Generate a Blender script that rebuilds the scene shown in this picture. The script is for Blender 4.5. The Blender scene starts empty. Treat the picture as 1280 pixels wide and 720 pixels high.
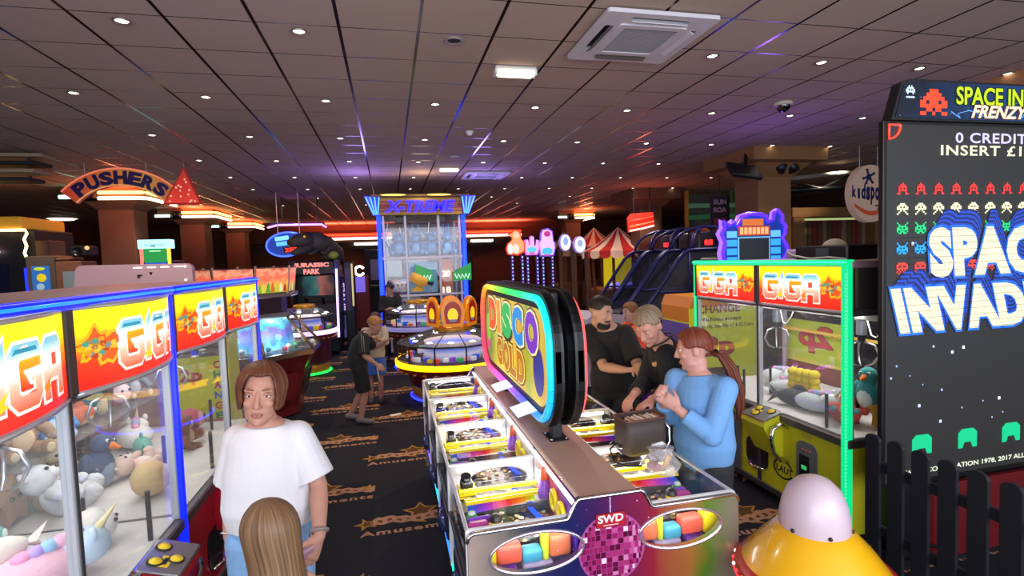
import bpy, bmesh, math, random
from mathutils import Vector, Matrix, Quaternion
random.seed(7)
SC = bpy.context.scene
COL = SC.collection
PI = math.pi

# ------------------------------------------------------------------ camera, light of the place, exposure
cam_d = bpy.data.cameras.new('camera'); cam = bpy.data.objects.new('camera', cam_d); COL.objects.link(cam)
cam_d.sensor_width = 36.0; cam_d.lens = 36.0 * 659.27 / 1280.0
cam_d.clip_start = 0.05; cam_d.clip_end = 200
_yaw, _pit, _rol = 0.2280, -0.0565, -0.0346
_f = Vector((math.sin(_yaw)*math.cos(_pit), math.cos(_yaw)*math.cos(_pit), math.sin(_pit)))
_r0 = Vector((math.cos(_yaw), -math.sin(_yaw), 0)); _u0 = _r0.cross(_f)
_r = _r0*math.cos(_rol) + _u0*math.sin(_rol); _u = -_r0*math.sin(_rol) + _u0*math.cos(_rol)
cam.matrix_world = Matrix(((_r.x, _u.x, -_f.x, 0), (_r.y, _u.y, -_f.y, 0), (_r.z, _u.z, -_f.z, 2.0), (0, 0, 0, 1)))
SC.camera = cam
SC.view_settings.view_transform = 'Standard'; SC.view_settings.look = 'None'
SC.view_settings.exposure = 0.0; SC.view_settings.gamma = 1.0; SC.view_settings.use_curve_mapping = False
SC.cycles.max_bounces = 8; SC.cycles.diffuse_bounces = 3; SC.cycles.glossy_bounces = 4
SC.cycles.transparent_max_bounces = 24; SC.cycles.sample_clamp_indirect = 4.0
SC.cycles.caustics_reflective = False; SC.cycles.caustics_refractive = False

# daylight comes in through the open shop front behind the camera
W = bpy.data.worlds.new('daylight'); SC.world = W; W.use_nodes = True
W.node_tree.nodes['Background'].inputs[0].default_value = (0.72, 0.84, 1.0, 1)
W.node_tree.nodes['Background'].inputs[1].default_value = 1.1

def lamp(kind, name, loc, energy, color=(1, 1, 1), size=0.1, size_y=None, rot=None, spot=None, parent=None):
    d = bpy.data.lights.new(name, kind); d.energy = energy*1.35; d.color = color
    if kind == 'AREA':
        d.size = size
        if size_y: d.shape = 'RECTANGLE'; d.size_y = size_y
    elif kind in ('POINT', 'SPOT'): d.shadow_soft_size = size
    if kind == 'SPOT' and spot: d.spot_size = spot; d.spot_blend = 0.6
    o = bpy.data.objects.new(name, d); COL.objects.link(o); o.location = loc
    if rot: o.rotation_euler = rot
    if parent: o.parent = parent
    return o
# open shop front: daylight, facing into the hall (+Y)
lamp('AREA', 'shopfront_daylight', (0.8, -2.2, 2.3), 330, (0.86, 0.9, 1.0), 9.0, 2.6, (math.radians(96), 0, 0))

# ------------------------------------------------------------------ helpers
def lin(h):
    if isinstance(h, str):
        h = h.lstrip('#'); c = [int(h[i:i+2], 16)/255 for i in (0, 2, 4)]
        return tuple(x/12.92 if x <= 0.04045 else ((x+0.055)/1.055)**2.4 for x in c)
    return tuple(h)
_MC = {}
def mat(color, rough=0.5, metal=0.0, emit=0.0, spec=0.5, coat=0.0, noise=0.0, nscale=20, bump=0.0, bscale=60, alpha=None, ecol=None, trans=0.0, sheen=0.0):
    key = (str(color), rough, metal, emit, spec, coat, noise, nscale, bump, bscale, ecol, trans, sheen)
    if key in _MC: return _MC[key]
    m = bpy.data.materials.new('m%d' % len(_MC)); m.use_nodes = True
    nt = m.node_tree; b = nt.nodes['Principled BSDF']; c = lin(color)
    b.inputs['Base Color'].default_value = (*c, 1); b.inputs['Roughness'].default_value = rough
    b.inputs['Metallic'].default_value = metal; b.inputs['Specular IOR Level'].default_value = spec
    b.inputs['Coat Weight'].default_value = coat; b.inputs['Coat Roughness'].default_value = 0.06
    if sheen: b.inputs['Sheen Weight'].default_value = sheen
    if trans: b.inputs['Transmission Weight'].default_value = trans
    if emit:
        b.inputs['Emission Color'].default_value = (*(lin(ecol) if ecol else c), 1); b.inputs['Emission Strength'].default_value = emit
    if noise or bump:
        tc = nt.nodes.new('ShaderNodeTexCoord')
    if noise:
        n = nt.nodes.new('ShaderNodeTexNoise'); n.inputs['Scale'].default_value = nscale; n.inputs['Detail'].default_value = 4
        nt.links.new(tc.outputs['Object'], n.inputs['Vector'])
        mx = nt.nodes.new('ShaderNodeMix'); mx.data_type = 'RGBA'
        mx.inputs[6].default_value = (*[x*(1-noise) for x in c], 1); mx.inputs[7].default_value = (*[min(1, x*(1+noise)) for x in c], 1)
        nt.links.new(n.outputs['Fac'], mx.inputs[0]); nt.links.new(mx.outputs[2], b.inputs['Base Color'])
    if bump:
        n2 = nt.nodes.new('ShaderNodeTexNoise'); n2.inputs['Scale'].default_value = bscale; n2.inputs['Detail'].default_value = 3
        nt.links.new(tc.outputs['Object'], n2.inputs['Vector'])
        bp = nt.nodes.new('ShaderNodeBump'); bp.inputs['Strength'].default_value = bump; bp.inputs['Distance'].default_value = 0.01
        nt.links.new(n2.outputs['Fac'], bp.inputs['Height']); nt.links.new(bp.outputs['Normal'], b.inputs['Normal'])
    if emit and emit < 30: m.cycles.emission_sampling = 'NONE'
    _MC[key] = m
    return m
def lit(color, s, sample=False):
    """something that gives off light: neon, LED strip, backlit print"""
    key = ('lit', str(color), s, sample)
    if key in _MC: return _MC[key]
    m = bpy.data.materials.new('lit%d' % len(_MC)); m.use_nodes = True; nt = m.node_tree
    b = nt.nodes['Principled BSDF']; c = lin(color)
    b.inputs['Base Color'].default_value = (*[0.3*x for x in c], 1); b.inputs['Roughness'].default_value = 0.35
    b.inputs['Emission Color'].default_value = (*c, 1); b.inputs['Emission Strength'].default_value = s
    m.cycles.emission_sampling = 'AUTO' if sample else 'NONE'
    _MC[key] = m; return m
def ramp_mat(axis, stops, lo, hi, emit=0.0, rough=0.4, extra=None, noise=0.0, nscale=6.0, constant=False):
    """printed colour gradient along an object axis; stops: [(pos, hex)]"""
    key = ('ramp', axis, tuple(stops), lo, hi, emit, rough, noise, nscale, constant)
    if key in _MC: return _MC[key]
    m = bpy.data.materials.new('print%d' % len(_MC)); m.use_nodes = True; nt = m.node_tree; b = nt.nodes['Principled BSDF']
    tc = nt.nodes.new('ShaderNodeTexCoord'); sp = nt.nodes.new('ShaderNodeSeparateXYZ'); nt.links.new(tc.outputs['Object'], sp.inputs[0])
    mr = nt.nodes.new('ShaderNodeMapRange'); mr.inputs[1].default_value = lo; mr.inputs[2].default_value = hi
    nt.links.new(sp.outputs[axis], mr.inputs[0])
    src = mr.outputs[0]
    if noise:
        n = nt.nodes.new('ShaderNodeTexNoise'); n.inputs['Scale'].default_value = nscale; n.inputs['Detail'].default_value = 5
        nt.links.new(tc.outputs['Object'], n.inputs['Vector'])
        a = nt.nodes.new('ShaderNodeMath'); a.operation = 'MULTIPLY_ADD'; a.inputs[1].default_value = noise*2; a.inputs[2].default_value = -noise
        nt.links.new(n.outputs['Fac'], a.inputs[0])
        s = nt.nodes.new('ShaderNodeMath'); s.operation = 'ADD'; nt.links.new(src, s.inputs[0]); nt.links.new(a.outputs[0], s.inputs[1]); src = s.outputs[0]
    cr = nt.nodes.new('ShaderNodeValToRGB'); nt.links.new(src, cr.inputs[0])
    el = cr.color_ramp.elements
    if constant: cr.color_ramp.interpolation = 'CONSTANT'
    while len(el) > 1: el.remove(el[-1])
    el[0].position = stops[0][0]; el[0].color = (*lin(stops[0][1]), 1)
    for p, h in stops[1:]:
        e = el.new(p); e.color = (*lin(h), 1)
    nt.links.new(cr.outputs[0], b.inputs['Base Color']); b.inputs['Roughness'].default_value = rough
    if emit:
        nt.links.new(cr.outputs[0], b.inputs['Emission Color']); b.inputs['Emission Strength'].default_value = emit
    m.cycles.emission_sampling = 'NONE'
    _MC[key] = m; return m
def glass_mat(tint=(1, 1, 1), haze=0.0, refl=1.0, name='glass'):
    key = (name, tint, haze, refl)
    if key in _MC: return _MC[key]
    m = bpy.data.materials.new(name); m.use_nodes = True; nt = m.node_tree; nt.nodes.clear()
    out = nt.nodes.new('ShaderNodeOutputMaterial'); tr = nt.nodes.new('ShaderNodeBsdfTransparent'); tr.inputs[0].default_value = (*tint, 1)
    gl = nt.nodes.new('ShaderNodeBsdfGlossy'); gl.inputs['Roughness'].default_value = 0.02
    lw = nt.nodes.new('ShaderNodeLayerWeight'); lw.inputs[0].default_value = 0.5
    pw = nt.nodes.new('ShaderNodeMath'); pw.operation = 'POWER'; pw.inputs[1].default_value = 5.0; nt.links.new(lw.outputs['Facing'], pw.inputs[0])
    mm = nt.nodes.new('ShaderNodeMath'); mm.operation = 'MULTIPLY_ADD'; mm.inputs[1].default_value = 0.6*refl; mm.inputs[2].default_value = 0.03*refl; mm.use_clamp = True
    nt.links.new(pw.outputs[0], mm.inputs[0])
    mx = nt.nodes.new('ShaderNodeMixShader'); nt.links.new(mm.outputs[0], mx.inputs[0]); nt.links.new(gl.outputs[0], mx.inputs[2])
    base = tr.outputs[0]
    if haze:
        df = nt.nodes.new('ShaderNodeBsdfDiffuse'); df.inputs[0].default_value = (0.8, 0.82, 0.85, 1)
        m2 = nt.nodes.new('ShaderNodeMixShader'); m2.inputs[0].default_value = haze
        nt.links.new(base, m2.inputs[1]); nt.links.new(df.outputs[0], m2.inputs[2]); base = m2.outputs[0]
    nt.links.new(base, mx.inputs[1]); nt.links.new(mx.outputs[0], out.inputs[0])
    _MC[key] = m; return m
GLASS = glass_mat()
GLASSH = glass_mat((0.97, 0.99, 1.0), 0.07, 1.0, 'milky_haze_glass')  # white haze in the mix stands in for milky reflections on the panes

def frame(o, x, y):
    """matrix with origin o, axes x, y and the normal x cross y"""
    o = Vector(o); x = Vector(x).normalized(); y = Vector(y); y = (y - x*y.dot(x)).normalized(); z = x.cross(y)
    return Matrix(((x.x, y.x, z.x, o.x), (x.y, y.y, z.y, o.y), (x.z, y.z, z.z, o.z), (0, 0, 0, 1)))
I4 = Matrix.Identity(4)
_TXT = {}
def text_geo(s, bold, shear, spacing):
    key = (s, bold, shear, spacing)
    if key not in _TXT:
        cu = bpy.data.curves.new('t', 'FONT'); cu.body = s; cu.size = 1; cu.offset = bold; cu.shear = shear; cu.space_character = spacing
        cu.fill_mode = 'BOTH'; cu.resolution_u = 3
        ob = bpy.data.objects.new('t', cu); me = ob.to_mesh()
        vs = [tuple(v.co) for v in me.vertices]; fs = [tuple(p.vertices) for p in me.polygons]
        ob.to_mesh_clear(); bpy.data.objects.remove(ob); bpy.data.curves.remove(cu)
        _TXT[key] = (vs, fs)
    return _TXT[key]

class MB:
    def __init__(s): s.v = []; s.f = []; s.mi = []; s.sm = []; s.mats = []; s.uv = None
    def slot(s, m):
        if m not in s.mats: s.mats.append(m)
        return s.mats.index(m)
    def add(s, vs, fs, m, M=None, smooth=False):
        b = len(s.v); k = s.slot(m)
        for v in vs:
            v = Vector(v)
            s.v.append(M @ v if M else v)
        for f in fs: s.f.append([b+i for i in f]); s.mi.append(k); s.sm.append(smooth)
        return s
    def box(s, c, d, m, b=0.0, M=None, seg=1):
        x, y, z = d[0]/2, d[1]/2, d[2]/2
        if b:
            bm = bmesh.new(); bmesh.ops.create_cube(bm, size=1)
            for v in bm.verts: v.co = Vector((v.co.x*d[0]+c[0], v.co.y*d[1]+c[1], v.co.z*d[2]+c[2]))
            bmesh.ops.bevel(bm, geom=bm.edges[:], offset=min(b, 0.49*min(d)), segments=seg, affect='EDGES', profile=0.5)
            vs = [v.co.copy() for v in bm.verts]; bm.verts.index_update(); fs = [[v.index for v in f.verts] for f in bm.faces]; bm.free()
            return s.add(vs, fs, m, M, seg > 1)
        vs = [(c[0]+i*x, c[1]+j*y, c[2]+k*z) for i in (-1, 1) for j in (-1, 1) for k in (-1, 1)]
        return s.add(vs, [(0, 1, 3, 2), (4, 6, 7, 5), (0, 4, 5, 1), (2, 3, 7, 6), (0, 2, 6, 4), (1, 5, 7, 3)], m, M)
    def b2(s, p, q, m, b=0.0, M=None, seg=1):
        return s.box([(p[i]+q[i])/2 for i in range(3)], [abs(q[i]-p[i]) for i in range(3)], m, b, M, seg)
    def prism(s, poly, h, m, M=None, m_side=None, smooth=False):
        """poly in xy, from z=0 to z=h"""
        n = len(poly); vs = [(x, y, 0) for x, y in poly] + [(x, y, h) for x, y in poly]
        s.add(vs, [tuple(range(n, 2*n)), tuple(range(n-1, -1, -1))], m, M)
        return s.add(vs, [(i, (i+1) % n, n+(i+1) % n, n+i) for i in range(n)], m_side or m, M, smooth)
    def tube(s, path, r, m, n=8, closed=False, M=None, caps=True):
        P = [Vector(p) for p in path]; k = len(P); R = r if isinstance(r, (list, tuple)) else [r]*k
        T = []
        for i in range(k):
            a = P[(i-1) % k] if (closed or i > 0) else P[i]; c = P[(i+1) % k] if (closed or i < k-1) else P[i]
            t = (c-a); T.append(t.normalized() if t.length > 1e-9 else Vector((0, 0, 1)))
        u = T[0].orthogonal().normalized(); vs = []
        for i in range(k):
            u = (u - T[i]*u.dot(T[i]));
            u = u.normalized() if u.length > 1e-6 else T[i].orthogonal().normalized()
            w = T[i].cross(u)
            for j in range(n):
                a = 2*PI*j/n; vs.append(P[i] + (u*math.cos(a)+w*math.sin(a))*R[i])
        fs = []
        for i in range(k if closed else k-1):
            i2 = (i+1) % k
            for j in range(n): fs.append((i*n+j, i*n+(j+1) % n, i2*n+(j+1) % n, i2*n+j))
        if not closed and caps: fs += [tuple(range(n-1, -1, -1)), tuple((k-1)*n+j for j in range(n))]
        return s.add(vs, fs, m, M, True)
    def cyl(s, p, q, r, m, n=16, r2=None, M=None, smooth=True):
        p = Vector(p); q = Vector(q); t = (q-p).normalized(); u = t.orthogonal().normalized(); w = t.cross(u); r2 = r if r2 is None else r2
        vs = [p+(u*math.cos(2*PI*j/n)+w*math.sin(2*PI*j/n))*r for j in range(n)] + [q+(u*math.cos(2*PI*j/n)+w*math.sin(2*PI*j/n))*r2 for j in range(n)]
        s.add(vs, [(j, (j+1) % n, n+(j+1) % n, n+j) for j in range(n)], m, M, smooth)
        return s.add(vs, [tuple(range(n-1, -1, -1)), tuple(range(n, 2*n))], m, M)
    def lathe(s, prof, m, n=32, M=None, smooth=True, a0=0.0, a1=2*PI, sx=1.0, sy=1.0):
        full = abs(a1-a0-2*PI) < 1e-6; k = n if full else n+1; vs = []
        for r, z in prof:
            for j in range(k):
                a = a0+(a1-a0)*j/n; vs.append((r*math.cos(a)*sx, r*math.sin(a)*sy, z))
        fs = [(i*k+j, i*k+(j+1) % k, (i+1)*k+(j+1) % k, (i+1)*k+j) for i in range(len(prof)-1) for j in range(n)]
        return s.add(vs, fs, m, M, smooth)
    def ell(s, c, r, m, M=None, nu=16, nv=10):
        if not isinstance(r, (tuple, list)): r = (r, r, r)
        vs = [(c[0], c[1], c[2]+r[2])]
        for i in range(1, nv):
            th = PI*i/nv
            for j in range(nu):
                a = 2*PI*j/nu; vs.append((c[0]+r[0]*math.sin(th)*math.cos(a), c[1]+r[1]*math.sin(th)*math.sin(a), c[2]+r[2]*math.cos(th)))
        vs.append((c[0], c[1], c[2]-r[2])); L = len(vs)-1
        fs = [(0, 1+j, 1+(j+1) % nu) for j in range(nu)]
        fs += [(1+i*nu+j, 1+(i+1)*nu+j, 1+(i+1)*nu+(j+1) % nu, 1+i*nu+(j+1) % nu) for i in range(nv-2) for j in range(nu)]
        fs += [(L, 1+(nv-2)*nu+(j+1) % nu, 1+(nv-2)*nu+j) for j in range(nu)]
        return s.add(vs, fs, m, M, True)
    def loft(s, rings, m, M=None, cap=True, smooth=True):
        n = len(rings[0]); vs = [p for r in rings for p in r]
        fs = [(i*n+j, i*n+(j+1) % n, (i+1)*n+(j+1) % n, (i+1)*n+j) for i in range(len(rings)-1) for j in range(n)]
        if cap: fs += [tuple(range(n-1, -1, -1)), tuple((len(rings)-1)*n+j for j in range(n))]
        return s.add(vs, fs, m, M, smooth)
    def text(s, t, w, h, m, M, bold=0.0, shear=0.0, z=0.0, spacing=1.0, keep=False):
        """text fitted into a w x h box centred on M's origin, in M's xy plane"""
        vs, fs = text_geo(t, bold, shear, spacing)
        if not vs: return s
        x0 = min(v[0] for v in vs); x1 = max(v[0] for v in vs); y0 = min(v[1] for v in vs); y1 = max(v[1] for v in vs)
        kx = w/(x1-x0); ky = h/(y1-y0)
        if keep: kx = ky = min(kx, ky)
        return s.add([((v[0]-(x0+x1)/2)*kx, (v[1]-(y0+y1)/2)*ky, z) for v in vs], fs, m, M)
    def build(s, name, parent=None, label=None, bevel=0, sub=0, loc=None):
        me = bpy.data.meshes.new(name); me.from_pydata([tuple(v) for v in s.v], [], s.f)
        for m in s.mats: me.materials.append(m)
        me.polygons.foreach_set('material_index', s.mi); me.polygons.foreach_set('use_smooth', s.sm)
        me.update(); o = bpy.data.objects.new(name, me); COL.objects.link(o)
        if parent: o.parent = parent
        if loc: o.location = loc
        if label: o['label'] = label
        if bevel:
            md = o.modifiers.new('bevel', 'BEVEL'); md.width = bevel; md.segments = 2; md.limit_method = 'ANGLE'
        if sub:
            md = o.modifiers.new('sub', 'SUBSURF'); md.levels = sub; md.render_levels = sub
        return o
def tag(o, label, cat, group=None):
    o['label'] = label; o['category'] = cat
    if group: o['group'] = group
    return o
def thing(name, label, cat, loc=(0, 0, 0), rz=0.0, group=None):
    o = bpy.data.objects.new(name, None); COL.objects.link(o); o.location = loc; o.rotation_euler = (0, 0, rz); o.empty_display_size = 0.1
    return tag(o, label, cat, group)
def struct(o): o['kind'] = 'structure'; return o
def stuff(o): o['kind'] = 'stuff'; return o
def dup(root, loc=None, rz=None, label=None):
    r = root.copy(); COL.objects.link(r)
    if loc is not None: r.location = loc
    if rz is not None: r.rotation_euler = (0, 0, rz)
    if label: r['label'] = label
    for ch in list(root.children):
        c = ch.copy(); COL.objects.link(c); c.parent = r
        for g in list(ch.children):
            d = g.copy(); COL.objects.link(d); d.parent = c
    return r
def rot(a): return Matrix.Rotation(a, 4, 'Z')
def TR(x, y, z): return Matrix.Translation((x, y, z))
def star(cx, cy, r, k=0.42, n=5, a=PI/2):
    return [(cx+(r if i % 2 == 0 else r*k)*math.cos(a+PI*i/n), cy+(r if i % 2 == 0 else r*k)*math.sin(a+PI*i/n)) for i in range(2*n)]
def rrect(w, h, r, n=6, cx=0, cy=0):
    p = []
    for (x, y, a0) in ((w/2-r, h/2-r, 0), (-w/2+r, h/2-r, PI/2), (-w/2+r, -h/2+r, PI), (w/2-r, -h/2+r, 1.5*PI)):
        for i in range(n+1):
            a = a0+PI/2*i/n; p.append((cx+x+r*math.cos(a), cy+y+r*math.sin(a)))
    return p
def oval(a, b, n=28, cx=0, cy=0): return [(cx+a*math.cos(2*PI*i/n), cy+b*math.sin(2*PI*i/n)) for i in range(n)]
def plate_with_holes(outer, holes, t):
    """flat plate with holes in xy, thickness t in z: (verts, faces)"""
    cu = bpy.data.curves.new('pl', 'CURVE'); cu.dimensions = '2D'; cu.fill_mode = 'BOTH'; cu.extrude = t/2
    for poly in [outer]+holes:
        sp = cu.splines.new('POLY'); sp.points.add(len(poly)-1); sp.use_cyclic_u = True
        for i, (x, y) in enumerate(poly): sp.points[i].co = (x, y, 0, 1)
    ob = bpy.data.objects.new('pl', cu); me = ob.to_mesh()
    vs = [tuple(v.co) for v in me.vertices]; fs = [tuple(p.vertices) for p in me.polygons]
    ob.to_mesh_clear(); bpy.data.objects.remove(ob); bpy.data.curves.remove(cu)
    return vs, fs
# common materials
BLACK = mat('#0c0c0e', 0.45); BLACKM = mat('#141416', 0.3, 0.2); DGREY = mat('#3a3a3d', 0.45, 0.3); STEEL = mat('#b4b8bc', 0.28, 0.9)
CHROME = mat('#e6e6ea', 0.08, 1.0); WHITE = mat('#dedede', 0.5); ALU = mat('#c9ccd0', 0.35, 0.6); YEL = mat('#e8c81c', 0.4)
BRZ = mat('#6b5a55', 0.4, 0.6)
# ------------------------------------------------------------------ the room
CEIL = 3.81
def carpet_mat():
    m = mat('#1e1e25', 0.95, 0, 0, 0.2, 0, 0.35, 90, 0.25, 300); return m
def build_floor():
    b = MB(); b.b2((-13, -3, -0.1), (14, 26, 0), carpet_mat())
    gold = mat('#a3763c', 0.95, spec=0.1, noise=0.2, nscale=60); tan = mat('#a87c62', 0.95, spec=0.1, noise=0.2, nscale=60); dk = mat('#5e3f22', 0.95, spec=0.1, noise=0.2, nscale=60)
    def motif(cx, cy):
        M = TR(cx, cy, 0.0015)
        # outlined stars, a twisting ribbon of script, and the word below in wide letters
        b.add([(x, y, 0) for x, y in star(0.08, 0.11, 0.155, 0.5)], [tuple(range(10))], gold, M)
        b.add([(x, y, 0.0004) for x, y in star(0.08, 0.11, 0.115, 0.5)], [tuple(range(10))], dk, M)
        b.add([(x, y, 0.0008) for x, y in star(-0.34, 0.0, 0.10, 0.4, 5, PI)], [tuple(range(10))], gold, M)
        b.add([(x, y, 0.0012) for x, y in star(-0.335, 0.0, 0.055, 0.4, 5, PI)], [tuple(range(10))], dk, M)
        n = 22
        for lo, hi, mm, z in ((-0.045, 0.065, tan, 0.001), (-0.012, 0.02, dk, 0.0016)):
            up = [(-0.29+0.80*i/n, hi+0.012*math.sin(i*2.1)+0.022*math.sin(i*0.55), z) for i in range(n+1)]
            dn = [(-0.29+0.80*i/n, lo+0.014*math.sin(i*1.7+1)+0.016*math.sin(i*0.5), z) for i in range(n+1)]
            if mm is dk:
                for i in range(1, n-1, 2): b.add([up[i], up[i+1], dn[i+1], dn[i]][::-1], [(0, 1, 2, 3)], mm, M)
            else: b.add(up+dn, [(n+1+i, n+2+i, i+1, i) for i in range(n)], mm, M)
        b.add([(0.09, -0.055, 0.002), (0.12, -0.10, 0.002), (0.02, -0.06, 0.002)], [(0, 2, 1)], gold, M)
        b.add([(x, y, 0.0014) for x, y in star(0.45, 0.03, 0.075, 0.4, 5, 0)], [tuple(range(10))], gold, M)
        b.text('Amusements', 0.88, 0.075, tan, M @ TR(0.06, -0.155, 0.001), bold=0.03, spacing=1.15)
    for i in range(-6, 7):
        for j in range(-2, 16):
            y = (4.1 if i % 2 == 0 else 4.75) + 1.405*j
            if -2.5 < y < 24 : motif(0.08+0.8*i, y)
    return struct(b.build('floor'))
build_floor()

def ceil_mat():
    m = bpy.data.materials.new('ceiling_tiles'); m.use_nodes = True; nt = m.node_tree; b = nt.nodes['Principled BSDF']
    tc = nt.nodes.new('ShaderNodeTexCoord'); sp = nt.nodes.new('ShaderNodeSeparateXYZ'); nt.links.new(tc.outputs['Object'], sp.inputs[0])
    def math_(op, a, v=None, c=None):
        n = nt.nodes.new('ShaderNodeMath'); n.operation = op
        if hasattr(a, 'links'): nt.links.new(a, n.inputs[0])
        else: n.inputs[0].default_value = a
        if v is not None:
            if hasattr(v, 'links'): nt.links.new(v, n.inputs[1])
            else: n.inputs[1].default_value = v
        return n.outputs[0]
    def strip(out, off, half):
        a = math_('ADD', out, off+60.0); a = math_('DIVIDE', a, 0.6); a = math_('FRACT', a); a = math_('SUBTRACT', a, 0.5); a = math_('ABSOLUTE', a)
        return math_('GREATER_THAN', a, 0.5-half/0.6)
    sx = strip(sp.outputs[0], -0.314, 0.013); sy = strip(sp.outputs[1], -0.12, 0.006)
    mk = math_('MAXIMUM', sx, sy)
    nz = nt.nodes.new('ShaderNodeTexNoise'); nz.inputs['Scale'].default_value = 0.6; nt.links.new(tc.outputs['Object'], nz.inputs['Vector'])
    nf = nt.nodes.new('ShaderNodeTexNoise'); nf.inputs['Scale'].default_value = 120; nt.links.new(tc.outputs['Object'], nf.inputs['Vector'])
    t1 = nt.nodes.new('ShaderNodeMix'); t1.data_type = 'RGBA'; t1.inputs[6].default_value = (*lin('#ac978c'), 1); t1.inputs[7].default_value = (*lin('#bba599'), 1)
    nt.links.new(nz.outputs['Fac'], t1.inputs[0])
    mx = nt.nodes.new('ShaderNodeMix'); mx.data_type = 'RGBA'; nt.links.new(mk, mx.inputs[0]); nt.links.new(t1.outputs[2], mx.inputs[6]); mx.inputs[7].default_value = (*lin('#5a5052'), 1)
    nt.links.new(mx.outputs[2], b.inputs['Base Color']); nt.links.new(mk, b.inputs['Metallic'])
    r = math_('MULTIPLY', mk, -0.72); r = math_('ADD', r, 0.86); nt.links.new(r, b.inputs['Roughness'])
    b.inputs['Specular IOR Level'].default_value = 0.15
    bp = nt.nodes.new('ShaderNodeBump'); bp.inputs['Strength'].default_value = 0.1; bp.inputs['Distance'].default_value = 0.004
    nt.links.new(nf.outputs['Fac'], bp.inputs['Height']); nt.links.new(bp.outputs['Normal'], b.inputs['Normal'])
    return m
b = MB(); b.b2((-13, -3, CEIL), (14, 26, CEIL+0.1), ceil_mat()); struct(b.build('ceiling'))
WALL = mat('#6a4632', 0.8, noise=0.15, nscale=3)
b = MB(); b.b2((-13, 26, 0), (14, 26.2, CEIL), WALL); struct(b.build('wall_back'))
b = MB(); b.b2((-11.2, -3, 0), (-11, 26, CEIL), mat('#5a3a30', 0.8, noise=0.2, nscale=2)); struct(b.build('wall_left'))
b = MB(); b.b2((14, -3, 0), (14.2, 26, CEIL), mat('#2a241c', 0.8, noise=0.2, nscale=2)); struct(b.build('wall_right'))
# bulkhead where the tiled ceiling ends on the right
b = MB(); b.b2((6.62, 2.2, 3.55), (9.5, 4.85, CEIL), mat('#9a6c44', 0.7)); struct(b.build('trim_1'))

BR = mat('#6b4a38', 0.75, noise=0.1, nscale=4); OCH = mat('#8a6236', 0.7, noise=0.1, nscale=4)
RED_N = lit('#ff3a1c', 5.0, True); YEL_N = lit('#ffc060', 5.0); GRN_N = lit('#b8ffe0', 3.0); WARM_N = lit('#ffe9c4', 4.0)
def column(x, y, w, ztop, m, neon, flare=0.42):
    """square column with a flared head up to the ceiling"""
    b = MB(); h = w/2
    b.b2((x-h, y-h, 0), (x+h, y+h, ztop), m, 0.01)
    def ring(k, z): return [(x-k, y-k, z), (x+k, y-k, z), (x+k, y+k, z), (x-k, y+k, z)]
    k1 = h+flare*0.55; k2 = h+flare
    b.loft([ring(h, ztop-0.03), ring(k1, ztop+0.2), ring(k2, ztop+0.22), ring(k2, CEIL)], m, smooth=False)
    b.b2((x-h-0.02, y-h-0.02, 0), (x+h+0.02, y+h+0.02, 0.14), mat('#2a1c16', 0.6))
    o = struct(b.build('column'))
    return o
def column_neon(x, y, w, z, label, red_len=1.0):
    k = w/2+0.46
    t = thing('neon_cove_light', label, 'neon light', (x, y, z))
    b = MB(); b.tube([(-0.1, -k, 0.07), (k-0.12, -k, 0.07), (k, -k+0.12, 0.07), (k, k, 0.07)], 0.035, YEL_N); b.build('upper_tube', t)
    b = MB(); b.tube([(-0.1, -k, -0.05), (k-0.12, -k, -0.05), (k, -k+0.12, -0.05), (k, k, -0.05)], 0.035, WARM_N); b.build('lower_tube', t)
    b = MB(); b.tube([(-k, -k, -0.02), (-0.42, -k, -0.02)], 0.04, GRN_N); b.build('green_tube', t)
    b = MB()
    for dx in (-0.29, -0.18): b.lathe([(0, 0.08), (0.05, 0.07), (0.065, 0.0), (0.08, -0.09), (0.0, -0.09)], BLACK, 12, TR(dx, -k-0.02, 0) @ Matrix.Rotation(0.5 if dx < -0.2 else -0.4, 4, 'X'))
    b.tube([(-0.35, -k, 0.1), (-0.12, -k, 0.1)], 0.02, BLACK); b.build('spotlight', t)
    b = MB(); b.tube([(-0.1, -k+0.03, 0.2), (k-0.05, -k+0.03, 0.2), (k-0.03, k, 0.2)], 0.03, RED_N); b.build('red_tube', t)
    lamp('POINT', 'neon_glow', (x+0.3, y-k-0.25, z+0.15), 45, (1.0, 0.16, 0.06), 0.25)
    return t
for (x, y, i) in ((-5.75, 13.6, 'nearest'), (-5.75, 18.2, 'second'), (-5.75, 22.8, 'farthest')):
    column(x, y, 0.68, 3.38, BR, True); column_neon(x, y, 0.68, 3.6, 'red, amber and green neon tubes around the %s brown column on the left' % i)
column(7.05, 8.85, 0.7, 3.36, OCH, False)
column(7.35, 14.2, 0.62, 3.3, BR, True); column(7.3, 20.5, 0.62, 3.35, BR, True); column_neon(7.3, 20.5, 0.62, 3.55, 'amber and green neon tubes around the far right column')
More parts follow.
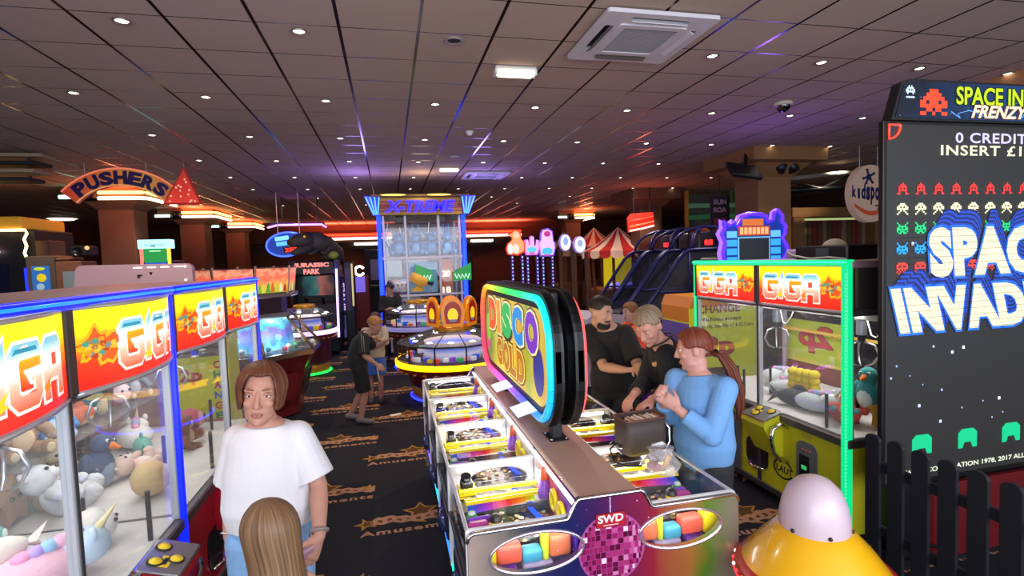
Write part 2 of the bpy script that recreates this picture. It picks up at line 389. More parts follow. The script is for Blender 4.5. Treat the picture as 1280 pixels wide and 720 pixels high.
# long red neon cove across the back wall
b = MB(); b.b2((-6.5, 25.3, 3.0), (9.0, 26.0, 3.12), WALL); struct(b.build('trim_2'))
for (x0, x1, l) in ((-3.4, 0.2, 'long red and white neon cove light left of the tall prize crane'), (3.6, 6.4, 'red and white neon cove light right of the tall prize crane')):
    t = thing('neon_cove_light', l, 'neon light', ((x0+x1)/2, 25.2, 3.2))
    h = (x1-x0)/2
    b = MB(); b.tube([(-h, 0, 0.12), (h, 0, 0.12)], 0.045, lit('#ff2a10', 6.0, True)); b.build('red_tube', t)
    b = MB(); b.tube([(-h, -0.03, -0.06), (h, -0.03, -0.06)], 0.05, lit('#ffdccc', 5.0)); b.build('white_tube', t)
    b = MB(); b.b2((-h, 0.03, -0.12), (h, 0.09, 0.2), mat('#7a2a1c', 0.6)); b.build('backing', t)
    lamp('AREA', 'neon_glow', ((x0+x1)/2, 24.7, 3.3), 120, (1, 0.13, 0.06), x1-x0, 0.3, (math.radians(170), 0, 0))
for (x, y, z, w, l) in ((-0.96, 25.55, 2.9, 1.1, 'white tube light low on the back wall left of the tall prize crane'), (4.5, 25.55, 2.9, 1.1, 'white tube light low on the back wall right of the tall prize crane')):
    t = thing('tube_light', l, 'tube light', (x, y, z)); b = MB(); b.tube([(-w/2, 0, 0), (w/2, 0, 0)], 0.06, lit('#fff2d8', 4)); b.build('tube', t)
    b = MB(); b.b2((-w/2-0.1, -0.05, -0.22), (w/2+0.1, 0.46, -0.1), BLACK); b.b2((-w/2, -0.03, -0.12), (-w/2+0.05, 0.03, 0.03), BLACK); b.b2((w/2-0.05, -0.03, -0.12), (w/2, 0.03, 0.03), BLACK); b.build('housing', t)

# ---- fittings in the ceiling
t0 = None
DLIT = lit('#fff1d8', 9.0)
pos = []
for j, y in enumerate((4.43, 6.23, 8.03, 9.82, 11.62, 13.42, 15.2, 17.0)):
    for i in range(-3, 7):
        x = 0.61+1.2*i
        if j == 0 and i in (0, 1, -3): continue
        if j > 5 and (i+j) % 2: continue
        pos.append((x, y))
    if j >= 1:
        for i in (-5,):
            pos.append((0.61+1.2*i, y))
for (x, y) in pos:
    if t0 is None:
        t0 = thing('downlight', 'small round recessed downlight glowing in the tiled ceiling', 'downlight', (x, y, CEIL), 0, 'recessed ceiling downlights')
        b = MB(); b.lathe([(0.058, -0.002), (0.062, -0.012), (0.048, -0.014), (0.042, 0.0)], mat('#8d8078', 0.3, 0.6), 20); b.build('rim', t0)
        b = MB(); b.lathe([(0, -0.012), (0.03, -0.010), (0.043, -0.004)], DLIT, 16); b.build('lamp_lens', t0)
    else: dup(t0, (x, y, CEIL))
for k, (x, y) in enumerate(((-1.8, 4.43), (1.8, 6.2), (4.2, 5.0), (-1.8, 9.8), (1.8, 10.5), (4.5, 9.8), (0.0, 7.5), (0, 14.5), (6.0, 7.0), (-4.4, 8.0), (-4.4, 12.5), (4.6, 15.0), (6.6, 13.0), (5.4, 11.0), (-2.4, 15.2), (-8.0, 12.0), (-8.0, 18.0), (0.0, 20.0), (4.0, 20.0), (-3.5, 20.0), (9.5, 9.5), (10, 12.5))):
    lamp('SPOT', 'downlight_beam', (x, y, CEIL-0.04), 105, (1.0, 0.86, 0.68), 0.06, None, (0, 0, 0), math.radians(130))
def cassette(x0, x1, y0, y1, label):
    cx, cy = (x0+x1)/2, (y0+y1)/2; w = (x1-x0); t = thing('air_conditioner', label, 'air conditioner', (cx, cy, CEIL))
    pm = mat('#cfc9cf', 0.45); h = w/2
    b = MB(); vs, fs = plate_with_holes(rrect(w, w, 0.03), [rrect(w*0.52, 0.075, 0.02, 3, 0, w*0.385), rrect(w*0.52, 0.075, 0.02, 3, 0, -w*0.385), rrect(0.075, w*0.52, 0.02, 3, w*0.385, 0), rrect(0.075, w*0.52, 0.02, 3, -w*0.385, 0)], 0.03)
    b.add(vs, fs, pm, TR(0, 0, -0.03)); b.build('panel', t)
    b = MB(); vs, fs = plate_with_holes(rrect(w*0.62, w*0.62, 0.03), [rrect(w*0.5, w*0.5, 0.02)], 0.012); b.add(vs, fs, pm, TR(0, 0, -0.05)); b.build('grille_frame', t)
    b = MB()
    for i in range(26): b.box((0, -w*0.24+w*0.48*i/25, -0.046), (w*0.5, 0.006, 0.008), mat('#8f8a8c', 0.5))
    b.box((0, 0, -0.038), (w*0.5, w*0.5, 0.004), mat('#6f6a6c', 0.6)); b.build('grille', t)
    for i, a in enumerate((0, PI/2, PI, -PI/2)):
        b = MB(); M = rot(a); b.box((0, w*0.385, -0.012), (w*0.53, 0.09, 0.004), mat('#26221f', 0.6), 0, M)
        b.box((0, w*0.37, -0.05), (w*0.5, 0.055, 0.006), mat('#57504c' if i in (0, 1) else '#cfc9cf', 0.5), 0, M @ TR(0, w*0.37, -0.05) @ Matrix.Rotation(-0.5, 4, 'X') @ TR(0, -w*0.37, 0.05)); b.build('air_flap', t)
cassette(1.64, 2.57, 3.65, 4.59, 'white square air conditioning cassette in the near ceiling')
cassette(1.64, 2.57, 10.78, 11.7, 'white square air conditioning cassette in the ceiling before the tall prize crane')
for (x, y, l) in ((1.26, 4.98, 'bright rectangular emergency light on the near ceiling'), (1.23, 10.38, 'bright rectangular emergency light on the ceiling by the tall prize crane')):
    t = thing('emergency_light', l, 'light', (x, y, CEIL))
    b = MB(); b.b2((-0.20, -0.06, -0.03), (0.20, 0.06, 0), mat('#c9c4c0', 0.5), 0.01); b.build('base', t)
    b = MB(); b.b2((-0.18, -0.055, -0.085), (0.18, 0.055, -0.03), lit('#fff3cc', 3.0), 0.02); b.build('diffuser', t)
    b = MB(); b.b2((-0.205, -0.058, -0.08), (-0.18, 0.058, -0.02), WHITE, 0.008); b.b2((0.18, -0.058, -0.08), (0.205, 0.058, -0.02), WHITE, 0.008); b.build('end_cap', t)
t = thing('dome_camera', 'black security dome camera in a white ring on the ceiling', 'camera', (4.85, 5.7, CEIL))
b = MB(); b.lathe([(0, 0), (0.11, 0), (0.115, -0.03), (0.085, -0.045), (0, -0.045)], mat('#bdb4ac', 0.4), 28); b.build('ring', t)
b = MB(); b.lathe([(0.085, -0.04), (0.082, -0.07), (0.06, -0.10), (0.03, -0.118), (0, -0.122)], mat('#08080a', 0.08, coat=1.0), 28); b.build('dome', t)
t = thing('smoke_detector', 'small white smoke detector on the middle of the ceiling', 'smoke detector', (1.2, 7.49, CEIL))
b = MB(); b.lathe([(0, 0), (0.055, 0), (0.058, -0.02), (0.05, -0.03), (0, -0.03)], WHITE, 20); b.build('base', t)
b = MB(); b.lathe([(0.04, -0.03), (0.036, -0.055), (0, -0.06)], WHITE, 20); b.build('sensor', t)
for (x, y, l) in ((0.61, 4.43, 'dark round ceiling speaker in the near ceiling'), (1.2, 9.3, 'pale round ceiling vent before the tall prize crane')):
    t = thing('ceiling_speaker', l, 'speaker', (x, y, CEIL)); d = 'dark' in l
    b = MB(); b.lathe([(0.075, 0), (0.08, -0.012), (0.06, -0.016), (0.05, -0.004)], mat('#8d8078' if d else '#c9c2bc', 0.4), 24); b.build('rim', t)
    b = MB(); b.lathe([(0, -0.014), (0.03, -0.012), (0.055, -0.006)], mat('#1c1a1a' if d else '#b8b0aa', 0.6), 24); b.build('grille', t)
# ------------------------------------------------------------------ claw cranes
# lettering of the backlit header: chamfered chrome letters, drawn as outlines (unit height)
def glyph(ch):
    if ch == 'G': return [[(.18, 0), (.78, 0), (.95, .16), (.95, .55), (.48, .55), (.60, .40), (.72, .40), (.72, .22), (.30, .22), (.24, .28), (.24, .72), (.30, .80), (.98, .80), (.90, 1.0), (.18, 1.0), (0, .84), (0, .16)]]
    if ch == 'I': return [[(.0, .05), (.22, .05), (.26, .62), (.30, 1.12), (.12, .92), (.02, .72)]]
    if ch == 'A': return [[(.0, -.02), (.24, -.02), (.24, .30), (.66, .30), (.66, -.02), (.92, -.02), (.92, .84), (.76, 1.0), (.18, 1.0), (.0, .84)]]
CHR_T = ramp_mat('Z', [(0, '#ff5a3a'), (0.34, '#ffb49a'), (0.5, '#fff4f0'), (0.62, '#dfe9ee'), (0.8, '#6fb9cc'), (1, '#9aa4b2')], 1.63, 1.84, 1.0)
HEAD_BG = ramp_mat('Z', [(0, '#e01a12'), (0.36, '#ee3616'), (0.60, '#ff9a10'), (0.74, '#ffd80c'), (1, '#fff00e')], 1.585, 1.872, 0.95, noise=0.05, nscale=5)
def header(parent, x0, x1, bulge, zlo, zhi, w_split, splat_left, bgmat, txtmat):
    """one curved backlit header panel with its printed letters"""
    W = x1-x0; n = 16
    def P(u, z, off=0.0):           # u 0..1 along the panel
        return (x0+W*u, -0.02 - bulge*(1-(2*u-1)**2) - off, z)
    b = MB(); b.add([P(i/n, zlo) for i in range(n+1)]+[P(i/n, zhi) for i in range(n+1)], [(i, i+1, n+2+i, n+1+i) for i in range(n)], bgmat, None, True)
    o = b.build('header_panel', parent)
    b = MB()
    def put(poly, ox, sc, oz, m, off, kx=1.0):
        # finely resampled outline on the curved panel
        pts = []
        for i in range(len(poly)):
            a, c = poly[i], poly[(i+1) % len(poly)]
            for k in range(3): pts.append((a[0]+(c[0]-a[0])*k/3, a[1]+(c[1]-a[1])*k/3))
        vs = [P((ox+p[0]*sc*kx)/W, oz+p[1]*sc, off) for p in pts]
        b.add(vs, [tuple(range(len(vs)))], m)
    def grow(poly, g):
        out = []; k = len(poly)
        for i in range(k):
            a = Vector(poly[i-1]); p = Vector(poly[i]); c = Vector(poly[(i+1) % k])
            d1 = (p-a).normalized(); d2 = (c-p).normalized(); n1 = Vector((d1.y, -d1.x)); n2 = Vector((d2.y, -d2.x))
            nn = (n1+n2); nn = nn.normalized() if nn.length > 0.01 else n1
            kk = min(1.6, 1/max(0.3, nn.dot(n1))); q = p+nn*g*kk; out.append((q.x, q.y))
        return out
    sc = (zhi-zlo)*0.64; oz = zlo+(zhi-zlo)*0.15
    order = [('G', 0.0), ('I', 1.03), ('G', 1.38), ('A', 2.41)]
    start = w_split; KX = 0.90
    for ch, ox in order:
        for poly in glyph(ch):
            put(grow(poly, 0.055), start+ox*sc*KX, sc, oz, lit('#fff2e6', 1.0), 0.0015, KX)
            put(poly, start+ox*sc*KX, sc, oz, txtmat, 0.003, KX)
        if ch == 'A': put([(.36, .52), (.58, .52), (.58, .72), (.36, .72)], start+ox*sc*KX, sc, oz, lit('#e2503a', 1.0), 0.0045, KX)
        if ch == 'G': put([(.10, .84), (.18, .93), (.80, .93), (.84, .86), (.2, .86)], start+ox*sc*KX, sc, oz, lit('#2a9ab8', 0.9), 0.0045, KX)
    # splash of small prizes beside the word
    rr = random.Random(3); sx = (0.10 if splat_left else W*0.86)
    blob = [(math.cos(a)*(0.085+0.03*math.sin(a*5)+0.016*math.sin(a*9+1)), math.sin(a)*(0.05+0.016*math.sin(a*4)+0.01*math.sin(a*11))) for a in [2*PI*i/48 for i in range(48)]]
    put(grow(blob, 0.012), sx, 1.0, zlo+(zhi-zlo)*0.52, lit('#ffb814', 1.0), 0.001)
    put(blob, sx, 1.0, zlo+(zhi-zlo)*0.52, lit('#e85a18', 1.0), 0.002)
    for i in range(26):
        a = rr.random()*6.28; q = rr.random()
        c = ('#f2a01c', '#c03a1a', '#8a8a86', '#f6c63a', '#b87a3c', '#4aa08a')[i % 6]
        put([(0.013*math.cos(t*PI/3)*(1+0.4*(t % 2)), 0.011*math.sin(t*PI/3)) for t in range(6)], sx+0.07*q*math.cos(a), 1.0, zlo+(zhi-zlo)*0.52+0.042*q*math.sin(a), lit(c, 0.95), 0.003+i*0.00004)
    # yellow and red spark between the letters
    put([(0, 0), (.09, .03), (.05, .05), (.10, .12), (.02, .07), (-.05, .05)], start+sc*0.95, 0.5, oz+sc*0.06, lit('#ffd21c', 1.0), 0.005)
    put([(0, 0), (.05, .015), (.03, .025), (.05, .06), (.01, .035), (-.02, .02)], start+sc*2.2, 0.8, oz+sc*0.12, lit('#ff8a1c', 1.0), 0.005)
    b.build('lettering', o)
    b = MB(); b.tube([P(i/n, zlo-0.008, -0.004) for i in range(n+1)], 0.012, ALU, 6); b.tube([P(i/n, zhi+0.006, -0.004) for i in range(n+1)], 0.010, ALU, 6); b.build('header_trim', o)

def claw(parent, x, y, z, red=True):
    t = MB(); t.b2((x-0.05, y-0.06, z+0.16), (x+0.05, y+0.06, z+0.24), STEEL, 0.01); t.cyl((x, y, z+0.05), (x, y, z+0.16), 0.035, mat('#9a9ea6', 0.3, 0.8), 14)
    t.cyl((x, y, z), (x, y, z+0.05), 0.025, BLACK, 12)
    o = t.build('claw_head', parent)
    for k in range(3):
        a = 2*PI*k/3+0.4; d = Vector((math.cos(a), math.sin(a), 0)); c = Vector((x, y, z))
        p = MB(); p.tube([c+d*0.02, c+d*0.085+Vector((0, 0, -0.02)), c+d*0.115+Vector((0, 0, -0.09)), c+d*0.075+Vector((0, 0, -0.16)), c+d*0.02+Vector((0, 0, -0.185))], [0.008, 0.009, 0.009, 0.008, 0.005], STEEL, 6)
        p.build('claw_prong', o)
    w = MB(); w.tube([(x+0.04, y, z+0.18), (x+0.10, y-0.02, z+0.06), (x+0.15, y-0.03, z+0.05), (x+0.20, y-0.02, z+0.12), (x+0.23, y, z+0.22)], 0.005, WHITE, 6); w.build('cable', o)

def control_box(parent, x, bodym, topm, grab, faces):
    """slanted control box with yellow buttons on the front of one window"""
    t = MB(); w = 0.26; zt = 0.755; d = 0.17
    prof = [(0.005, 0.42), (-0.05, 0.42), (-d, 0.66), (-d+0.008, 0.70), (0.005, zt)]      # (y, z)
    M = Matrix(((0, 0, 1, x-w/2), (1, 0, 0, 0), (0, 1, 0, 0), (0, 0, 0, 1)))
    t.prism(prof, w, bodym, M); o = t.build('control_box', parent)
    F = frame((x, -d/2, (0.705+zt)/2+0.001), (1, 0, 0), (0, d, zt-0.70))
    b = MB(); b.prism(rrect(w*0.97, 0.168, 0.012), 0.006, topm, F); b.build('control_plate', o)
    b = MB(); b.prism(rrect(w*1.03, 0.185, 0.016), 0.004, CHROME, F @ TR(0, 0, -0.003)); b.build('chrome_edge', o)
    for (bx, by) in ((0.06, 0.045), (-0.06, 0.035), (-0.02, -0.035)):
        b = MB(); b.lathe([(0.027, 0.006), (0.026, 0.014), (0.02, 0.016), (0.019, 0.02), (0, 0.022)], YEL, 18, F @ TR(bx, by, 0)); b.lathe([(0.034, 0.005), (0.033, 0.012), (0.026, 0.012)], BLACK, 18, F @ TR(bx, by, 0)); b.build('button', o)
    b = MB(); b.prism(rrect(0.085, 0.045, 0.006), 0.0075, YEL, F @ TR(-0.045, 0.0, 0)); b.prism(rrect(0.05, 0.018, 0.004), 0.009, BLACK, F @ TR(-0.045, 0.0, 0)); b.build('instruction_label', o)
    g = MB(); gx = x+grab*(w/2+0.05)
    g.tube([(gx, 0.0, 0.66), (gx, -0.07, 0.685), (gx, -0.13, 0.66), (gx, -0.145, 0.58), (gx, -0.12, 0.48), (gx, -0.06, 0.41), (gx, 0.0, 0.40)], 0.014, CHROME, 10); g.build('grab_rail', parent)

def crane(origin, rz, label, body, body2, led, bulge, boxes, vert_led, back='glass', logo=None, mirror_poster=False, wide_led=0.03, splat_left=True, led_s=2.6, shelves=()):
    root = thing('claw_crane', label, 'claw machine', origin, rz, 'claw cranes')
    W = 1.74; D = 0.98; zr = 0.75; zt = 1.905; zh = 1.60
    frame_m = mat('#57504f', 0.4, 0.5); dark = mat('#45403f', 0.45, 0.5)
    b = MB(); b.b2((0, 0, 0.10), (W, D, zr-0.05), body, 0.012); b.b2((0.02, 0.04, 0.055), (W-0.02, D-0.02, 0.10), BLACK)
    b.b2((0, -0.012, 0.085), (W, 0.02, 0.135), DGREY, 0.004)
    root_body = b.build('body', root)
    for cx in (0.1, W/2, W-0.1):
        for cy in (0.08, D-0.1):
            c = MB(); c.cyl((cx-0.015, cy, 0.035), (cx+0.015, cy, 0.035), 0.033, BLACK, 14); c.b2((cx-0.02, cy-0.012, 0.04), (cx+0.02, cy+0.012, 0.062), STEEL); c.build('caster', root)
    b = MB(); b.b2((-0.01, -0.03, zr-0.06), (W+0.01, D+0.005, zr), frame_m, 0.008); b.build('window_sill', root)
    b = MB(); b.b2((0.01, 0.01, zr+0.001), (W-0.01, D-0.02, zr+0.006), mat('#d8d4d0', 0.6)); b.build('prize_floor', root)
    b = MB(); b.b2((0, -0.01, zh-0.05), (W, D, zh-0.005), frame_m, 0.004); b.b2((0, 0.05, zh), (W, D, zt-0.04), dark); b.b2((-0.005, -0.0, zt-0.045), (W+0.005, D+0.005, zt), mat('#8a6a74', 0.5), 0.006); b.build('top_box', root)
    # posts
    for x in (0.022, W/2, W-0.022):
        b = MB(); b.b2((x-0.02, -0.012, zr), (x+0.02, 0.025, zh-0.04), ALU, 0.004); b.b2((x-0.006, -0.016, zr), (x+0.006, -0.011, zh-0.04), dark); b.build('front_post', root)
    for x in (0.022, W-0.022):
        b = MB(); b.b2((x-0.02, D-0.03, zr), (x+0.02, D, zh-0.04), ALU, 0.004); b.build('rear_post', root)
    # panes
    for k in range(2):
        b = MB(); b.b2((0.042+k*(W/2), 0.004, zr), (W/2-0.02+k*(W/2), 0.010, zh-0.045), GLASSH); b.build('front_pane', root)
    for x in (0.004, W-0.01):
        b = MB(); b.b2((x, 0.028, zr), (x+0.006, D-0.032, zh-0.045), GLASS); b.build('side_pane', root)
    if back == 'glass':
        b = MB(); b.b2((0.042, D-0.02, zr), (W-0.042, D-0.014, zh-0.045), GLASS); b.build('rear_pane', root)
    else:
        b = MB(); b.b2((0.02, D-0.03, zr), (W-0.02, D-0.01, zh-0.045), mat('#8e9aa6', 0.5)); b.build('rear_wall', root)
    for (za, yd) in shelves: b = MB(); b.b2((0.04, D-yd, zr+za-0.01), (W-0.04, D-0.03, zr+za), glass_mat((0.93, 0.95, 0.96), 0.12, 1.0, 'shelf_glass')); b.build('rear_shelf', root)
    # cream rail and taped warning strip inside
    b = MB(); b.b2((0.04, D-0.30, zh-0.10), (W-0.04, D-0.26, zh-0.055), mat('#d6d2cc', 0.5), 0.004); b.b2((0.04, 0.24, zh-0.10), (W-0.04, 0.27, zh-0.055), mat('#d6d2cc', 0.5), 0.004); b.build('gantry_rail', root)
    b = MB(); b.b2((0.04, D-0.045, 1.21), (W-0.04, D-0.04, 1.235), mat('#e0b84a', 0.5)); b.build('warning_strip', root)
    for k in range(2):
        x = W*(0.27+0.5*k) if not mirror_poster else W*(0.2+0.5*k)
        g = MB(); g.b2((x-0.02, 0.2, zh-0.085), (x+0.02, D-0.25, zh-0.06), STEEL, 0.003); g.build('gantry_beam', root)
        claw(root, x, 0.5, zh-0.30)
        # clear plastic chute walls with black post
        cx = W*(0.36+0.5*k) if not mirror_poster else W*(0.1+0.5*k)
        b = MB(); b.b2((cx, 0.02, zr), (cx+0.006, 0.30, zr+0.22), GLASS); b.b2((cx-0.26, 0.298, zr), (cx+0.006, 0.304, zr+0.22), GLASS); b.build('chute_screen', root)
        for (px, py) in ((cx+0.003, 0.04), (cx+0.003, 0.30)):
            b = MB(); b.cyl((px, py, zr), (px, py, zr+0.24), 0.011, BLACK, 10); b.build('chute_post', root)
    # header panels, one above each window
    for k in range(2):
        x0 = 0.035+k*(W/2); x1 = W/2-0.02+k*(W/2)
        header(root, x0, x1, bulge, zh-0.015, 1.872, (0.185 if splat_left else 0.05), splat_left, HEAD_BG, CHR_T)
    for k in range(3): b = MB(); b.b2((k*W/2-0.02 if k else 0.0, -0.03, zh-0.02), (k*W/2+0.03 if k < 2 else W, 0.03, zt-0.02), dark, 0.004); b.build('header_divider', root)
    # LED edges
    if led:
        L = lit(led, led_s, True)
        b = MB(); b.b2((0.0, -0.045, zt-0.028), (W, 0.03, zt+0.012), L, 0.012, None, 2); b.tube([(0.01, -0.047, zt-0.004), (W-0.01, -0.047, zt-0.004)], 0.006, lit('#1a78ff' if led == '#0618ff' else '#30f0a0', 2.0), 6); b.build('led_top_edge', root)
        for x, ww in vert_led:
            b = MB(); b.b2((x-ww/2, -0.035, 0.14), (x+ww/2, 0.01, zt-0.02), L, 0.006, None, 2); o = b.build('led_corner_strip', root)
            if ww > 0.04:
                d = MB()
                for i in range(70): d.b2((x+ww/2-0.014, -0.0375, 0.2+i*0.0235), (x+ww/2-0.007, -0.0345, 0.209+i*0.0235), lit('#8affc0', 1.6))
                d.build('led_dots', o)
    lamp('AREA', 'crane_inside_light', (W*0.27, 0.45, zh-0.06), 6, (1, 0.97, 0.93), 0.6, 0.5, (0, 0, 0), None, root)
    lamp('AREA', 'crane_inside_light', (W*0.75, 0.45, zh-0.06), 6, (1, 0.97, 0.93), 0.6, 0.5, (0, 0, 0), None, root)
    # control boxes, coin plates, prize doors
    for k, cx in enumerate(boxes):
        control_box(root, cx, body2, mat('#8d8a88', 0.25, 0.6), 1, 1)
        sx = cx-0.05 if cx > 0.2 else cx
        b = MB(); vs = rrect(0.26, 0.22, 0.06)
        F = frame((cx-0.16, -0.001, 0.35), (1, 0, 0), (0, 0, 1)); b.prism(vs, 0.004, BLACK, F); o = b.build('prize_door', root)
        b = MB(); b.tube([(cx-0.25, -0.012, 0.245), (cx-0.16, -0.035, 0.235), (cx-0.07, -0.012, 0.245)], 0.012, CHROME, 8); b.build('chrome_lip', o)
        px = cx+0.37 if cx+0.47 < W else cx-0.43
        F = frame((px, -0.001, 0.36), (1, 0, 0), (0, 0, 1))
        b = MB(); b.prism(rrect(0.19, 0.50, 0.06), 0.008, mat('#6d7378', 0.4, 0.4), F); o = b.build('coin_plate', root)
        b = MB(); b.prism(rrect(0.09, 0.18, 0.01), 0.003, BLACK, F @ TR(-0.02, 0.06, 0.008)); b.prism(rrect(0.05, 0.03, 0.005), 0.004, lit('#46d878', 0.6), F @ TR(-0.02, 0.06, 0.008)); b.build('coin_slot', o)
        for dx in (-0.03, 0, 0.03):
            b = MB(); b.lathe([(0.009, 0), (0.009, 0.006), (0, 0.008)], mat('#a8483a', 0.4), 10, F @ TR(dx, 0.19, 0.008)); b.build('coin_button', o)
        b = MB(); b.prism(rrect(0.10, 0.035, 0.012), 0.006, mat('#b9a838', 0.4, 0.3), frame((px, -0.001, 0.655), (1, 0, 0), (0, 0, 1))); b.build('lock_plate', root)
        # maker's ring and word
        F = frame((cx+0.13, -0.0015, 0.32), (1, 0, 0), (0, 0, 1))
        b = MB(); vs, fs = plate_with_holes(oval(0.105, 0.075), [oval(0.092, 0.062)], 0.002); b.add(vs, fs, BLACK, F)
        vs, fs = plate_with_holes(rrect(0.24, 0.06, 0.01), [rrect(0.238, 0.058, 0.01)], 0.001)
        b.prism(rrect(0.23, 0.052, 0.004), 0.0015, body, F @ TR(0, 0, 0.0005)); b.text('ELAUT', 0.21, 0.05, BLACK, F, 0.03, 0.12, 0.003); b.build('maker_logo', root)
    for xa, xb in ((0, 0.02), (W/2-0.02, W/2+0.02), (W-0.02, W)): b = MB(); b.b2((xa, -0.007, 0.10), (xb, 0.0, zr-0.06), DGREY, 0.002); b.build('body_trim', root)
    return root
RED_B = mat('#a01420', 0.35, coat=0.4); RED_B2 = mat('#b01a22', 0.3, coat=0.5)
YG = mat('#b9b41e', 0.4, noise=0.06, nscale=4); YG2 = mat('#c4bf24', 0.38)
CR1 = crane((-1.09, 1.20, 0), PI/2, 'red claw crane at the near left with blue light edge, nearest of the two', RED_B, RED_B2, '#0618ff', 0.075, (0.36, 1.36), ((1.724, 0.03),), shelves=((0.30, 0.26), (0.55, 0.24)))
CR2 = crane((-1.09, 2.95, 0), PI/2, 'red claw crane with blue light edge behind the woman in white', RED_B, RED_B2, '#0618ff', 0.065, (0.62, 1.45), ((1.728, 0.02),), shelves=((0.30, 0.30), (0.55, 0.28)))
CR3 = crane((2.86, 4.51, 0), -PI/2, 'yellow claw crane outlined in green light beside the woman in blue', YG, YG2, '#04c87c', 0.006, (0.18, 1.0), ((0.012, 0.02), (1.715, 0.052)), splat_left=False, led_s=1.35)
# yellow posters seen reversed through the right crane: stuck on the outside of its rear pane
def rev_poster():
    t = thing('change_poster', 'yellow 2p poster seen reversed through the rear glass of the yellow crane', 'poster', (3.862, 4.12, 1.12), -PI/2)
    b = MB(); b.b2((-0.42, 0, -0.19), (0.36, 0.004, 0.19), mat('#b8cc18', 0.6)); b.b2((-0.42, 0, -0.42), (0.36, 0.004, -0.23), mat('#8a3a2a', 0.6)); b.b2((-0.42, 0, -0.22), (0.36, 0.004, -0.19), mat('#d8cc3a', 0.6)); b.build('sheet', t)
    F = frame((-0.02, -0.003, 0.02), (-1, 0, 0), (0, 0, 1))
    b = MB(); b.text('2p', 0.42, 0.27, mat('#7a1c10', 0.6), F @ Matrix.Rotation(0.0, 4, 'Z'), 0.05, 0, -0.001); b.text('2p', 0.40, 0.25, mat('#c43a26', 0.6), F, 0.035, 0, -0.002); b.build('printed_lettering', t)
rev_poster()

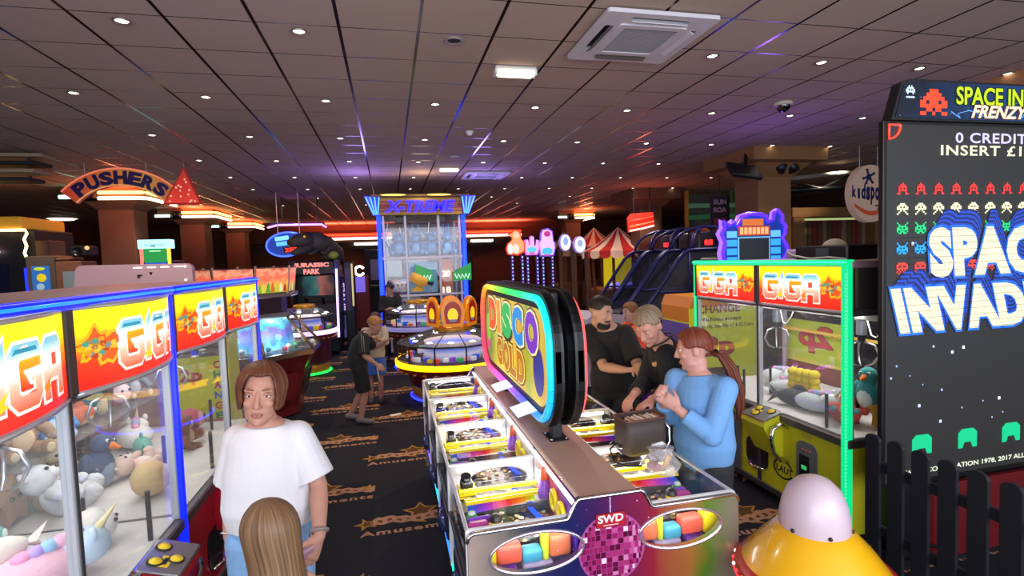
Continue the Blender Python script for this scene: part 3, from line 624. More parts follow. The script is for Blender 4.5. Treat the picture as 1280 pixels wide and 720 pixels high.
# ------------------------------------------------------------------ plush prizes
def plush(kind, root_loc, c1, c2, s, rz, label, tilt=(0, 0), grp=None):
    m1 = mat(c1, 0.95, sheen=0.08, noise=0.08, nscale=30, bump=0.3, bscale=90); m2 = mat(c2, 0.95, sheen=0.08); bl = mat('#0a0a0a', 0.15)
    t = thing({'bear': 'plush_bear', 'rabbit': 'plush_rabbit', 'ball': 'plush_ball', 'pillow': 'plush_unicorn', 'bird': 'plush_bird', 'fish': 'plush_fish', 'star': 'plush_star', 'sponge': 'plush_cushion'}[kind], label, 'plush toy', root_loc, rz, grp or 'plush prizes inside the claw cranes')
    t.rotation_euler = (tilt[0], tilt[1], rz); t.scale = (s, s, s)
    if kind in ('bear', 'rabbit'):
        b = MB(); b.ell((0, 0, 0.11), (0.095, 0.085, 0.115), m1); b.ell((0, -0.055, 0.105), (0.06, 0.04, 0.075), m2); b.build('body', t)
        b = MB(); b.ell((0, -0.01, 0.27), (0.088, 0.08, 0.078), m1); b.ell((0, -0.078, 0.252), (0.04, 0.03, 0.03), m2); b.ell((0, -0.108, 0.262), (0.012, 0.008, 0.009), bl); h = b.build('head', t)
        for sg in (-1, 1):
            b = MB()
            if kind == 'bear': b.ell((sg*0.072, 0.0, 0.33), (0.033, 0.018, 0.033), m1); b.ell((sg*0.072, -0.012, 0.33), (0.02, 0.01, 0.02), m2)
            else: b.ell((sg*0.045, 0.01, 0.40), (0.024, 0.014, 0.09), m1); b.ell((sg*0.045, -0.002, 0.40), (0.013, 0.007, 0.07), m2)
            b.build('ear', h)
            b = MB(); b.ell((sg*0.034, -0.083, 0.29), 0.010, bl, None, 10, 8); b.build('eye', h)
            b = MB(); b.tube([(sg*0.08, -0.01, 0.19), (sg*0.13, -0.05, 0.14), (sg*0.135, -0.09, 0.10)], [0.034, 0.033, 0.03], m1, 10); b.ell((sg*0.135, -0.09, 0.10), 0.032, m1, None, 10, 8); b.build('arm', t)
            b = MB(); b.tube([(sg*0.05, -0.03, 0.045), (sg*0.085, -0.12, 0.04)], [0.045, 0.04], m1, 10); b.ell((sg*0.088, -0.13, 0.045), (0.04, 0.03, 0.048), m1, None, 12, 8); b.ell((sg*0.09, -0.155, 0.045), (0.024, 0.01, 0.03), m2, None, 10, 8); b.build('leg', t)
    elif kind == 'ball':
        b = MB(); b.ell((0, 0, 0.1), (0.11, 0.10, 0.10), m1); b.build('body', t)
        b = MB(); b.ell((0, -0.045, 0.1), (0.085, 0.07, 0.075), m2); b.build('belly', t)
        for sg in (-1, 1):
            b = MB(); b.ell((sg*0.03, -0.108, 0.125), 0.011, bl, None, 10, 8); b.build('eye', t)
    elif kind == 'pillow':
        b = MB(); b.ell((0, 0, 0.09), (0.20, 0.13, 0.09), m1, None, 20, 12); b.build('body', t)
        b = MB(); b.ell((0.14, -0.05, 0.13), (0.095, 0.085, 0.075), m2, None, 18, 10); h = b.build('head', t)
        b = MB(); b.cyl((0.19, -0.06, 0.19), (0.25, -0.08, 0.27), 0.018, mat('#e8d8a0', 0.5), 10, 0.002); b.build('horn', h)
        for sg in (-1, 1):
            b = MB(); b.ell((0.13, -0.05+sg*0.06, 0.2), (0.014, 0.02, 0.03), m2, None, 10, 8); b.build('ear', h)
        b = MB()
        for k in range(5): b.ell((-0.05+0.04*k, -0.01*k, 0.175+0.006*k), (0.035, 0.03, 0.026), mat(('#e79ac0', '#b79ae0', '#9ac4e8', '#f0b0c8', '#c8a8e8')[k], 0.95), None, 10, 8)
        b.build('mane', h)
    elif kind == 'bird':
        b = MB(); b.ell((0, 0, 0.12), (0.09, 0.10, 0.125), m1); b.ell((0, -0.045, 0.10), (0.065, 0.062, 0.095), m2); b.build('body', t)
        b = MB(); b.ell((0, -0.01, 0.27), (0.07, 0.07, 0.068), m1); h = b.build('head', t)
        b = MB(); b.cyl((0, -0.06, 0.265), (0, -0.135, 0.25), 0.03, mat('#e87a2a', 0.8), 10, 0.006); b.build('beak', h)
        for sg in (-1, 1):
            b = MB(); b.ell((sg*0.03, -0.06, 0.295), 0.013, WHITE, None, 10, 8); b.ell((sg*0.03, -0.071, 0.295), 0.007, bl, None, 8, 6); b.build('eye', h)
            b = MB(); b.ell((sg*0.095, 0.01, 0.13), (0.022, 0.05, 0.085), m1, None, 12, 8); b.build('wing', t)
    elif kind == 'fish':
        b = MB(); b.ell((0, 0, 0.07), (0.15, 0.06, 0.07), m1, None, 18, 10); b.ell((0.03, 0, 0.05), (0.10, 0.056, 0.055), m2, None, 16, 8); b.build('body', t)
        b = MB(); b.add([(-0.12, 0, 0.07), (-0.22, 0.02, 0.15), (-0.18, 0, 0.07), (-0.22, -0.02, 0.0), (-0.17, 0.03, 0.07), (-0.17, -0.03, 0.07)], [(0, 1, 4), (4, 1, 2), (0, 5, 1), (5, 2, 1), (0, 4, 3), (4, 2, 3), (0, 3, 5), (5, 3, 2)], m1); b.build('tail', t)
        b = MB(); b.ell((0.02, 0, 0.14), (0.05, 0.012, 0.035), m1, None, 12, 8); b.build('fin', t)
        for sg in (-1, 1):
            b = MB(); b.ell((0.11, sg*0.043, 0.09), 0.014, WHITE, None, 10, 8); b.ell((0.116, sg*0.053, 0.09), 0.007, bl, None, 8, 6); b.build('eye', t)
    elif kind == 'star':
        b = MB(); b.prism(star(0, 0.12, 0.14, 0.55), 0.06, m1, frame((0, 0.03, 0), (1, 0, 0), (0, 0, 1))); o = b.build('body', t, None, 0.018)
        for sg in (-1, 1):
            b = MB(); b.ell((sg*0.03, -0.03, 0.14), 0.012, bl, None, 10, 8); b.build('eye', t)
    elif kind == 'sponge':
        b = MB()
        for i in range(4):
            for j in range(5): b.ell((-0.09+0.06*i, 0, 0.04+0.055*j), (0.045, 0.05, 0.04), m1, None, 10, 7)
        b.build('body', t)
        b = MB(); b.ell((-0.02, -0.04, 0.05), (0.07, 0.03, 0.05), m2, None, 12, 8); b.build('pocket', t)
    return t
def fill(cr_origin, rz, spec, where):
    """spec rows: kind, x, y, z above the prize floor, colours, scale, spin, words, tilt"""
    R = rot(rz)
    for (kind, x, y, z, c1, c2, s, sp, words, tl) in spec:
        p = TR(*cr_origin) @ R @ Vector((x, y, 0.757+z)); plush(kind, p, c1, c2, s, rz+sp, words+' '+where, tl)
fill((-1.09, 1.20, 0), PI/2, [
    ('pillow', 0.42, 0.38, 0.0, '#e8a8bc', '#f0d8dc', 1.15, 0.3, 'large pink and white plush unicorn lying flat', (0, 0)),
    ('pillow', 1.16, 0.30, 0.0, '#e8b4c4', '#c8dcec', 1.0, -0.5, 'pink plush unicorn with pale blue head', (0.1, 0)),
    ('ball', 1.50, 0.28, 0.0, '#e6e2da', '#f0ece6', 0.9, 0.4, 'round white plush ball', (0, 0)),
    ('bear', 1.30, 0.66, 0.03, '#c9a878', '#e0c8a0', 0.85, 1.2, 'tan plush bear lying on its side', (0, 1.1)),
    ('bear', 0.62, 0.80, 0.02, '#c2a888', '#e6dcc8', 1.35, 0.2, 'big beige plush bear sitting', (0, 0)),
    ('bear', 0.22, 0.82, 0.02, '#b89c78', '#dcc8a4', 1.15, 0.0, 'brown plush bear slumped', (0, -0.2)),
    ('bird', 1.05, 0.72, 0.0, '#25272c', '#4a4c52', 1.25, 0.6, 'charcoal grey plush bird', (0, 0)),
    ('fish', 1.12, 0.42, 0.14, '#dcd4c4', '#e8c8b8', 0.8, 2.4, 'cream plush fish lying on top of the pile', (0, 0)),
    ('ball', 0.96, 0.50, 0.0, '#6a58a8', '#8a78c0', 0.85, 0.8, 'purple plush ball', (0, 0)),
    ('bird', 1.40, 0.84, 0.30, '#3a9a92', '#e07848', 0.95, 0.3, 'teal and orange plush bird high', (0, 0.4)),
    ('rabbit', 1.18, 0.85, 0.30, '#4a86c0', '#cfe0ea', 0.9, -0.3, 'blue plush rabbit high', (0, 0.5)),
    ('rabbit', 1.52, 0.80, 0.02, '#5fb0a4', '#d8e8e0', 0.9, 0.2, 'sea green plush rabbit', (0, 0)),
    ('fish', 1.60, 0.85, 0.30, '#d86a3a', '#e8c090', 0.8, 0.4, 'orange plush fish high', (0.3, 0)),
    ('bear', 0.86, 0.86, 0.02, '#7a6a62', '#b4a498', 0.9, -0.4, 'grey brown plush bear', (0, 0)),
    ('bear', 0.95, 0.85, 0.30, '#8ab4c8', '#d8e4ea', 0.85, 0.2, 'pale blue plush bear on the lower rear shelf', (0, 0)),
    ('bird', 0.70, 0.85, 0.30, '#c86a5a', '#e8d0c0', 0.8, -0.2, 'brick red plush bird on the lower rear shelf', (0, 0)),
    ('ball', 0.45, 0.85, 0.30, '#4a9a6a', '#c8dcc8', 0.95, 0.1, 'green plush ball on the lower rear shelf', (0, 0)),
    ('ball', 1.62, 0.86, 0.555, '#7a9ac8', '#dce4ec', 0.9, 0.1, 'blue grey plush ball on the top rear shelf', (0, 0)),
    ('bird', 1.42, 0.86, 0.555, '#b88ac0', '#e8dcec', 0.75, 0.1, 'lilac plush bird on the top rear shelf', (0, 0)),
    ('fish', 1.18, 0.86, 0.555, '#3aa0b0', '#c0e0e0', 0.8, 0.2, 'turquoise plush fish on the top rear shelf', (0, 0)),
    ('ball', 0.92, 0.86, 0.555, '#d8b0a0', '#ecdcd4', 0.9, 0.2, 'peach plush ball on the top rear shelf', (0, 0)),
], 'in the nearest red crane')
fill((-1.09, 2.95, 0), PI/2, [
    ('ball', 0.30, 0.25, 0.0, '#d0b078', '#e6c898', 0.95, 0.3, 'round golden tan plush ball', (0, 0)),
    ('bear', 0.22, 0.55, 0.0, '#dcdce0', '#f0f0f0', 0.95, 0.4, 'white plush bear lying back', (-0.7, 0)),
    ('bird', 0.50, 0.62, 0.0, '#4a5878', '#8a98b0', 0.9, -0.2, 'slate blue plush bird', (0, 0.3)),
    ('rabbit', 0.75, 0.40, 0.0, '#e8c8b8', '#f0e0d8', 0.75, 0.9, 'cream plush rabbit', (-1.2, 0)),
    ('fish', 0.95, 0.55, 0.02, '#58a89a', '#b8d8c8', 0.9, 0.5, 'mint green plush fish', (0, 0)),
    ('bear', 1.15, 0.38, 0.0, '#7a4a38', '#c09878', 0.8, 0.2, 'dark brown plush bear', (0, -0.5)),
    ('pillow', 1.25, 0.72, 0.0, '#e6e0dc', '#f2ece8', 0.85, 0.6, 'white plush unicorn', (0, 0)),
    ('ball', 1.50, 0.45, 0.0, '#a84a5a', '#d8a0a8', 0.9, 0.3, 'dusky red plush ball', (0, 0)),
    ('star', 0.12, 0.80, 0.0, '#b08a6a', '#b08a6a', 1.0, 0.0, 'light brown plush star', (0, 0)),
    ('bear', 0.40, 0.80, 0.0, '#b8946a', '#dcc49a', 1.0, -0.5, 'honey brown plush bear at the back', (0, 0)),
    ('bear', 0.25, 0.82, 0.305, '#9c7c5c', '#d8c4a0', 0.85, -0.6, 'mid brown plush bear on the lower rear shelf', (0, 0)),
    ('rabbit', 0.50, 0.82, 0.305, '#4a86c0', '#cfe0ea', 0.72, -0.6, 'blue plush rabbit on the lower rear shelf', (0, 0)),
    ('fish', 0.78, 0.82, 0.305, '#d8683a', '#e8c090', 0.85, -0.3, 'orange plush fish on the lower rear shelf', (0, 0)),
    ('bird', 1.02, 0.82, 0.305, '#2f8f8a', '#d8c8a8', 0.72, -0.6, 'teal plush bird on the lower rear shelf', (0, 0)),
    ('ball', 1.24, 0.82, 0.305, '#b86a8a', '#e4c8d4', 0.9, -0.4, 'rose plush ball on the lower rear shelf', (0, 0)),
    ('bear', 1.48, 0.82, 0.305, '#7a828c', '#c8ccd2', 0.72, -0.5, 'steel grey plush bear on the lower rear shelf', (0, 0)),
    ('fish', 0.30, 0.84, 0.555, '#3a8ac8', '#d8b8a8', 0.9, -0.3, 'sky blue plush fish on the top rear shelf', (0, 0)),
    ('ball', 0.58, 0.84, 0.555, '#5aa8b0', '#d0e0dc', 0.9, -0.4, 'aqua plush ball on the top rear shelf', (0, 0)),
    ('fish', 0.86, 0.84, 0.555, '#c87a9a', '#ecd0dc', 0.85, -0.3, 'pink plush fish on the top rear shelf', (0, 0)),
    ('ball', 1.12, 0.84, 0.555, '#7a6ab0', '#ccc4e0', 0.85, -0.4, 'violet plush ball on the top rear shelf', (0, 0)),
    ('ball', 1.40, 0.84, 0.555, '#c8a04a', '#ead8a8', 0.85, -0.4, 'mustard plush ball on the top rear shelf', (0, 0)),
], 'in the second red crane')
fill((2.86, 4.51, 0), -PI/2, [
    ('sponge', 0.98, 0.32, 0.0, '#f0d020', '#f0905a', 0.95, 0.3, 'bumpy bright yellow plush cushion', (0, 0)),
    ('fish', 1.02, 0.22, 0.0, '#4a4e54', '#6a6e74', 1.0, 0.5, 'flat dark grey plush fish', (0, 0)),
    ('fish', 1.24, 0.72, 0.02, '#2c2e30', '#55585c', 1.3, -0.3, 'black plush fish lying at the back', (0, 0)),
    ('sponge', 1.50, 0.66, 0.02, '#f2cc18', '#f6dc50', 1.0, -0.1, 'second bumpy yellow plush cushion beside the corner', (0, 0)),
    ('bird', 1.55, 0.34, 0.12, '#3f9a96', '#e8ece8', 0.85, 0.3, 'teal plush bird with white front', (0, 0)),
    ('rabbit', 1.50, 0.20, 0.0, '#d85a4a', '#3f9a96', 0.8, 0.6, 'coral red plush rabbit', (-0.9, 0)),
    ('bear', 1.30, 0.45, 0.0, '#b8bcc0', '#d8dcde', 0.8, 1.0, 'pale grey plush bear lying down', (-1.2, 0)),
    ('pillow', 1.18, 0.26, 0.0, '#c8ccce', '#dcdfe0', 0.8, 0.4, 'pale grey plush unicorn', (0, 0)),
    ('pillow', 0.45, 0.55, 0.0, '#d2d6da', '#e2e4e6', 0.9, 0.2, 'white plush unicorn under the left claw', (0, 0)),
    ('pillow', 0.72, 0.40, 0.0, '#c4c8cc', '#d8dadc', 0.8, 1.2, 'grey white plush unicorn by the middle post', (0, 0)),
    ('fish', 1.62, 0.55, 0.0, '#2a7ac0', '#88b8e0', 1.2, -1.2, 'blue plush fish by the side glass', (0, 0.2)),
    ('star', 1.64, 0.38, 0.0, '#e0a838', '#e0a838', 0.9, 1.2, 'golden yellow plush star by the side glass', (0, 0)),
    ('bird', 1.62, 0.78, 0.30, '#6aa8a8', '#a8c8c8', 0.95, 1.4, 'grey green plush bird hung high by the side glass', (0, 0.3)),
    ('ball', 1.66, 0.62, 0.24, '#e8e4e0', '#e06a6a', 0.7, 1.5, 'white and pink plush ball by the side glass', (0, 0)),
    ('rabbit', 1.62, 0.86, 0.02, '#c84a3a', '#e8b050', 0.9, 1.4, 'red plush rabbit by the side glass', (0, 0)),
    ('bear', 1.60, 0.70, 0.52, '#8a9098', '#e8e8ea', 0.8, 1.5, 'grey plush bear highest by the side glass', (0, 0.4)),
], 'in the yellow crane')
# ------------------------------------------------------------------ the eight-seat coin pusher in the middle
def rainbow(i, n, s=3.2, stops=('#ff2a3c', '#ff8a10', '#c8f010', '#10e050', '#08e0c0', '#0aa8ff', '#2a58ff', '#b040ff', '#ff4ab0')):
    t = i/n*len(stops); a = int(t) % len(stops); f = t-int(t); b = (a+1) % len(stops)
    ca, cb = lin(stops[a]), lin(stops[b]); return tuple(round(ca[k]*(1-f)+cb[k]*f, 3) for k in range(3))
def coin_pusher_table():
    X0, Y0 = 0.87, 2.05; L = 2.83; HW = 0.615
    root = thing('coin_pusher', 'long coin pusher table with lit glass bays and a mirror ball print', 'coin pusher', (X0, Y0, 0))
    gapm = mat('#8a827e', 0.35, 0.3)
    beige = mat('#b4917f', 0.5, 0.0)
    # end cheeks with oval windows
    def S(x0, z0, x1, z1, n=8): return [(x0+(x1-x0)*(i/n), z0+(z1-z0)*(0.5-0.5*math.cos(PI*i/n))) for i in range(n+1)]
    prof = [(-HW, 0.10), (HW, 0.10), (HW, 0.87)] + [(HW-0.03+0.03*math.cos(a), 0.875+0.03*math.sin(a)) for a in (0.3, 0.8, 1.2, 1.57)] + S(0.20, 0.905, 0.137, 0.985) + S(-0.137, 0.985, -0.20, 0.905) + [(-HW+0.03+0.03*math.cos(a), 0.875+0.03*math.sin(a)) for a in (1.57, 2.0, 2.5, 2.9)] + [(-HW, 0.87)]
    ART = ramp_mat('X', [(0.0, '#9a867c'), (0.14, '#5a5852'), (0.24, '#26284a'), (0.36, '#14164e'), (0.46, '#34104c'), (0.55, '#64103e'), (0.66, '#8a1a2c'), (0.78, '#96602c'), (0.88, '#4e7420'), (1.0, '#8c7a72')], -HW, HW, 0.0, 0.35, noise=0.09, nscale=5)
    for y, nm in ((0.0, 'end_cheek'), (L, 'end_cheek')):
        vs, fs = plate_with_holes(prof, [oval(0.198, 0.083, 32, -0.328, 0.79), oval(0.198, 0.083, 32, 0.328, 0.79)], 0.03)
        F = frame((0, y, 0), (1, 0, 0), (0, 0, 1))
        b = MB(); b.add(vs, fs, ART, F); ck = b.build(nm, root)
        e = MB(); e.tube([F @ Vector((x, z, 0.012 if y == 0 else -0.012)) for x, z in prof[2:]], 0.009, CHROME, 6); e.build('chrome_edge', ck)
        for sg in (-1, 1):
            e = MB(); e.tube([F @ Vector((x+sg*0.328, z+0.79, 0.016)) for x, z in oval(0.2, 0.085, 36)], 0.007, mat('#d8c8d8', 0.15, 0.8), 6, True); e.build('window_trim', ck)
            e = MB(); e.add([(x+sg*0.328, z+0.79, 0.0) for x, z in oval(0.198, 0.083, 32)], [tuple(range(32))], GLASS, F); e.build('window_pane', ck)
        if y == 0.0:
            F2 = frame((0, -0.0155, 0.755), (1, 0, 0), (0, 0, 1)); rr = random.Random(5)
            glow = ramp_mat('X', [(0, '#5a1a5a'), (0.5, '#9a2a6a'), (1, '#8a2a4a')], -0.2, 0.2, 0.0, 0.3, noise=0.2, nscale=12)
            e = MB(); e.add([(x, z, 0) for x, z in oval(0.152, 0.152, 36)], [tuple(range(36))], mat('#a04a86', 0.3), F2)
            n = 17
            tones = ['#6a0a3a', '#7c1248', '#8e1c56', '#a02a66', '#58082e', '#b84a86', '#c87aa6', '#48062a', '#e8c8da']
            for i in range(n):
                la = -PI/2+PI*(i+0.5)/n; rz_ = 0.142*math.sin(la); rad = 0.142*math.cos(la); nn = max(3, int(2*rad/0.0165))
                for j in range(nn):
                    a0, a1 = -PI/2+PI*(j+0.06)/nn, -PI/2+PI*(j+0.94)/nn
                    x0, x1 = rad*math.sin(a0), rad*math.sin(a1); z0 = 0.142*math.sin(la-PI/n*0.46); z1 = 0.142*math.sin(la+PI/n*0.46)
                    w = rr.random(); k = 8 if w > 0.96 else rr.randrange(0, 5) if x0 < 0 else rr.randrange(1, 7)
                    e.add([(x0, z0, 0.0012), (x1, z0, 0.0012), (x1, z1, 0.0012), (x0, z1, 0.0012)], [(0, 1, 2, 3)], mat(tones[k], 0.25), F2)
            e.build('mirror_ball_print', ck)
            e = MB(); e.prism(rrect(0.135, 0.062, 0.006), 0.002, mat('#7a1420', 0.3), F2 @ TR(-0.005, 0.125, 0.002)); e.prism(rrect(0.129, 0.056, 0.004), 0.001, mat('#a8202c', 0.3), F2 @ TR(-0.005, 0.125, 0.0035))
            e.text('SWD', 0.115, 0.034, mat('#f2e4e4', 0.4), F2 @ TR(-0.005, 0.132, 0), 0.03, 0.0, 0.0055); e.b2((-0.04, 0.102, 0.0045), (0.03, 0.106, 0.0055), mat('#d8b4b4', 0.4), 0, F2)
            e.b2((-0.007, 0.156, 0.001), (-0.003, 0.225, 0.002), mat('#c8b8d8', 0.4), 0, F2); e.build('maker_badge', ck)
            e = MB()
            for g, c, z in ((0.09, '#241038', 0.001), (0.06, '#e8a82c', 0.002), (0.03, '#7a2a78', 0.003)): e.text('DISCO', 0.42, 0.14, mat(c, 0.35), F2 @ TR(0.0, -0.24, 0), g, 0.15, z)
            for g, c, z in ((0.09, '#241038', 0.001), (0.05, '#e8b83c', 0.002)): e.text('GOLD', 0.34, 0.11, mat(c, 0.35), F2 @ TR(0.02, -0.38, 0), g, 0.15, z)
            e.build('printed_lettering', ck)
            e = MB()
            for k in range(26):
                x = rr.uniform(-0.28, 0.3); z = rr.uniform(-0.02, 0.2)
                if x*x+(z)**2 < 0.026: continue
                if abs(x) > 0.13 and z > 0.13: continue
                r = rr.choice((0.0015, 0.002, 0.003)); e.add([(x+r*math.cos(t), z+r*math.sin(t), 0.0004) for t in [PI*q/3 for q in range(6)]], [tuple(range(6))], mat('#c8c0e8', 0.4), F2)
            e.build('printed_stars', ck)
    # ledge along the middle, in two lengths
    b = MB(); b.b2((-0.132, -0.012, 0.95), (0.132, 1.384, 0.988), beige, 0.006); b.b2((-0.132, 1.39, 0.95), (0.132, L+0.012, 0.988), beige, 0.006); b.build('ledge', root)
    b = MB(); b.b2((-0.11, 0.02, 0.12), (0.11, L-0.02, 0.95), mat('#1c1a22', 0.6)); b.build('core', root)
    b = MB()
    for sg in (-1, 1): b.b2((sg*0.10, 0.015, 0.10), (sg*(HW-0.03), L-0.015, 0.62), mat('#1a1b2c', 0.35, coat=0.3), 0.01)
    b.build('base_cabinet', root)
    for (cx, cy) in ((-0.5, 0.15), (0.5, 0.15), (-0.5, L-0.15), (0.5, L-0.15)):
        b = MB(); b.cyl((cx, cy, 0), (cx, cy, 0.10), 0.03, BLACK, 12); b.build('foot', root)
    WLED = lit('#f4f8ff', 3.0); rr = random.Random(11)
    white = mat('#eceef0', 0.4); yel = mat('#f0d808', 0.35, coat=0.4); bed = mat('#6b6a6c', 0.35, 0.6, noise=0.2, nscale=40)
    coin_m = [mat('#b88a5a', 0.3, 0.8), mat('#c8a878', 0.3, 0.8), mat('#a0703c', 0.35, 0.8), mat('#d8d0c4', 0.25, 0.8)]
    for sg in (-1, 1):
        def P(u, y, z): return (sg*(HW-u), y, z)
        for k in range(4):
            ya, yb = 0.02+0.6975*k, 0.02+0.6975*(k+1)-0.0
            b = MB(); b.b2(P(0.03, ya+(0.14 if k == 0 else 0.0), 0.70), P(0.49, yb, 0.745), bed); b.b2(P(0.03, ya+0.40, 0.745), P(0.49, yb-0.02, 0.785), bed, 0.004); bd = b.build('playfield', root)
            c = MB()
            for q in range(95):
                u = rr.uniform(0.14, 0.44); y = rr.uniform(ya+0.12, ya+0.38); z = 0.746+rr.random()*0.02
                if q > 60: u = rr.uniform(0.1, 0.45); y = rr.uniform(ya+0.45, yb-0.06); z = 0.786+rr.random()*0.004
                M = TR(*P(u, y, z)) @ Matrix.Rotation(rr.uniform(-0.25, 0.25), 4, 'X') @ Matrix.Rotation(rr.uniform(-0.25, 0.25), 4, 'Y')
                c.add([(0.013*math.cos(a), 0.013*math.sin(a), 0.002) for a in [2*PI*i/10 for i in range(10)]], [tuple(range(10))], coin_m[q % 4], M)
                c.add([(0.013*math.cos(a), 0.013*math.sin(a), h) for h in (0, 0.002) for a in [2*PI*i/10 for i in range(10)]], [(i, (i+1) % 10, 10+(i+1) % 10, 10+i) for i in range(10)], coin_m[q % 4], M)
            stuff(c.build('coins', bd))
            # printed rainbow apron and slanted blue line on the bed
            c = MB(); n = 14
            for i in range(n):
                u0, u1 = 0.06+0.34*i/n, 0.06+0.34*(i+1)/n; f = i/n
                c.add([P(u0, ya+0.345+0.05*f, 0.80), P(u1, ya+0.345+0.05*(f+1/n), 0.80), P(u1, ya+0.42+0.02*f, 0.815), P(u0, ya+0.415+0.02*f, 0.815)], [(0, 1, 2, 3) if sg < 0 else (3, 2, 1, 0)], mat(rainbow((i*0.62+9) % n, n), 0.35))
            c.build('rainbow_apron', bd)
            c = MB(); c.add([P(0.31, yb-0.05, 0.787), P(0.335, yb-0.05, 0.787), P(0.39, ya+0.405, 0.787), P(0.36, ya+0.405, 0.787)], [(0, 1, 2, 3), (3, 2, 1, 0)], lit('#2a58ff', 1.4))
            c.add([P(0.355, ya+0.395, 0.768), P(0.385, ya+0.395, 0.768), P(0.43, ya+0.1, 0.768), P(0.40, ya+0.1, 0.768)], [(0, 1, 2, 3), (3, 2, 1, 0)], lit('#2a58ff', 1.4)); c.build('blue_line', bd)
            if k == 0:
                # bright pieces standing just behind the end window
                for (u0, u1, z0, z1, cc) in ((0.05, 0.13, 0.70, 0.80, '#e8d020'), (0.13, 0.24, 0.71, 0.79, '#e8604a'), (0.24, 0.33, 0.70, 0.76, '#4aa0b8'), (0.33, 0.36, 0.70, 0.84, '#d8e040'), (0.36, 0.46, 0.71, 0.80, '#e87a50'), (0.10, 0.22, 0.665, 0.70, '#8a50c0'), (0.24, 0.38, 0.665, 0.70, '#c8b8d8')):
                    c = MB(); c.b2(P(u0, 0.055, z0), P(u1, 0.12, z1), mat(cc, 0.4), 0.015, None, 2); c.build('window_prize', root)
                c = MB(); c.b2(P(0.03, 0.025, 0.645), P(0.48, 0.15, 0.665), mat('#b8b0b8', 0.4)); c.build('window_shelf', root)
                lamp('AREA', 'bay_light', P(0.26, 0.045, 0.885), 0.5, (1, 1, 1), 0.4, 0.04, (math.radians(25), 0, 0), None, root)
            # two yellow coin chutes across the bay
            for (y0, y1, z0, z1, w) in ((0.40, 0.44, 0.835, 0.825, 0.034), (0.485, 0.50, 0.85, 0.845, 0.022)):
                c = MB(); p = Vector(P(0.05, ya+y0, z0)); q = Vector(P(0.435, ya+y1, z1)); d = (q-p); F = frame(p, d, (0, 1, 0)); l = d.length
                c.b2((0, -w/2, -0.012), (l, w/2, 0.0), yel, 0.003, F); c.b2((0, -w/2, 0), (l, -w/2+0.005, 0.007), yel, 0, F); c.b2((0, w/2-0.005, 0), (l, w/2, 0.007), yel, 0, F); c.build('coin_chute', root)
            # coin entry unit at the far aisle corner
            c = MB(); c.b2(P(0.035, yb-0.17, 0.80), P(0.13, yb-0.07, 0.835), yel, 0.006); c.b2(P(0.03, yb-0.17, 0.785), P(0.10, yb-0.10, 0.80), mat('#c8a810', 0.4), 0.005); ce = c.build('coin_entry', root)
            c = MB(); c.b2(P(0.05, yb-0.155, 0.83), P(0.115, yb-0.09, 0.87), BLACK, 0.012, None, 2); c.cyl(P(0.08, yb-0.12, 0.865), P(0.08, yb-0.13, 0.895), 0.026, BLACK, 14); c.ell(P(0.08, yb-0.145, 0.875), 0.016, BLACKM, None, 10, 8); c.build('coin_head', ce)
            # prizes set on the bed
            c = MB(); c.cyl(P(0.17, ya+0.25, 0.76), P(0.17, ya+0.25, 0.80), 0.028, mat('#f0d020', 0.3), 16); c.lathe([(0.028, 0), (0.026, 0.018), (0.016, 0.03), (0, 0.034)], BLACK, 16, TR(*P(0.17, ya+0.25, 0.80))); c.build('prize_capsule', root)
            c = MB(); c.ell(P(0.075, ya+0.36, 0.775), (0.03, 0.026, 0.024), mat('#3aa05a', 0.4), None, 12, 8); c.ell(P(0.075, ya+0.36, 0.797), (0.02, 0.018, 0.012), mat('#d8e8d8', 0.4), None, 10, 6); c.build('prize_capsule', root)
            c = MB(); c.b2(P(0.06, ya+0.17, 0.775), P(0.16, ya+0.205, 0.79), mat('#e6e6ea', 0.3), 0.006); c.b2(P(0.05, ya+0.15, 0.755), P(0.17, ya+0.22, 0.776), BLACK, 0.004); c.build('ticket_printer', root)
            c = MB(); c.b2(P(0.045, ya+0.27, 0.765), P(0.14, ya+0.31, 0.79), mat('#b03a8a', 0.3), 0.01); c.b2(P(0.05, ya+0.31, 0.765), P(0.16, ya+0.335, 0.795), mat('#7a3ac0', 0.3), 0.008); c.build('prize_box', root)
            # riser under the ledge: purple print with yellow loops
            c = MB(); c.b2(P(0.474, ya+0.02, 0.69), P(0.484, yb-0.02, 0.95), ramp_mat('Y', [(0, '#5a3ac0'), (0.3, '#8a4ac8'), (0.6, '#e86a4a'), (1, '#f4f0f4')], 0.0, 0.7, 0, 0.35, noise=0.15, nscale=4)); rs = c.build('riser_panel', root)
            for (yy, zz, r) in ((0.16, 0.83, 0.042), (0.27, 0.85, 0.036)):
                e = MB(); e.tube([P(0.455, ya+yy+r*math.cos(a), zz+r*1.2*math.sin(a)) for a in [2*PI*i/14 for i in range(14)]], 0.012, yel, 8, True); e.build('yellow_loop', rs)
            e = MB(); e.lathe([(0, 0.09), (0.02, 0.06), (0.036, 0.0), (0.034, -0.03), (0, -0.04)], mat('#8a48c0', 0.4), 14, TR(*P(0.455, ya+0.42, 0.83))); e.lathe([(0, 0.13), (0.012, 0.11), (0.022, 0.06), (0, 0.06)], mat('#f0704a', 0.4), 12, TR(*P(0.455, ya+0.42, 0.83))); e.build('cone_figure', rs)
            # white strip light under the ledge and along the far divider
            c = MB(); c.b2(P(0.462, ya+0.02, 0.935), P(0.474, yb-0.02, 0.952), WLED); c.build('strip_light', root)
            c = MB(); c.b2(P(0.05, yb-0.012, 0.872), P(0.44, yb-0.004, 0.890), WLED); c.build('strip_light', root)
            lamp('AREA', 'bay_light', P(0.26, (ya+yb)/2+0.2, 0.885), 1.9, (0.97, 0.98, 1.0), 0.4, 0.2, (math.radians(-12), 0, 0), None, root)
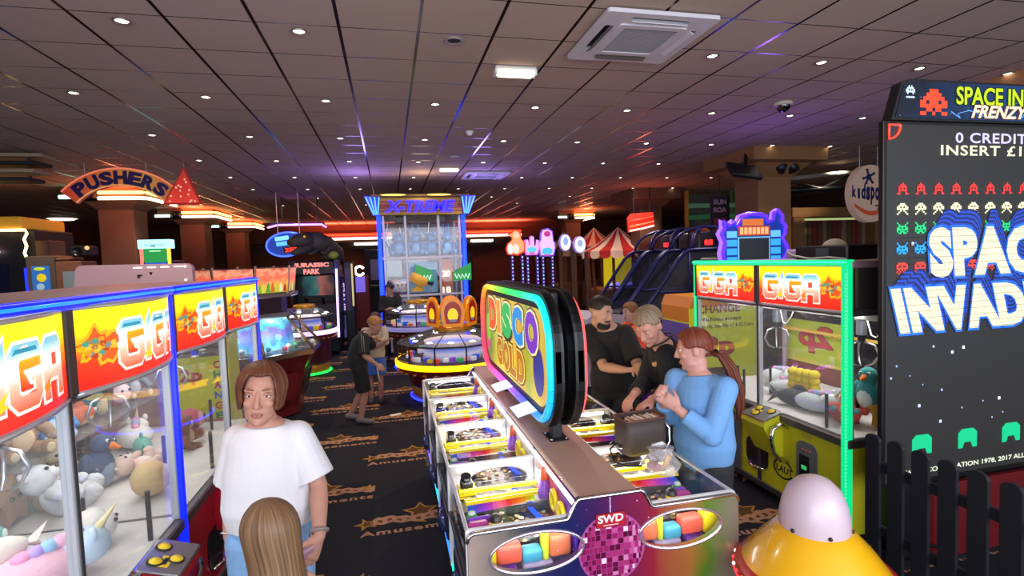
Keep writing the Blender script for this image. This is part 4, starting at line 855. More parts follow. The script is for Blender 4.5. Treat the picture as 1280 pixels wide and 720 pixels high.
            # canopy: flat glass curving up to the ledge, and upright front glass
            gp = [(0.006, 0.903)] + [(0.05+0.36*i/3, 0.905) for i in range(4)] + [(0.41+0.068*(i/6), 0.905+0.072*(0.5-0.5*math.cos(PI*i/6))) for i in range(1, 7)]
            c = MB(); n = len(gp); c.add([P(u, ya+0.01, z) for u, z in gp]+[P(u, yb-0.01, z) for u, z in gp], [(i, i+1, n+i+1, n+i) if sg < 0 else (n+i, n+i+1, i+1, i) for i in range(n-1)], GLASS, None, True); c.build('canopy_glass', root)
            c = MB(); c.b2(P(0.004, ya+0.012, 0.66), P(0.009, yb-0.012, 0.9), GLASS); c.build('front_glass', root)
            # payout tray with coloured light on the aisle side
            c = MB(); c.b2(P(-0.005, ya+0.16, 0.40), P(0.05, yb-0.16, 0.56), mat('#20243c', 0.35), 0.02, None, 2); tr_ = c.build('payout_tray', root)
            c = MB(); c.ell(P(0.0, (ya+yb)/2, 0.45), (0.045, 0.12, 0.06), mat('#3a4a78', 0.15, 0.5), None, 18, 10); c.build('tray_cup', tr_)
            c = MB(); c.b2(P(0.0, ya+0.02, 0.36), P(0.012, yb-0.02, 0.375), lit(('#08d8c0', '#2a6aff', '#08b8ff', '#6a4aff')[k], 3.0)); c.build('led_strip', tr_)
        # white aluminium dividers and aisle uprights
        for k in range(5):
            y = 0.02+0.6975*k; y = min(max(y, 0.022), L-0.022)
            c = MB(); c.b2(P(0.0, y-0.011, 0.893), P(0.478, y+0.011, 0.910), white, 0.003); c.b2(P(-0.004, y-0.012, 0.36), P(0.018, y+0.012, 0.906), white, 0.003); fr = c.build('divider_frame', root)
            if 0 < k < 4:
                vs, fs = plate_with_holes([(sg*(HW-0.02), 0.66), (sg*(HW-0.47), 0.66), (sg*(HW-0.47), 0.895), (sg*(HW-0.02), 0.895)][::(1 if sg > 0 else -1)], [oval(0.165, 0.07, 28, sg*0.345, 0.80)], 0.008)
                F = frame((0, y, 0), (1, 0, 0), (0, 0, 1)); c = MB(); c.add(vs, fs, white, F); dp = c.build('divider_panel', root)
                c = MB(); c.tube([F @ Vector((x+sg*0.345, z+0.80, 0.005)) for x, z in oval(0.166, 0.071, 30)], 0.004, mat('#b8b0c0', 0.2, 0.7), 5, True); c.build('window_trim', dp)
    # aisle strips along the upper edge
    for sg in (-1, 1):
        b = MB(); b.b2((sg*(HW+0.004), 0.02, 0.893), (sg*(HW-0.012), L-0.02, 0.906), mat('#d0d2d8', 0.3, 0.4), 0.003); b.b2((sg*(HW+0.004), 0.02, 0.635), (sg*(HW-0.02), L-0.02, 0.665), BLACKM, 0.004); b.build('edge_rail', root)
    # ---- double-sided sign on two posts over the ledge
    for y in (0.74, 1.90):
        b = MB(); b.b2((-0.055, y-0.075, 0.988), (0.055, y+0.075, 0.996), BLACK, 0.004); b.b2((-0.03, y-0.03, 0.99), (0.03, y+0.03, 1.80), BLACK, 0.004); o = b.build('sign_post', root)
        b = MB()
        for dx in (-0.042, 0.042):
            for dy in (-0.06, 0.06): b.lathe([(0.008, 0.996), (0.008, 1.0), (0, 1.002)], STEEL, 8, TR(dx, y+dy, 0))
        b.build('bolt', o)
    cy, cz, SL, SH, R = 1.49, 1.44, 2.06, 0.76, 0.30
    def outline(l, h, r, n=10): return rrect(l, h, r, n)
    for sg, nm in ((-1, 'left'), (1, 'right')):
        F = frame((sg*0.075, cy, cz), (0, sg, 0), (0, 0, 1))          # normal points outward
        b = MB(); b.prism(outline(SL, SH, R), -0.055 if False else 0.03, BLACK, F @ TR(0, 0, -0.03)); b.prism(outline(SL*0.9, SH*0.8, R*0.8), 0.02, BLACKM, F @ TR(0, 0, -0.05))
        sp = b.build('sign_panel', root)
        b = MB(); vs, fs = plate_with_holes(outline(SL, SH, R), [outline(SL-0.05, SH-0.05, R-0.025)], 0.05); b.add(vs, fs, BLACK, F @ TR(0, 0, -0.02)); b.build('sign_rim', sp)
        face = ramp_mat('Y', [(0, '#c89a2a'), (0.12, '#e8c84a'), (0.24, '#a8b83a'), (0.36, '#f0b838'), (0.52, '#f4d84a'), (0.66, '#e8e070'), (0.78, '#c8c84a'), (0.88, '#6a9a3a'), (1, '#4a6a3a')], cy-1.0, cy+1.0, 0.52, 0.35, noise=0.12, nscale=3)
        b = MB(); o2 = outline(SL-0.23, SH-0.21, R-0.1); b.add([(x, z, 0.003) for x, z in o2], [tuple(range(len(o2)))], face, F); pf = b.build('printed_face', sp)
        # LED rope round the face, rainbow coloured
        ro = outline(SL-0.09, SH-0.09, R-0.045, 8); N = 72; per = []
        Lp = [Vector((x, z, 0.014)) for x, z in ro]; tot = sum((Lp[(i+1) % len(Lp)]-Lp[i]).length for i in range(len(Lp)))
        def at_(s):
            s %= tot
            for i in range(len(Lp)):
                d = (Lp[(i+1) % len(Lp)]-Lp[i]).length
                if s <= d: return Lp[i].lerp(Lp[(i+1) % len(Lp)], s/d if d else 0)
                s -= d
            return Lp[0]
        b = MB()
        for i in range(N):
            # start: right middle, running anticlockwise as seen from outside
            hue = ('#18d8ff', '#10e8d0', '#18e878', '#30e850', '#9af020', '#ffc818', '#ff6a3a', '#ff3a5a', '#ff4a78', '#ff5ac8', '#b85aff', '#6a5aff', '#2a7aff', '#18a8ff')
            t = i/N*len(hue); a = int(t) % len(hue); ff = t-int(t); ca, cb = lin(hue[a]), lin(hue[(a+1) % len(hue)])
            col = tuple(round(ca[q]*(1-ff)+cb[q]*ff, 3) for q in range(3)) if sg < 0 else lin('#ff5a5a')
            b.tube([F @ at_(tot*i/N), F @ at_(tot*(i+0.5)/N), F @ at_(tot*(i+1.0)/N)], 0.021, lit(col, 1.4, False), 8, False, None, False)
        b.build('led_rope', sp)
        lamp('AREA', 'sign_glow', (sg*0.2, cy, cz), 2.5, (1, 0.8, 0.5), 1.6, 0.5, (0, math.radians(90)*(-sg) if sg > 0 else math.radians(90), 0), None, root)
        # letters
        b = MB()
        cols = [('D', '#ff5a1a'), ('I', '#f09a18'), ('S', '#2ab858'), ('C', '#1a90e0'), ('O', '#7a2ac0')]
        x = [-0.56, -0.33, -0.06, 0.26, 0.60]
        for (ch, c), xx in zip(cols, x):
            wd = 0.13 if ch == 'I' else 0.29
            for g, cc, z, ex in ((0.12, '#4a1a20', 0.006, 0.06), (0.10, '#fff0b0', 0.008, 0.035), (0.08, c, 0.010, 0.0)):
                b.text(ch, wd+ex, 0.25+ex*0.8, lit(cc, 0.95), F @ TR(xx, 0.125, 0), g, 0, z)
            None
        for ch, xx in zip('GOLD', (-0.33, -0.10, 0.10, 0.32)):
            for g, cc, z, ex in ((0.11, '#4a1a10', 0.006, 0.05), (0.09, '#ffe070', 0.008, 0.025), (0.06, '#b87414', 0.010, 0.0)):
                b.text(ch, 0.18+ex, 0.20+ex*0.8, lit(cc, 0.95), F @ TR(xx, -0.135, 0), g, 0, z)
        b.build('lettering', pf)
        for (px, pz, r, c) in ((0.72, -0.08, 0.11, '#2a2a9a'), (0.74, -0.05, 0.07, '#4a4ad8'), (0.70, -0.13, 0.05, '#101038'), (-0.76, 0.0, 0.09, '#8ad83a'), (-0.78, -0.12, 0.06, '#e84aa0'), (-0.70, 0.16, 0.05, '#3a1a10')):
            b = MB(); b.add([(px+r*math.cos(a), pz+1.3*r*math.sin(a), 0.005+r*0.005) for a in [2*PI*i/18 for i in range(18)]], [tuple(range(18))], lit(c, 0.8), F); b.build('printed_shape', pf)
    for (y0, y1) in ((0.80, 1.02), (1.40, 1.62)):
        b = MB(); b.add([(-0.085, y0, 1.13), (-0.085, y1, 1.13), (-0.20, y1, 1.10), (-0.20, y0, 1.10)], [(0, 1, 2, 3), (3, 2, 1, 0)], lit('#e8f4ff', 0.9)); b.build('lit_shelf', root)  # emission stands in for light reflecting off the white plates
    return root
coin_pusher_table()
# ------------------------------------------------------------------ round pushers
def round_pusher(name, label, x, y, r, zr, skirt, ledc, crown=None, rz=0.0, base_r=0.42, sides=12, top='dome', base_led='#1828ff'):
    t = thing(name, label, 'coin pusher', (x, y, 0), rz)
    gold = mat('#c08a2c', 0.35, 0.5); h = 0.27
    b = MB(); b.lathe([(base_r*0.98, 0.03), (base_r, 0.05), (base_r, 0.17), (base_r*0.96, 0.20)], gold, 32); b.lathe([(base_r*0.96, 0.20), (base_r+0.03, 0.24), (r*0.80, zr-0.22), (r*0.95, zr-0.10), (r*0.98, zr-0.05)], skirt, 40); b.build('body', t)
    b = MB(); b.lathe([(base_r+0.02, 0.03), (base_r+0.035, 0.045), (base_r+0.02, 0.06)], lit(base_led, 6.0, True), 36); b.build('floor_led', t)
    for k in range(30):
        b = MB(); a = 2*PI*k/30; b.ell((r*0.965*math.cos(a), r*0.965*math.sin(a), zr-0.12), (0.035, 0.035, 0.02), mat('#8a4a2a', 0.3, 0.4), None, 8, 6); b.build('coin_cup', t)
    b = MB(); b.lathe([(r*0.98, zr-0.05), (r+0.02, zr-0.045), (r+0.025, zr+0.02), (r*0.99, zr+0.03)], lit(ledc, 3.2, True), 48); b.build('led_band', t)
    b = MB(); b.lathe([(0.0, zr+0.0), (r*0.97, zr+0.0), (r*0.97, zr+0.035)], mat('#2a2430', 0.4), 36); b.build('playfield', t)
    # inner lit drum with prizes and prints
    b = MB(); rr = random.Random(int(x*100+y*10))
    cl = ['#2a5ad8', '#d8c020', '#d84a3a', '#e8e8ee', '#8a4ac8', '#3aa86a', '#f0a0b0', '#d8d8e8']
    for k in range(40):
        a = 2*PI*(k+0.5)/40; q = r*rr.uniform(0.62, 0.85); M = TR(q*math.cos(a), q*math.sin(a), zr+0.04) @ rot(a); s = rr.uniform(0.03, 0.06)
        b.box((0, 0, s*0.7), (s, s*1.8, s*1.3), mat(cl[k % 8], 0.4, 0, 0.25), 0.006, M)
    b.lathe([(r*0.55, zr), (r*0.5, zr+0.2), (r*0.52, zr+h)], ramp_mat('Z', [(0, '#6a4a8a'), (0.4, '#c8c8e0'), (0.7, '#4a6ad0'), (1, '#e0c8a0')], zr, zr+h, 0.35), 30)
    b.build('prize_display', t)
    b = MB()
    for k in range(48):
        a = 2*PI*k/48; q = r*rr.uniform(0.6, 0.92); b.lathe([(0.014, 0), (0.014, 0.004), (0, 0.004)], mat('#b88a5a', 0.3, 0.8), 8, TR(q*math.cos(a), q*math.sin(a), zr+0.003))
    stuff(b.build('coins', t))
    b = MB(); ps = [(r*0.985*math.cos(2*PI*k/sides), r*0.985*math.sin(2*PI*k/sides)) for k in range(sides)]
    b.add([(px, py, z) for z in (zr+0.03, zr+h) for px, py in ps], [(k, (k+1) % sides, sides+(k+1) % sides, sides+k) for k in range(sides)], GLASS); b.build('glass_wall', t)
    for k in range(sides):
        b = MB(); b.cyl((ps[k][0], ps[k][1], zr+0.02), (ps[k][0], ps[k][1], zr+h), 0.011, BLACKM, 8); b.build('upright', t)
    b = MB(); b.tube([(px, py, zr+h) for px, py in ps], 0.014, BLACK, 6, True); b.build('top_rim', t)
    # sloping glass roof with lamps beneath
    zt = zr+h+0.16; rt = r*0.33
    b = MB(); pt = [(rt*math.cos(2*PI*k/sides), rt*math.sin(2*PI*k/sides)) for k in range(sides)]
    b.add([(px, py, zr+h) for px, py in ps]+[(px, py, zt) for px, py in pt], [(k, (k+1) % sides, sides+(k+1) % sides, sides+k) for k in range(sides)], glass_mat((0.8, 0.82, 0.9), 0.10, 1.6, 'roof_glass')); rf = b.build('roof_glass', t)
    for k in range(sides):
        b = MB(); b.tube([(ps[k][0], ps[k][1], zr+h+0.004), (pt[k][0], pt[k][1], zt+0.004)], 0.008, DGREY, 6); b.build('roof_bar', rf)
    for k in range(sides):
        a = 2*PI*(k+0.5)/sides; q = r*0.72
        b = MB(); b.lathe([(0, 0.02), (0.035, 0.015), (0.045, 0.0), (0, -0.005)], lit('#ffffff', 5.0), 12, TR(q*math.cos(a), q*math.sin(a), zr+h+0.03)); b.build('lamp', t)
    b = MB(); b.lathe([(rt, zt-0.02), (rt+0.02, zt+0.005), (rt, zt+0.05), (rt*0.7, zt+0.06), (0, zt+0.06)], gold, 32); b.build('roof_cap', t)
    lamp('POINT', 'pusher_light', (0, 0, zr+h-0.02), 7, (1, 0.97, 0.95), 0.25, parent=t)
    if crown:
        n = 6; R = rt*1.12; pan = mat('#e08a14', 0.35, 0, 0.25, coat=0.3); red = lit('#8a1410', 0.9); c = MB()
        for k in range(n):
            a = 2*PI*k/n+0.35; M = TR(0, 0, zt+0.06) @ rot(a) @ frame((R, 0, 0), (0, 1, 0), (0, 0, 1))
            w = R*1.12; hh = 0.40
            pl = [(-w*0.40, 0), (w*0.40, 0)] + [(w*0.5*math.cos(q), 0.21+0.2*math.sin(q)) for q in [PI*i/10 for i in range(11)]]
            b = MB(); b.prism(pl, 0.03, pan, M); cp = b.build('crown_panel', t)
            b = MB(); b.add([(0.8*px, 0.03+0.86*py, 0.032) for px, py in [(-w*0.36, 0.02), (w*0.36, 0.02)]+[(w*0.45*math.cos(q), 0.2+0.19*math.sin(q)) for q in [PI*i/10 for i in range(11)]]], [tuple(range(13))], red, M)
            # a plain yellow round picture on the red ground
            b.add([(0.075*math.cos(q), 0.17+0.10*math.sin(q), 0.034) for q in [2*PI*i/16 for i in range(16)]], [tuple(range(16))], lit('#f4cc18', 1.0), M)
            b.add([(0.06*math.cos(q), 0.11+0.04*math.sin(q), 0.035) for q in [PI+PI*i/8 for i in range(9)]], [tuple(range(9))], lit('#6a7088', 0.8), M)
            b.build('round_picture', cp)
    return t
round_pusher('coin_pusher', 'round coin pusher with bright yellow light band and orange crown on top', 0.88, 7.80, 0.83, 0.56, mat('#6a2418', 0.4, 0.2, noise=0.3, nscale=12), '#ffb408', True, 0.1, 0.62)
round_pusher('coin_pusher', 'round coin pusher with clear domed roof standing behind the crowned one', 0.50, 10.05, 0.62, 0.80, mat('#4a3028', 0.4), '#4a4468', None, 0.2, 0.45, 10)
round_pusher('coin_pusher', 'small round coin pusher with white lamps beside the dinosaur cabinet', -1.55, 10.3, 0.55, 0.80, mat('#5a2030', 0.4), '#c8a8d8', None, 0.0, 0.4, 8, 'dome', '#10e040')

# big eight-sided pusher on the left, flame sign above
def octagon_pusher():
    t = thing('coin_pusher', 'large eight-sided red coin pusher with sloping glass and flame pictures on its upper sign', 'coin pusher', (-1.88, 7.75, 0), PI/8)
    red = mat('#6a1a1c', 0.35, 0.1, coat=0.3); s = 8
    def ring(r, z): return [(r*math.cos(2*PI*k/s+0), r*math.sin(2*PI*k/s+0), z) for k in range(s)]
    b = MB(); b.loft([ring(0.66, 0.02), ring(0.66, 0.12), ring(0.78, 0.62), ring(0.86, 0.80)], red, None, True, False); b.build('body', t)
    for k in range(s):
        a0, a1 = 2*PI*k/s, 2*PI*(k+1)/s; m = (a0+a1)/2; 
        b = MB(); F = rot(m) @ frame((0.735, 0, 0.42), (0, 1, 0), (0.235, 0, 0.97)); b.prism(rrect(0.34, 0.36, 0.03), 0.006, BLACK if k % 2 else mat('#74201f', 0.4), F @ TR(0, 0, -0.02)); b.build('access_panel', t)
    b = MB(); b.loft([ring(0.86, 0.80), ring(0.93, 0.83), ring(0.93, 0.89), ring(0.88, 0.90)], mat('#8a8078', 0.25, 0.8), None, True, False); b.build('rim', t)
    b = MB(); b.add(ring(0.88, 0.905), [tuple(range(8))], mat('#4a4658', 0.3, 0.5)); b.build('playfield', t)
    rr = random.Random(9); b = MB()
    for k in range(130):
        a = rr.random()*6.28; q = rr.uniform(0.6, 0.83); b.lathe([(0.015, 0), (0.015, 0.005), (0, 0.005)], mat(('#b88a5a', '#d8d0c8', '#c8a870')[k % 3], 0.3, 0.8), 8, TR(q*math.cos(a), q*math.sin(a), 0.906+0.006*(k % 3)))
    stuff(b.build('coins', t))
    b = MB()
    for k in range(26):
        a = 2*PI*k/26+rr.random()*0.1; q = rr.uniform(0.62, 0.80); c = ('#e8e4d8', '#d8b83a', '#58a8d8', '#e86a8a', '#e0d8b0', '#6ac88a')[k % 6]
        b.ell((q*math.cos(a), q*math.sin(a), 0.945), (0.035, 0.03, 0.035), mat(c, 0.6), None, 8, 6)
    b.build('prizes', t)
    b = MB(); b.loft([ring(0.58, 0.905), ring(0.50, 1.32)], ramp_mat('Z', [(0, '#8ad8f0'), (0.3, '#3a8ac8'), (0.6, '#7a5ac0'), (0.8, '#48c8e8'), (1, '#c8e8f8')], 0.9, 1.32, 0.55, 0.3, noise=0.35, nscale=9), None, False, False); b.build('lit_drum', t)
    b = MB(); b.add(ring(0.91, 0.90)+ring(0.56, 1.33), [(k, (k+1) % s, s+(k+1) % s, s+k) for k in range(s)], glass_mat((0.93, 0.97, 1.0), 0.03, 1.2, 'slope_glass')); b.build('sloping_glass', t)
    for k in range(s):
        a = 2*PI*k/s; b = MB(); b.tube([(0.92*math.cos(a), 0.92*math.sin(a), 0.90), (0.565*math.cos(a), 0.565*math.sin(a), 1.33)], 0.018, mat('#9a7a60', 0.3, 0.7), 6); b.build('glass_bar', t)
    for k in range(s):
        a = 2*PI*(k+0.5)/s; b = MB(); b.lathe([(0, 0.0), (0.03, -0.004), (0.038, -0.016), (0, -0.02)], lit('#e8f4ff', 6.0), 10, TR(0.5*math.cos(a), 0.5*math.sin(a), 1.30)); b.build('lamp', t)
    b = MB(); b.loft([ring(0.60, 1.33), ring(0.62, 1.35), ring(0.62, 1.39), ring(0.5, 1.40)], mat('#8a8890', 0.25, 0.8), None, True, False); b.build('upper_rim', t)
    b = MB(); b.loft([ring(0.50, 1.40), ring(0.50, 1.60)], mat('#3a2430', 0.35), None, True, False); b.build('drum', t)
    b = MB(); b.loft([ring(0.64, 1.595), ring(0.66, 1.61), ring(0.66, 1.64), ring(0.6, 1.645)], mat('#a09aa0', 0.25, 0.8), None, True, False); b.build('sign_tray', t)
    fm = ramp_mat('Z', [(0, '#8a9a2a'), (0.2, '#c8b83a'), (0.42, '#e88a5a'), (0.62, '#f0604a'), (0.8, '#e8a07a'), (1, '#b8403a')], 1.65, 2.0, 0.7, 0.4, noise=0.38, nscale=11)
    for k in range(s):
        m = 2*PI*(k+0.5)/s; w = 0.47
        F = rot(m) @ frame((0.56, 0, 1.82), (0, 1, 0), (0.12, 0, 1)); b = MB(); b.b2((-w/2, -0.17, 0), (w/2, 0.17, 0.02), mat('#2a1418', 0.5), 0.004, F); o = b.build('sign_panel', t)
        b = MB(); b.add([(-w/2+0.01, -0.16, 0.022), (w/2-0.01, -0.16, 0.022), (w/2-0.01, 0.16, 0.022), (-w/2+0.01, 0.16, 0.022)], [(0, 1, 2, 3)], fm, F)
        for q in range(7):
            px = -0.18+0.06*q; hh = rr.uniform(0.08, 0.15); c = ('#f8e05a', '#58b048', '#f0703a', '#e8d83a', '#fff0d0', '#c83a2a', '#8ac83a')[(q+k) % 7]
            b.add([(px-0.025, -0.15, 0.024), (px+0.025, -0.15, 0.024), (px+0.018, -0.15+hh*0.6, 0.024), (px, -0.15+hh, 0.024), (px-0.018, -0.15+hh*0.6, 0.024)], [(0, 1, 2, 3, 4)], lit(c, 0.7), F)
        b.build('flame_picture', o)
        b = MB(); b.cyl(F @ Vector((-w/2, -0.18, 0.01)), F @ Vector((-w/2, 0.19, 0.01)), 0.016, mat('#c08a7a', 0.3, 0.5), 8); b.build('sign_post', o)
    lamp('POINT', 'pusher_light', (0, 0, 1.2), 1, (0.8, 0.95, 1), 0.1, parent=t)
    for k in (5, 6, 4): 
        a = 2*PI*(k+0.5)/s; lamp('POINT', 'pusher_light', (0.68*math.cos(a), 0.68*math.sin(a), 1.12), 3, (0.8, 0.95, 1), 0.1, parent=t)
octagon_pusher()

# ------------------------------------------------------------------ tall prize crane
def prize_crane():
    x0, x1, y0, D = -0.19, 1.66, 11.5, 1.7; W = x1-x0
    t = thing('prize_crane', 'tall glass prize crane with X-TREME header, blue lit corner posts and rows of toys', 'claw machine', (x0, y0, 0))
    fr = mat('#a8a0a8', 0.35, 0.5); BL = lit('#1030ff', 4.5, True)
    b = MB(); b.b2((0, 0, 0.06), (W, D, 0.80), mat('#b8b0b8', 0.4), 0.02); b.b2((0.05, 0.05, 0), (W-0.05, D-0.05, 0.06), BLACK); b.build('base', t)
    b = MB(); b.b2((W*0.35, -0.004, 0.2), (W*0.65, 0.0, 0.6), BLACK); b.build('prize_door', t)
    for x in (0.03, W-0.03):
        b = MB(); b.b2((x-0.045, -0.05, 0.3), (x+0.045, 0.04, 3.0), BL, 0.02, None, 2); b.build('led_post', t)
    for x in (0.12, W*0.31, W*0.69, W-0.12):
        b = MB(); b.b2((x-0.025, 0.0, 0.80), (x+0.025, 0.05, 2.98), fr, 0.004); b.build('window_post', t)
    for x in (0.03, W-0.03):
        b = MB(); b.b2((x-0.025, D-0.05, 0.80), (x+0.025, D, 2.98), fr, 0.004); b.build('rear_post', t)
    for z, h in ((0.80, 0.07), (1.25, 0.05), (2.05, 0.06)):
        b = MB(); b.b2((0.06, -0.005, z), (W-0.06, 0.06, z+h), fr, 0.004); b.build('cross_rail', t)
        b = MB(); b.b2((0.08, 0.06, z), (W-0.08, D-0.08, z+0.02), glass_mat((0.9, 0.92, 0.95), 0.06, 1.0, 'shelf_glass')); b.build('shelf', t)
    for k, (xa, xb) in enumerate(((0.145, W*0.31-0.025), (W*0.31+0.025, W*0.69-0.025), (W*0.69+0.025, W-0.145))):
        b = MB(); b.b2((xa, 0.015, 0.87), (xb, 0.021, 2.98), GLASS); b.build('front_pane', t)
    for x in (0.02, W-0.026):
        b = MB(); b.b2((x, 0.05, 0.82), (x+0.006, D-0.05, 2.98), GLASS); b.build('side_pane', t)
    b = MB(); b.b2((0.05, D-0.03, 0.82), (W-0.05, D-0.01, 2.98), glass_mat((0.5, 0.52, 0.6), 0.06, 1.5, 'rear_mirror')); b.build('rear_pane', t)
    # header
    gold = mat('#8a6a28', 0.4, 0.4); b = MB(); b.b2((-0.05, -0.1, 2.98), (W+0.05, D, 3.36), gold, 0.01); b.b2((-0.1, -0.16, 3.36), (W+0.1, D, 3.42), mat('#5a4420', 0.5, 0.3), 0.01); hd = b.build('header', t)
    b = MB(); b.b2((0.0, -0.108, 3.05), (W, -0.1, 3.28), mat('#7a2a20', 0.5)); b.b2((0.0, -0.112, 3.09), (W, -0.105, 3.11), gold); b.b2((0.0, -0.112, 3.22), (W, -0.105, 3.24), gold); b.build('red_band', hd)
    F = frame((W/2-0.03, -0.12, 3.165), (1, 0, 0), (0, 0, 1))
    b = MB(); b.text('X-TREME', 1.50, 0.26, lit('#5a30ff', 1.6), F, 0.06, 0.25, 0); b.text('X-TREME', 1.47, 0.23, lit('#1608c8', 2.4), F, 0.03, 0.25, 0.008); b.text('II', 0.09, 0.09, mat('#3a2018', 0.5), F @ TR(0.86, 0.02, 0), 0.03, 0, 0.0); b.build('lettering', hd)
    for x in (0.35, 1.3):
        b = MB(); b.ell((x, -0.17, 3.40), (0.26, 0.05, 0.02), lit('#ffd060', 2.0)); b.build('header_lamp', hd)
    for sg, x in ((-1, -0.02), (1, W+0.02)):
        b = MB(); M = frame((x, -0.12, 2.98), (sg, 0, 0), (0, 0, 1))
        pl = [(-0.06, 0.0), (0.06, 0.0), (0.22, 0.40), (-0.10, 0.40)]; b.prism(pl if sg > 0 else pl, 0.05, lit('#0a28c8', 1.2), M if sg < 0 else M); o = b.build('corner_fin', t)
        b = MB()
        for q in range(4):
            k = q/3; b.tube([M @ Vector((-0.04+0.08*k, 0.02, 0.05 if sg > 0 else -0.01)), M @ Vector((-0.08+0.27*k, 0.38, 0.05 if sg > 0 else -0.01))], 0.014, lit('#3a6aff', 5.0), 6)
        b.build('fin_led', o)
    for x in (0.46, W*0.73):
        b = MB(); b.b2((x-0.09, 0.08, 2.83), (x+0.09, 0.3, 2.96), BLACK, 0.01); b.build('claw_motor', t)
        b = MB(); b.tube([(x-0.25, 0.3, 2.85), (x-0.3, 0.3, 2.5), (x-0.15, 0.3, 2.2), (x+0.05, 0.3, 2.45), (x, 0.3, 2.75)], 0.012, WHITE, 6); b.build('cable', t)
    # toys-for-prizes boards on the middle shelf: numbered panels
    b = MB(); b.b2((W*0.33, 0.1, 1.32), (W*0.66, 0.12, 1.98), mat('#6aa0c8', 0.5, 0, 0.15)); pb = b.build('picture_board', t)
    b = MB(); b.lathe([(0.10, -0.20), (0.2, -0.16), (0.2, 0.0), (0.12, 0.02)], mat('#e8a83a', 0.5, 0, 0.2), 24, TR(W*0.46, 0.02, 1.68) @ Matrix.Rotation(0.5, 4, 'Y')); b.tube([(W*0.36, 0.06, 1.70), (W*0.46, 0.02, 1.62), (W*0.6, 0.04, 1.50)], 0.05, mat('#3a3a58', 0.5), 8); b.lathe([(0.0, 0.12), (0.1, 0.06), (0.14, 0)], mat('#e8a83a', 0.5, 0, 0.2), 20, TR(W*0.42, 0.06, 1.36)); b.build('toy_boat', pb)
    b = MB(); b.b2((W*0.68, 0.05, 0.9), (W*0.84, 0.07, 2.03), mat('#a84a1c', 0.5, 0, 0.15)); nb = b.build('number_board', t)
    b = MB()
    for s_, z in (('16', 1.0), ('18', 1.36), ('20', 1.72)): b.text(s_, 0.18, 0.14, lit('#fff0e0', 1.2), frame((W*0.76, 0.045, z), (1, 0, 0), (0, 0, 1)), 0.04)
    b.build('lettering', nb)
    for (xx, w, sg) in ((0.92, 0.36, 1), (1.74, 0.40, -1)):
        b = MB(); F = frame((xx, -0.06, 1.72), (1, 0, 0), (0, 0, 1)); b.prism([(-w/2, -0.16), (w/2, -0.16), (w/2, 0.08 if sg > 0 else 0.22), (-w/2, 0.22 if sg > 0 else 0.02)], 0.02, lit('#108a3a', 1.0), F)
        b.tube([F @ Vector((-w*0.4+w*0.1*q, -0.07+0.05*(-1)**q, 0.024)) for q in range(9)], 0.012, lit('#d8ffe8', 1.4), 5); b.build('green_banner', t)
    lamp('POINT', 'led_glow', (-0.35, -0.5, 3.3), 22, (0.35, 0.25, 1.0), 0.2, parent=t); lamp('POINT', 'led_glow', (W+0.35, -0.5, 3.3), 22, (0.35, 0.25, 1.0), 0.2, parent=t); lamp('POINT', 'header_glow', (W/2, -0.5, 3.5), 8, (1, 0.75, 0.4), 0.2, parent=t)
    lamp('AREA', 'crane_inside_light', (W/2, 0.5, 2.93), 2.2, (1, 0.97, 1), 1.4, 0.9, (0, 0, 0), None, t)
    lamp('AREA', 'crane_inside_light', (W/2, 0.4, 2.0), 1.2, (1, 0.97, 1), 1.3, 0.6, (0, 0, 0), None, t)
    # toys on the shelves
    rr = random.Random(4)
    for k, (x, w) in enumerate(((0.45, 'leftmost'), (0.80, 'second'), (1.12, 'third'), (1.47, 'rightmost'))):
        plush('rabbit' if k % 2 else 'bear', (x0+x, y0+0.35, 2.13), '#185a9c', '#5a9ccc', 1.45, 0.15*(k-1.5), '%s of the blue plush toys on the top shelf of the tall prize crane' % w, (0, 0))
    for k, (x, c, nm) in enumerate(((0.32, '#c87a6a', 'pink'), (0.50, '#b0a0c8', 'lilac'), (1.40, '#d8a85a', 'orange'))):
        plush('ball', (x0+x, y0+0.35, 1.30), c, '#e8dcd0', 1.6, 0, '%s plush ball on the middle shelf of the tall prize crane' % nm)
    for k, (x, c, nm) in enumerate(((0.40, '#6a88c0', 'blue'), (0.75, '#c8c0d0', 'white'), (1.05, '#d88a5a', 'tan'), (1.45, '#8a6ac0', 'purple'))):
        plush('ball', (x0+x, y0+0.35, 0.83), c, '#e8dcd0', 1.6, 0, '%s plush ball on the lowest shelf of the tall prize crane' % nm)
prize_crane()

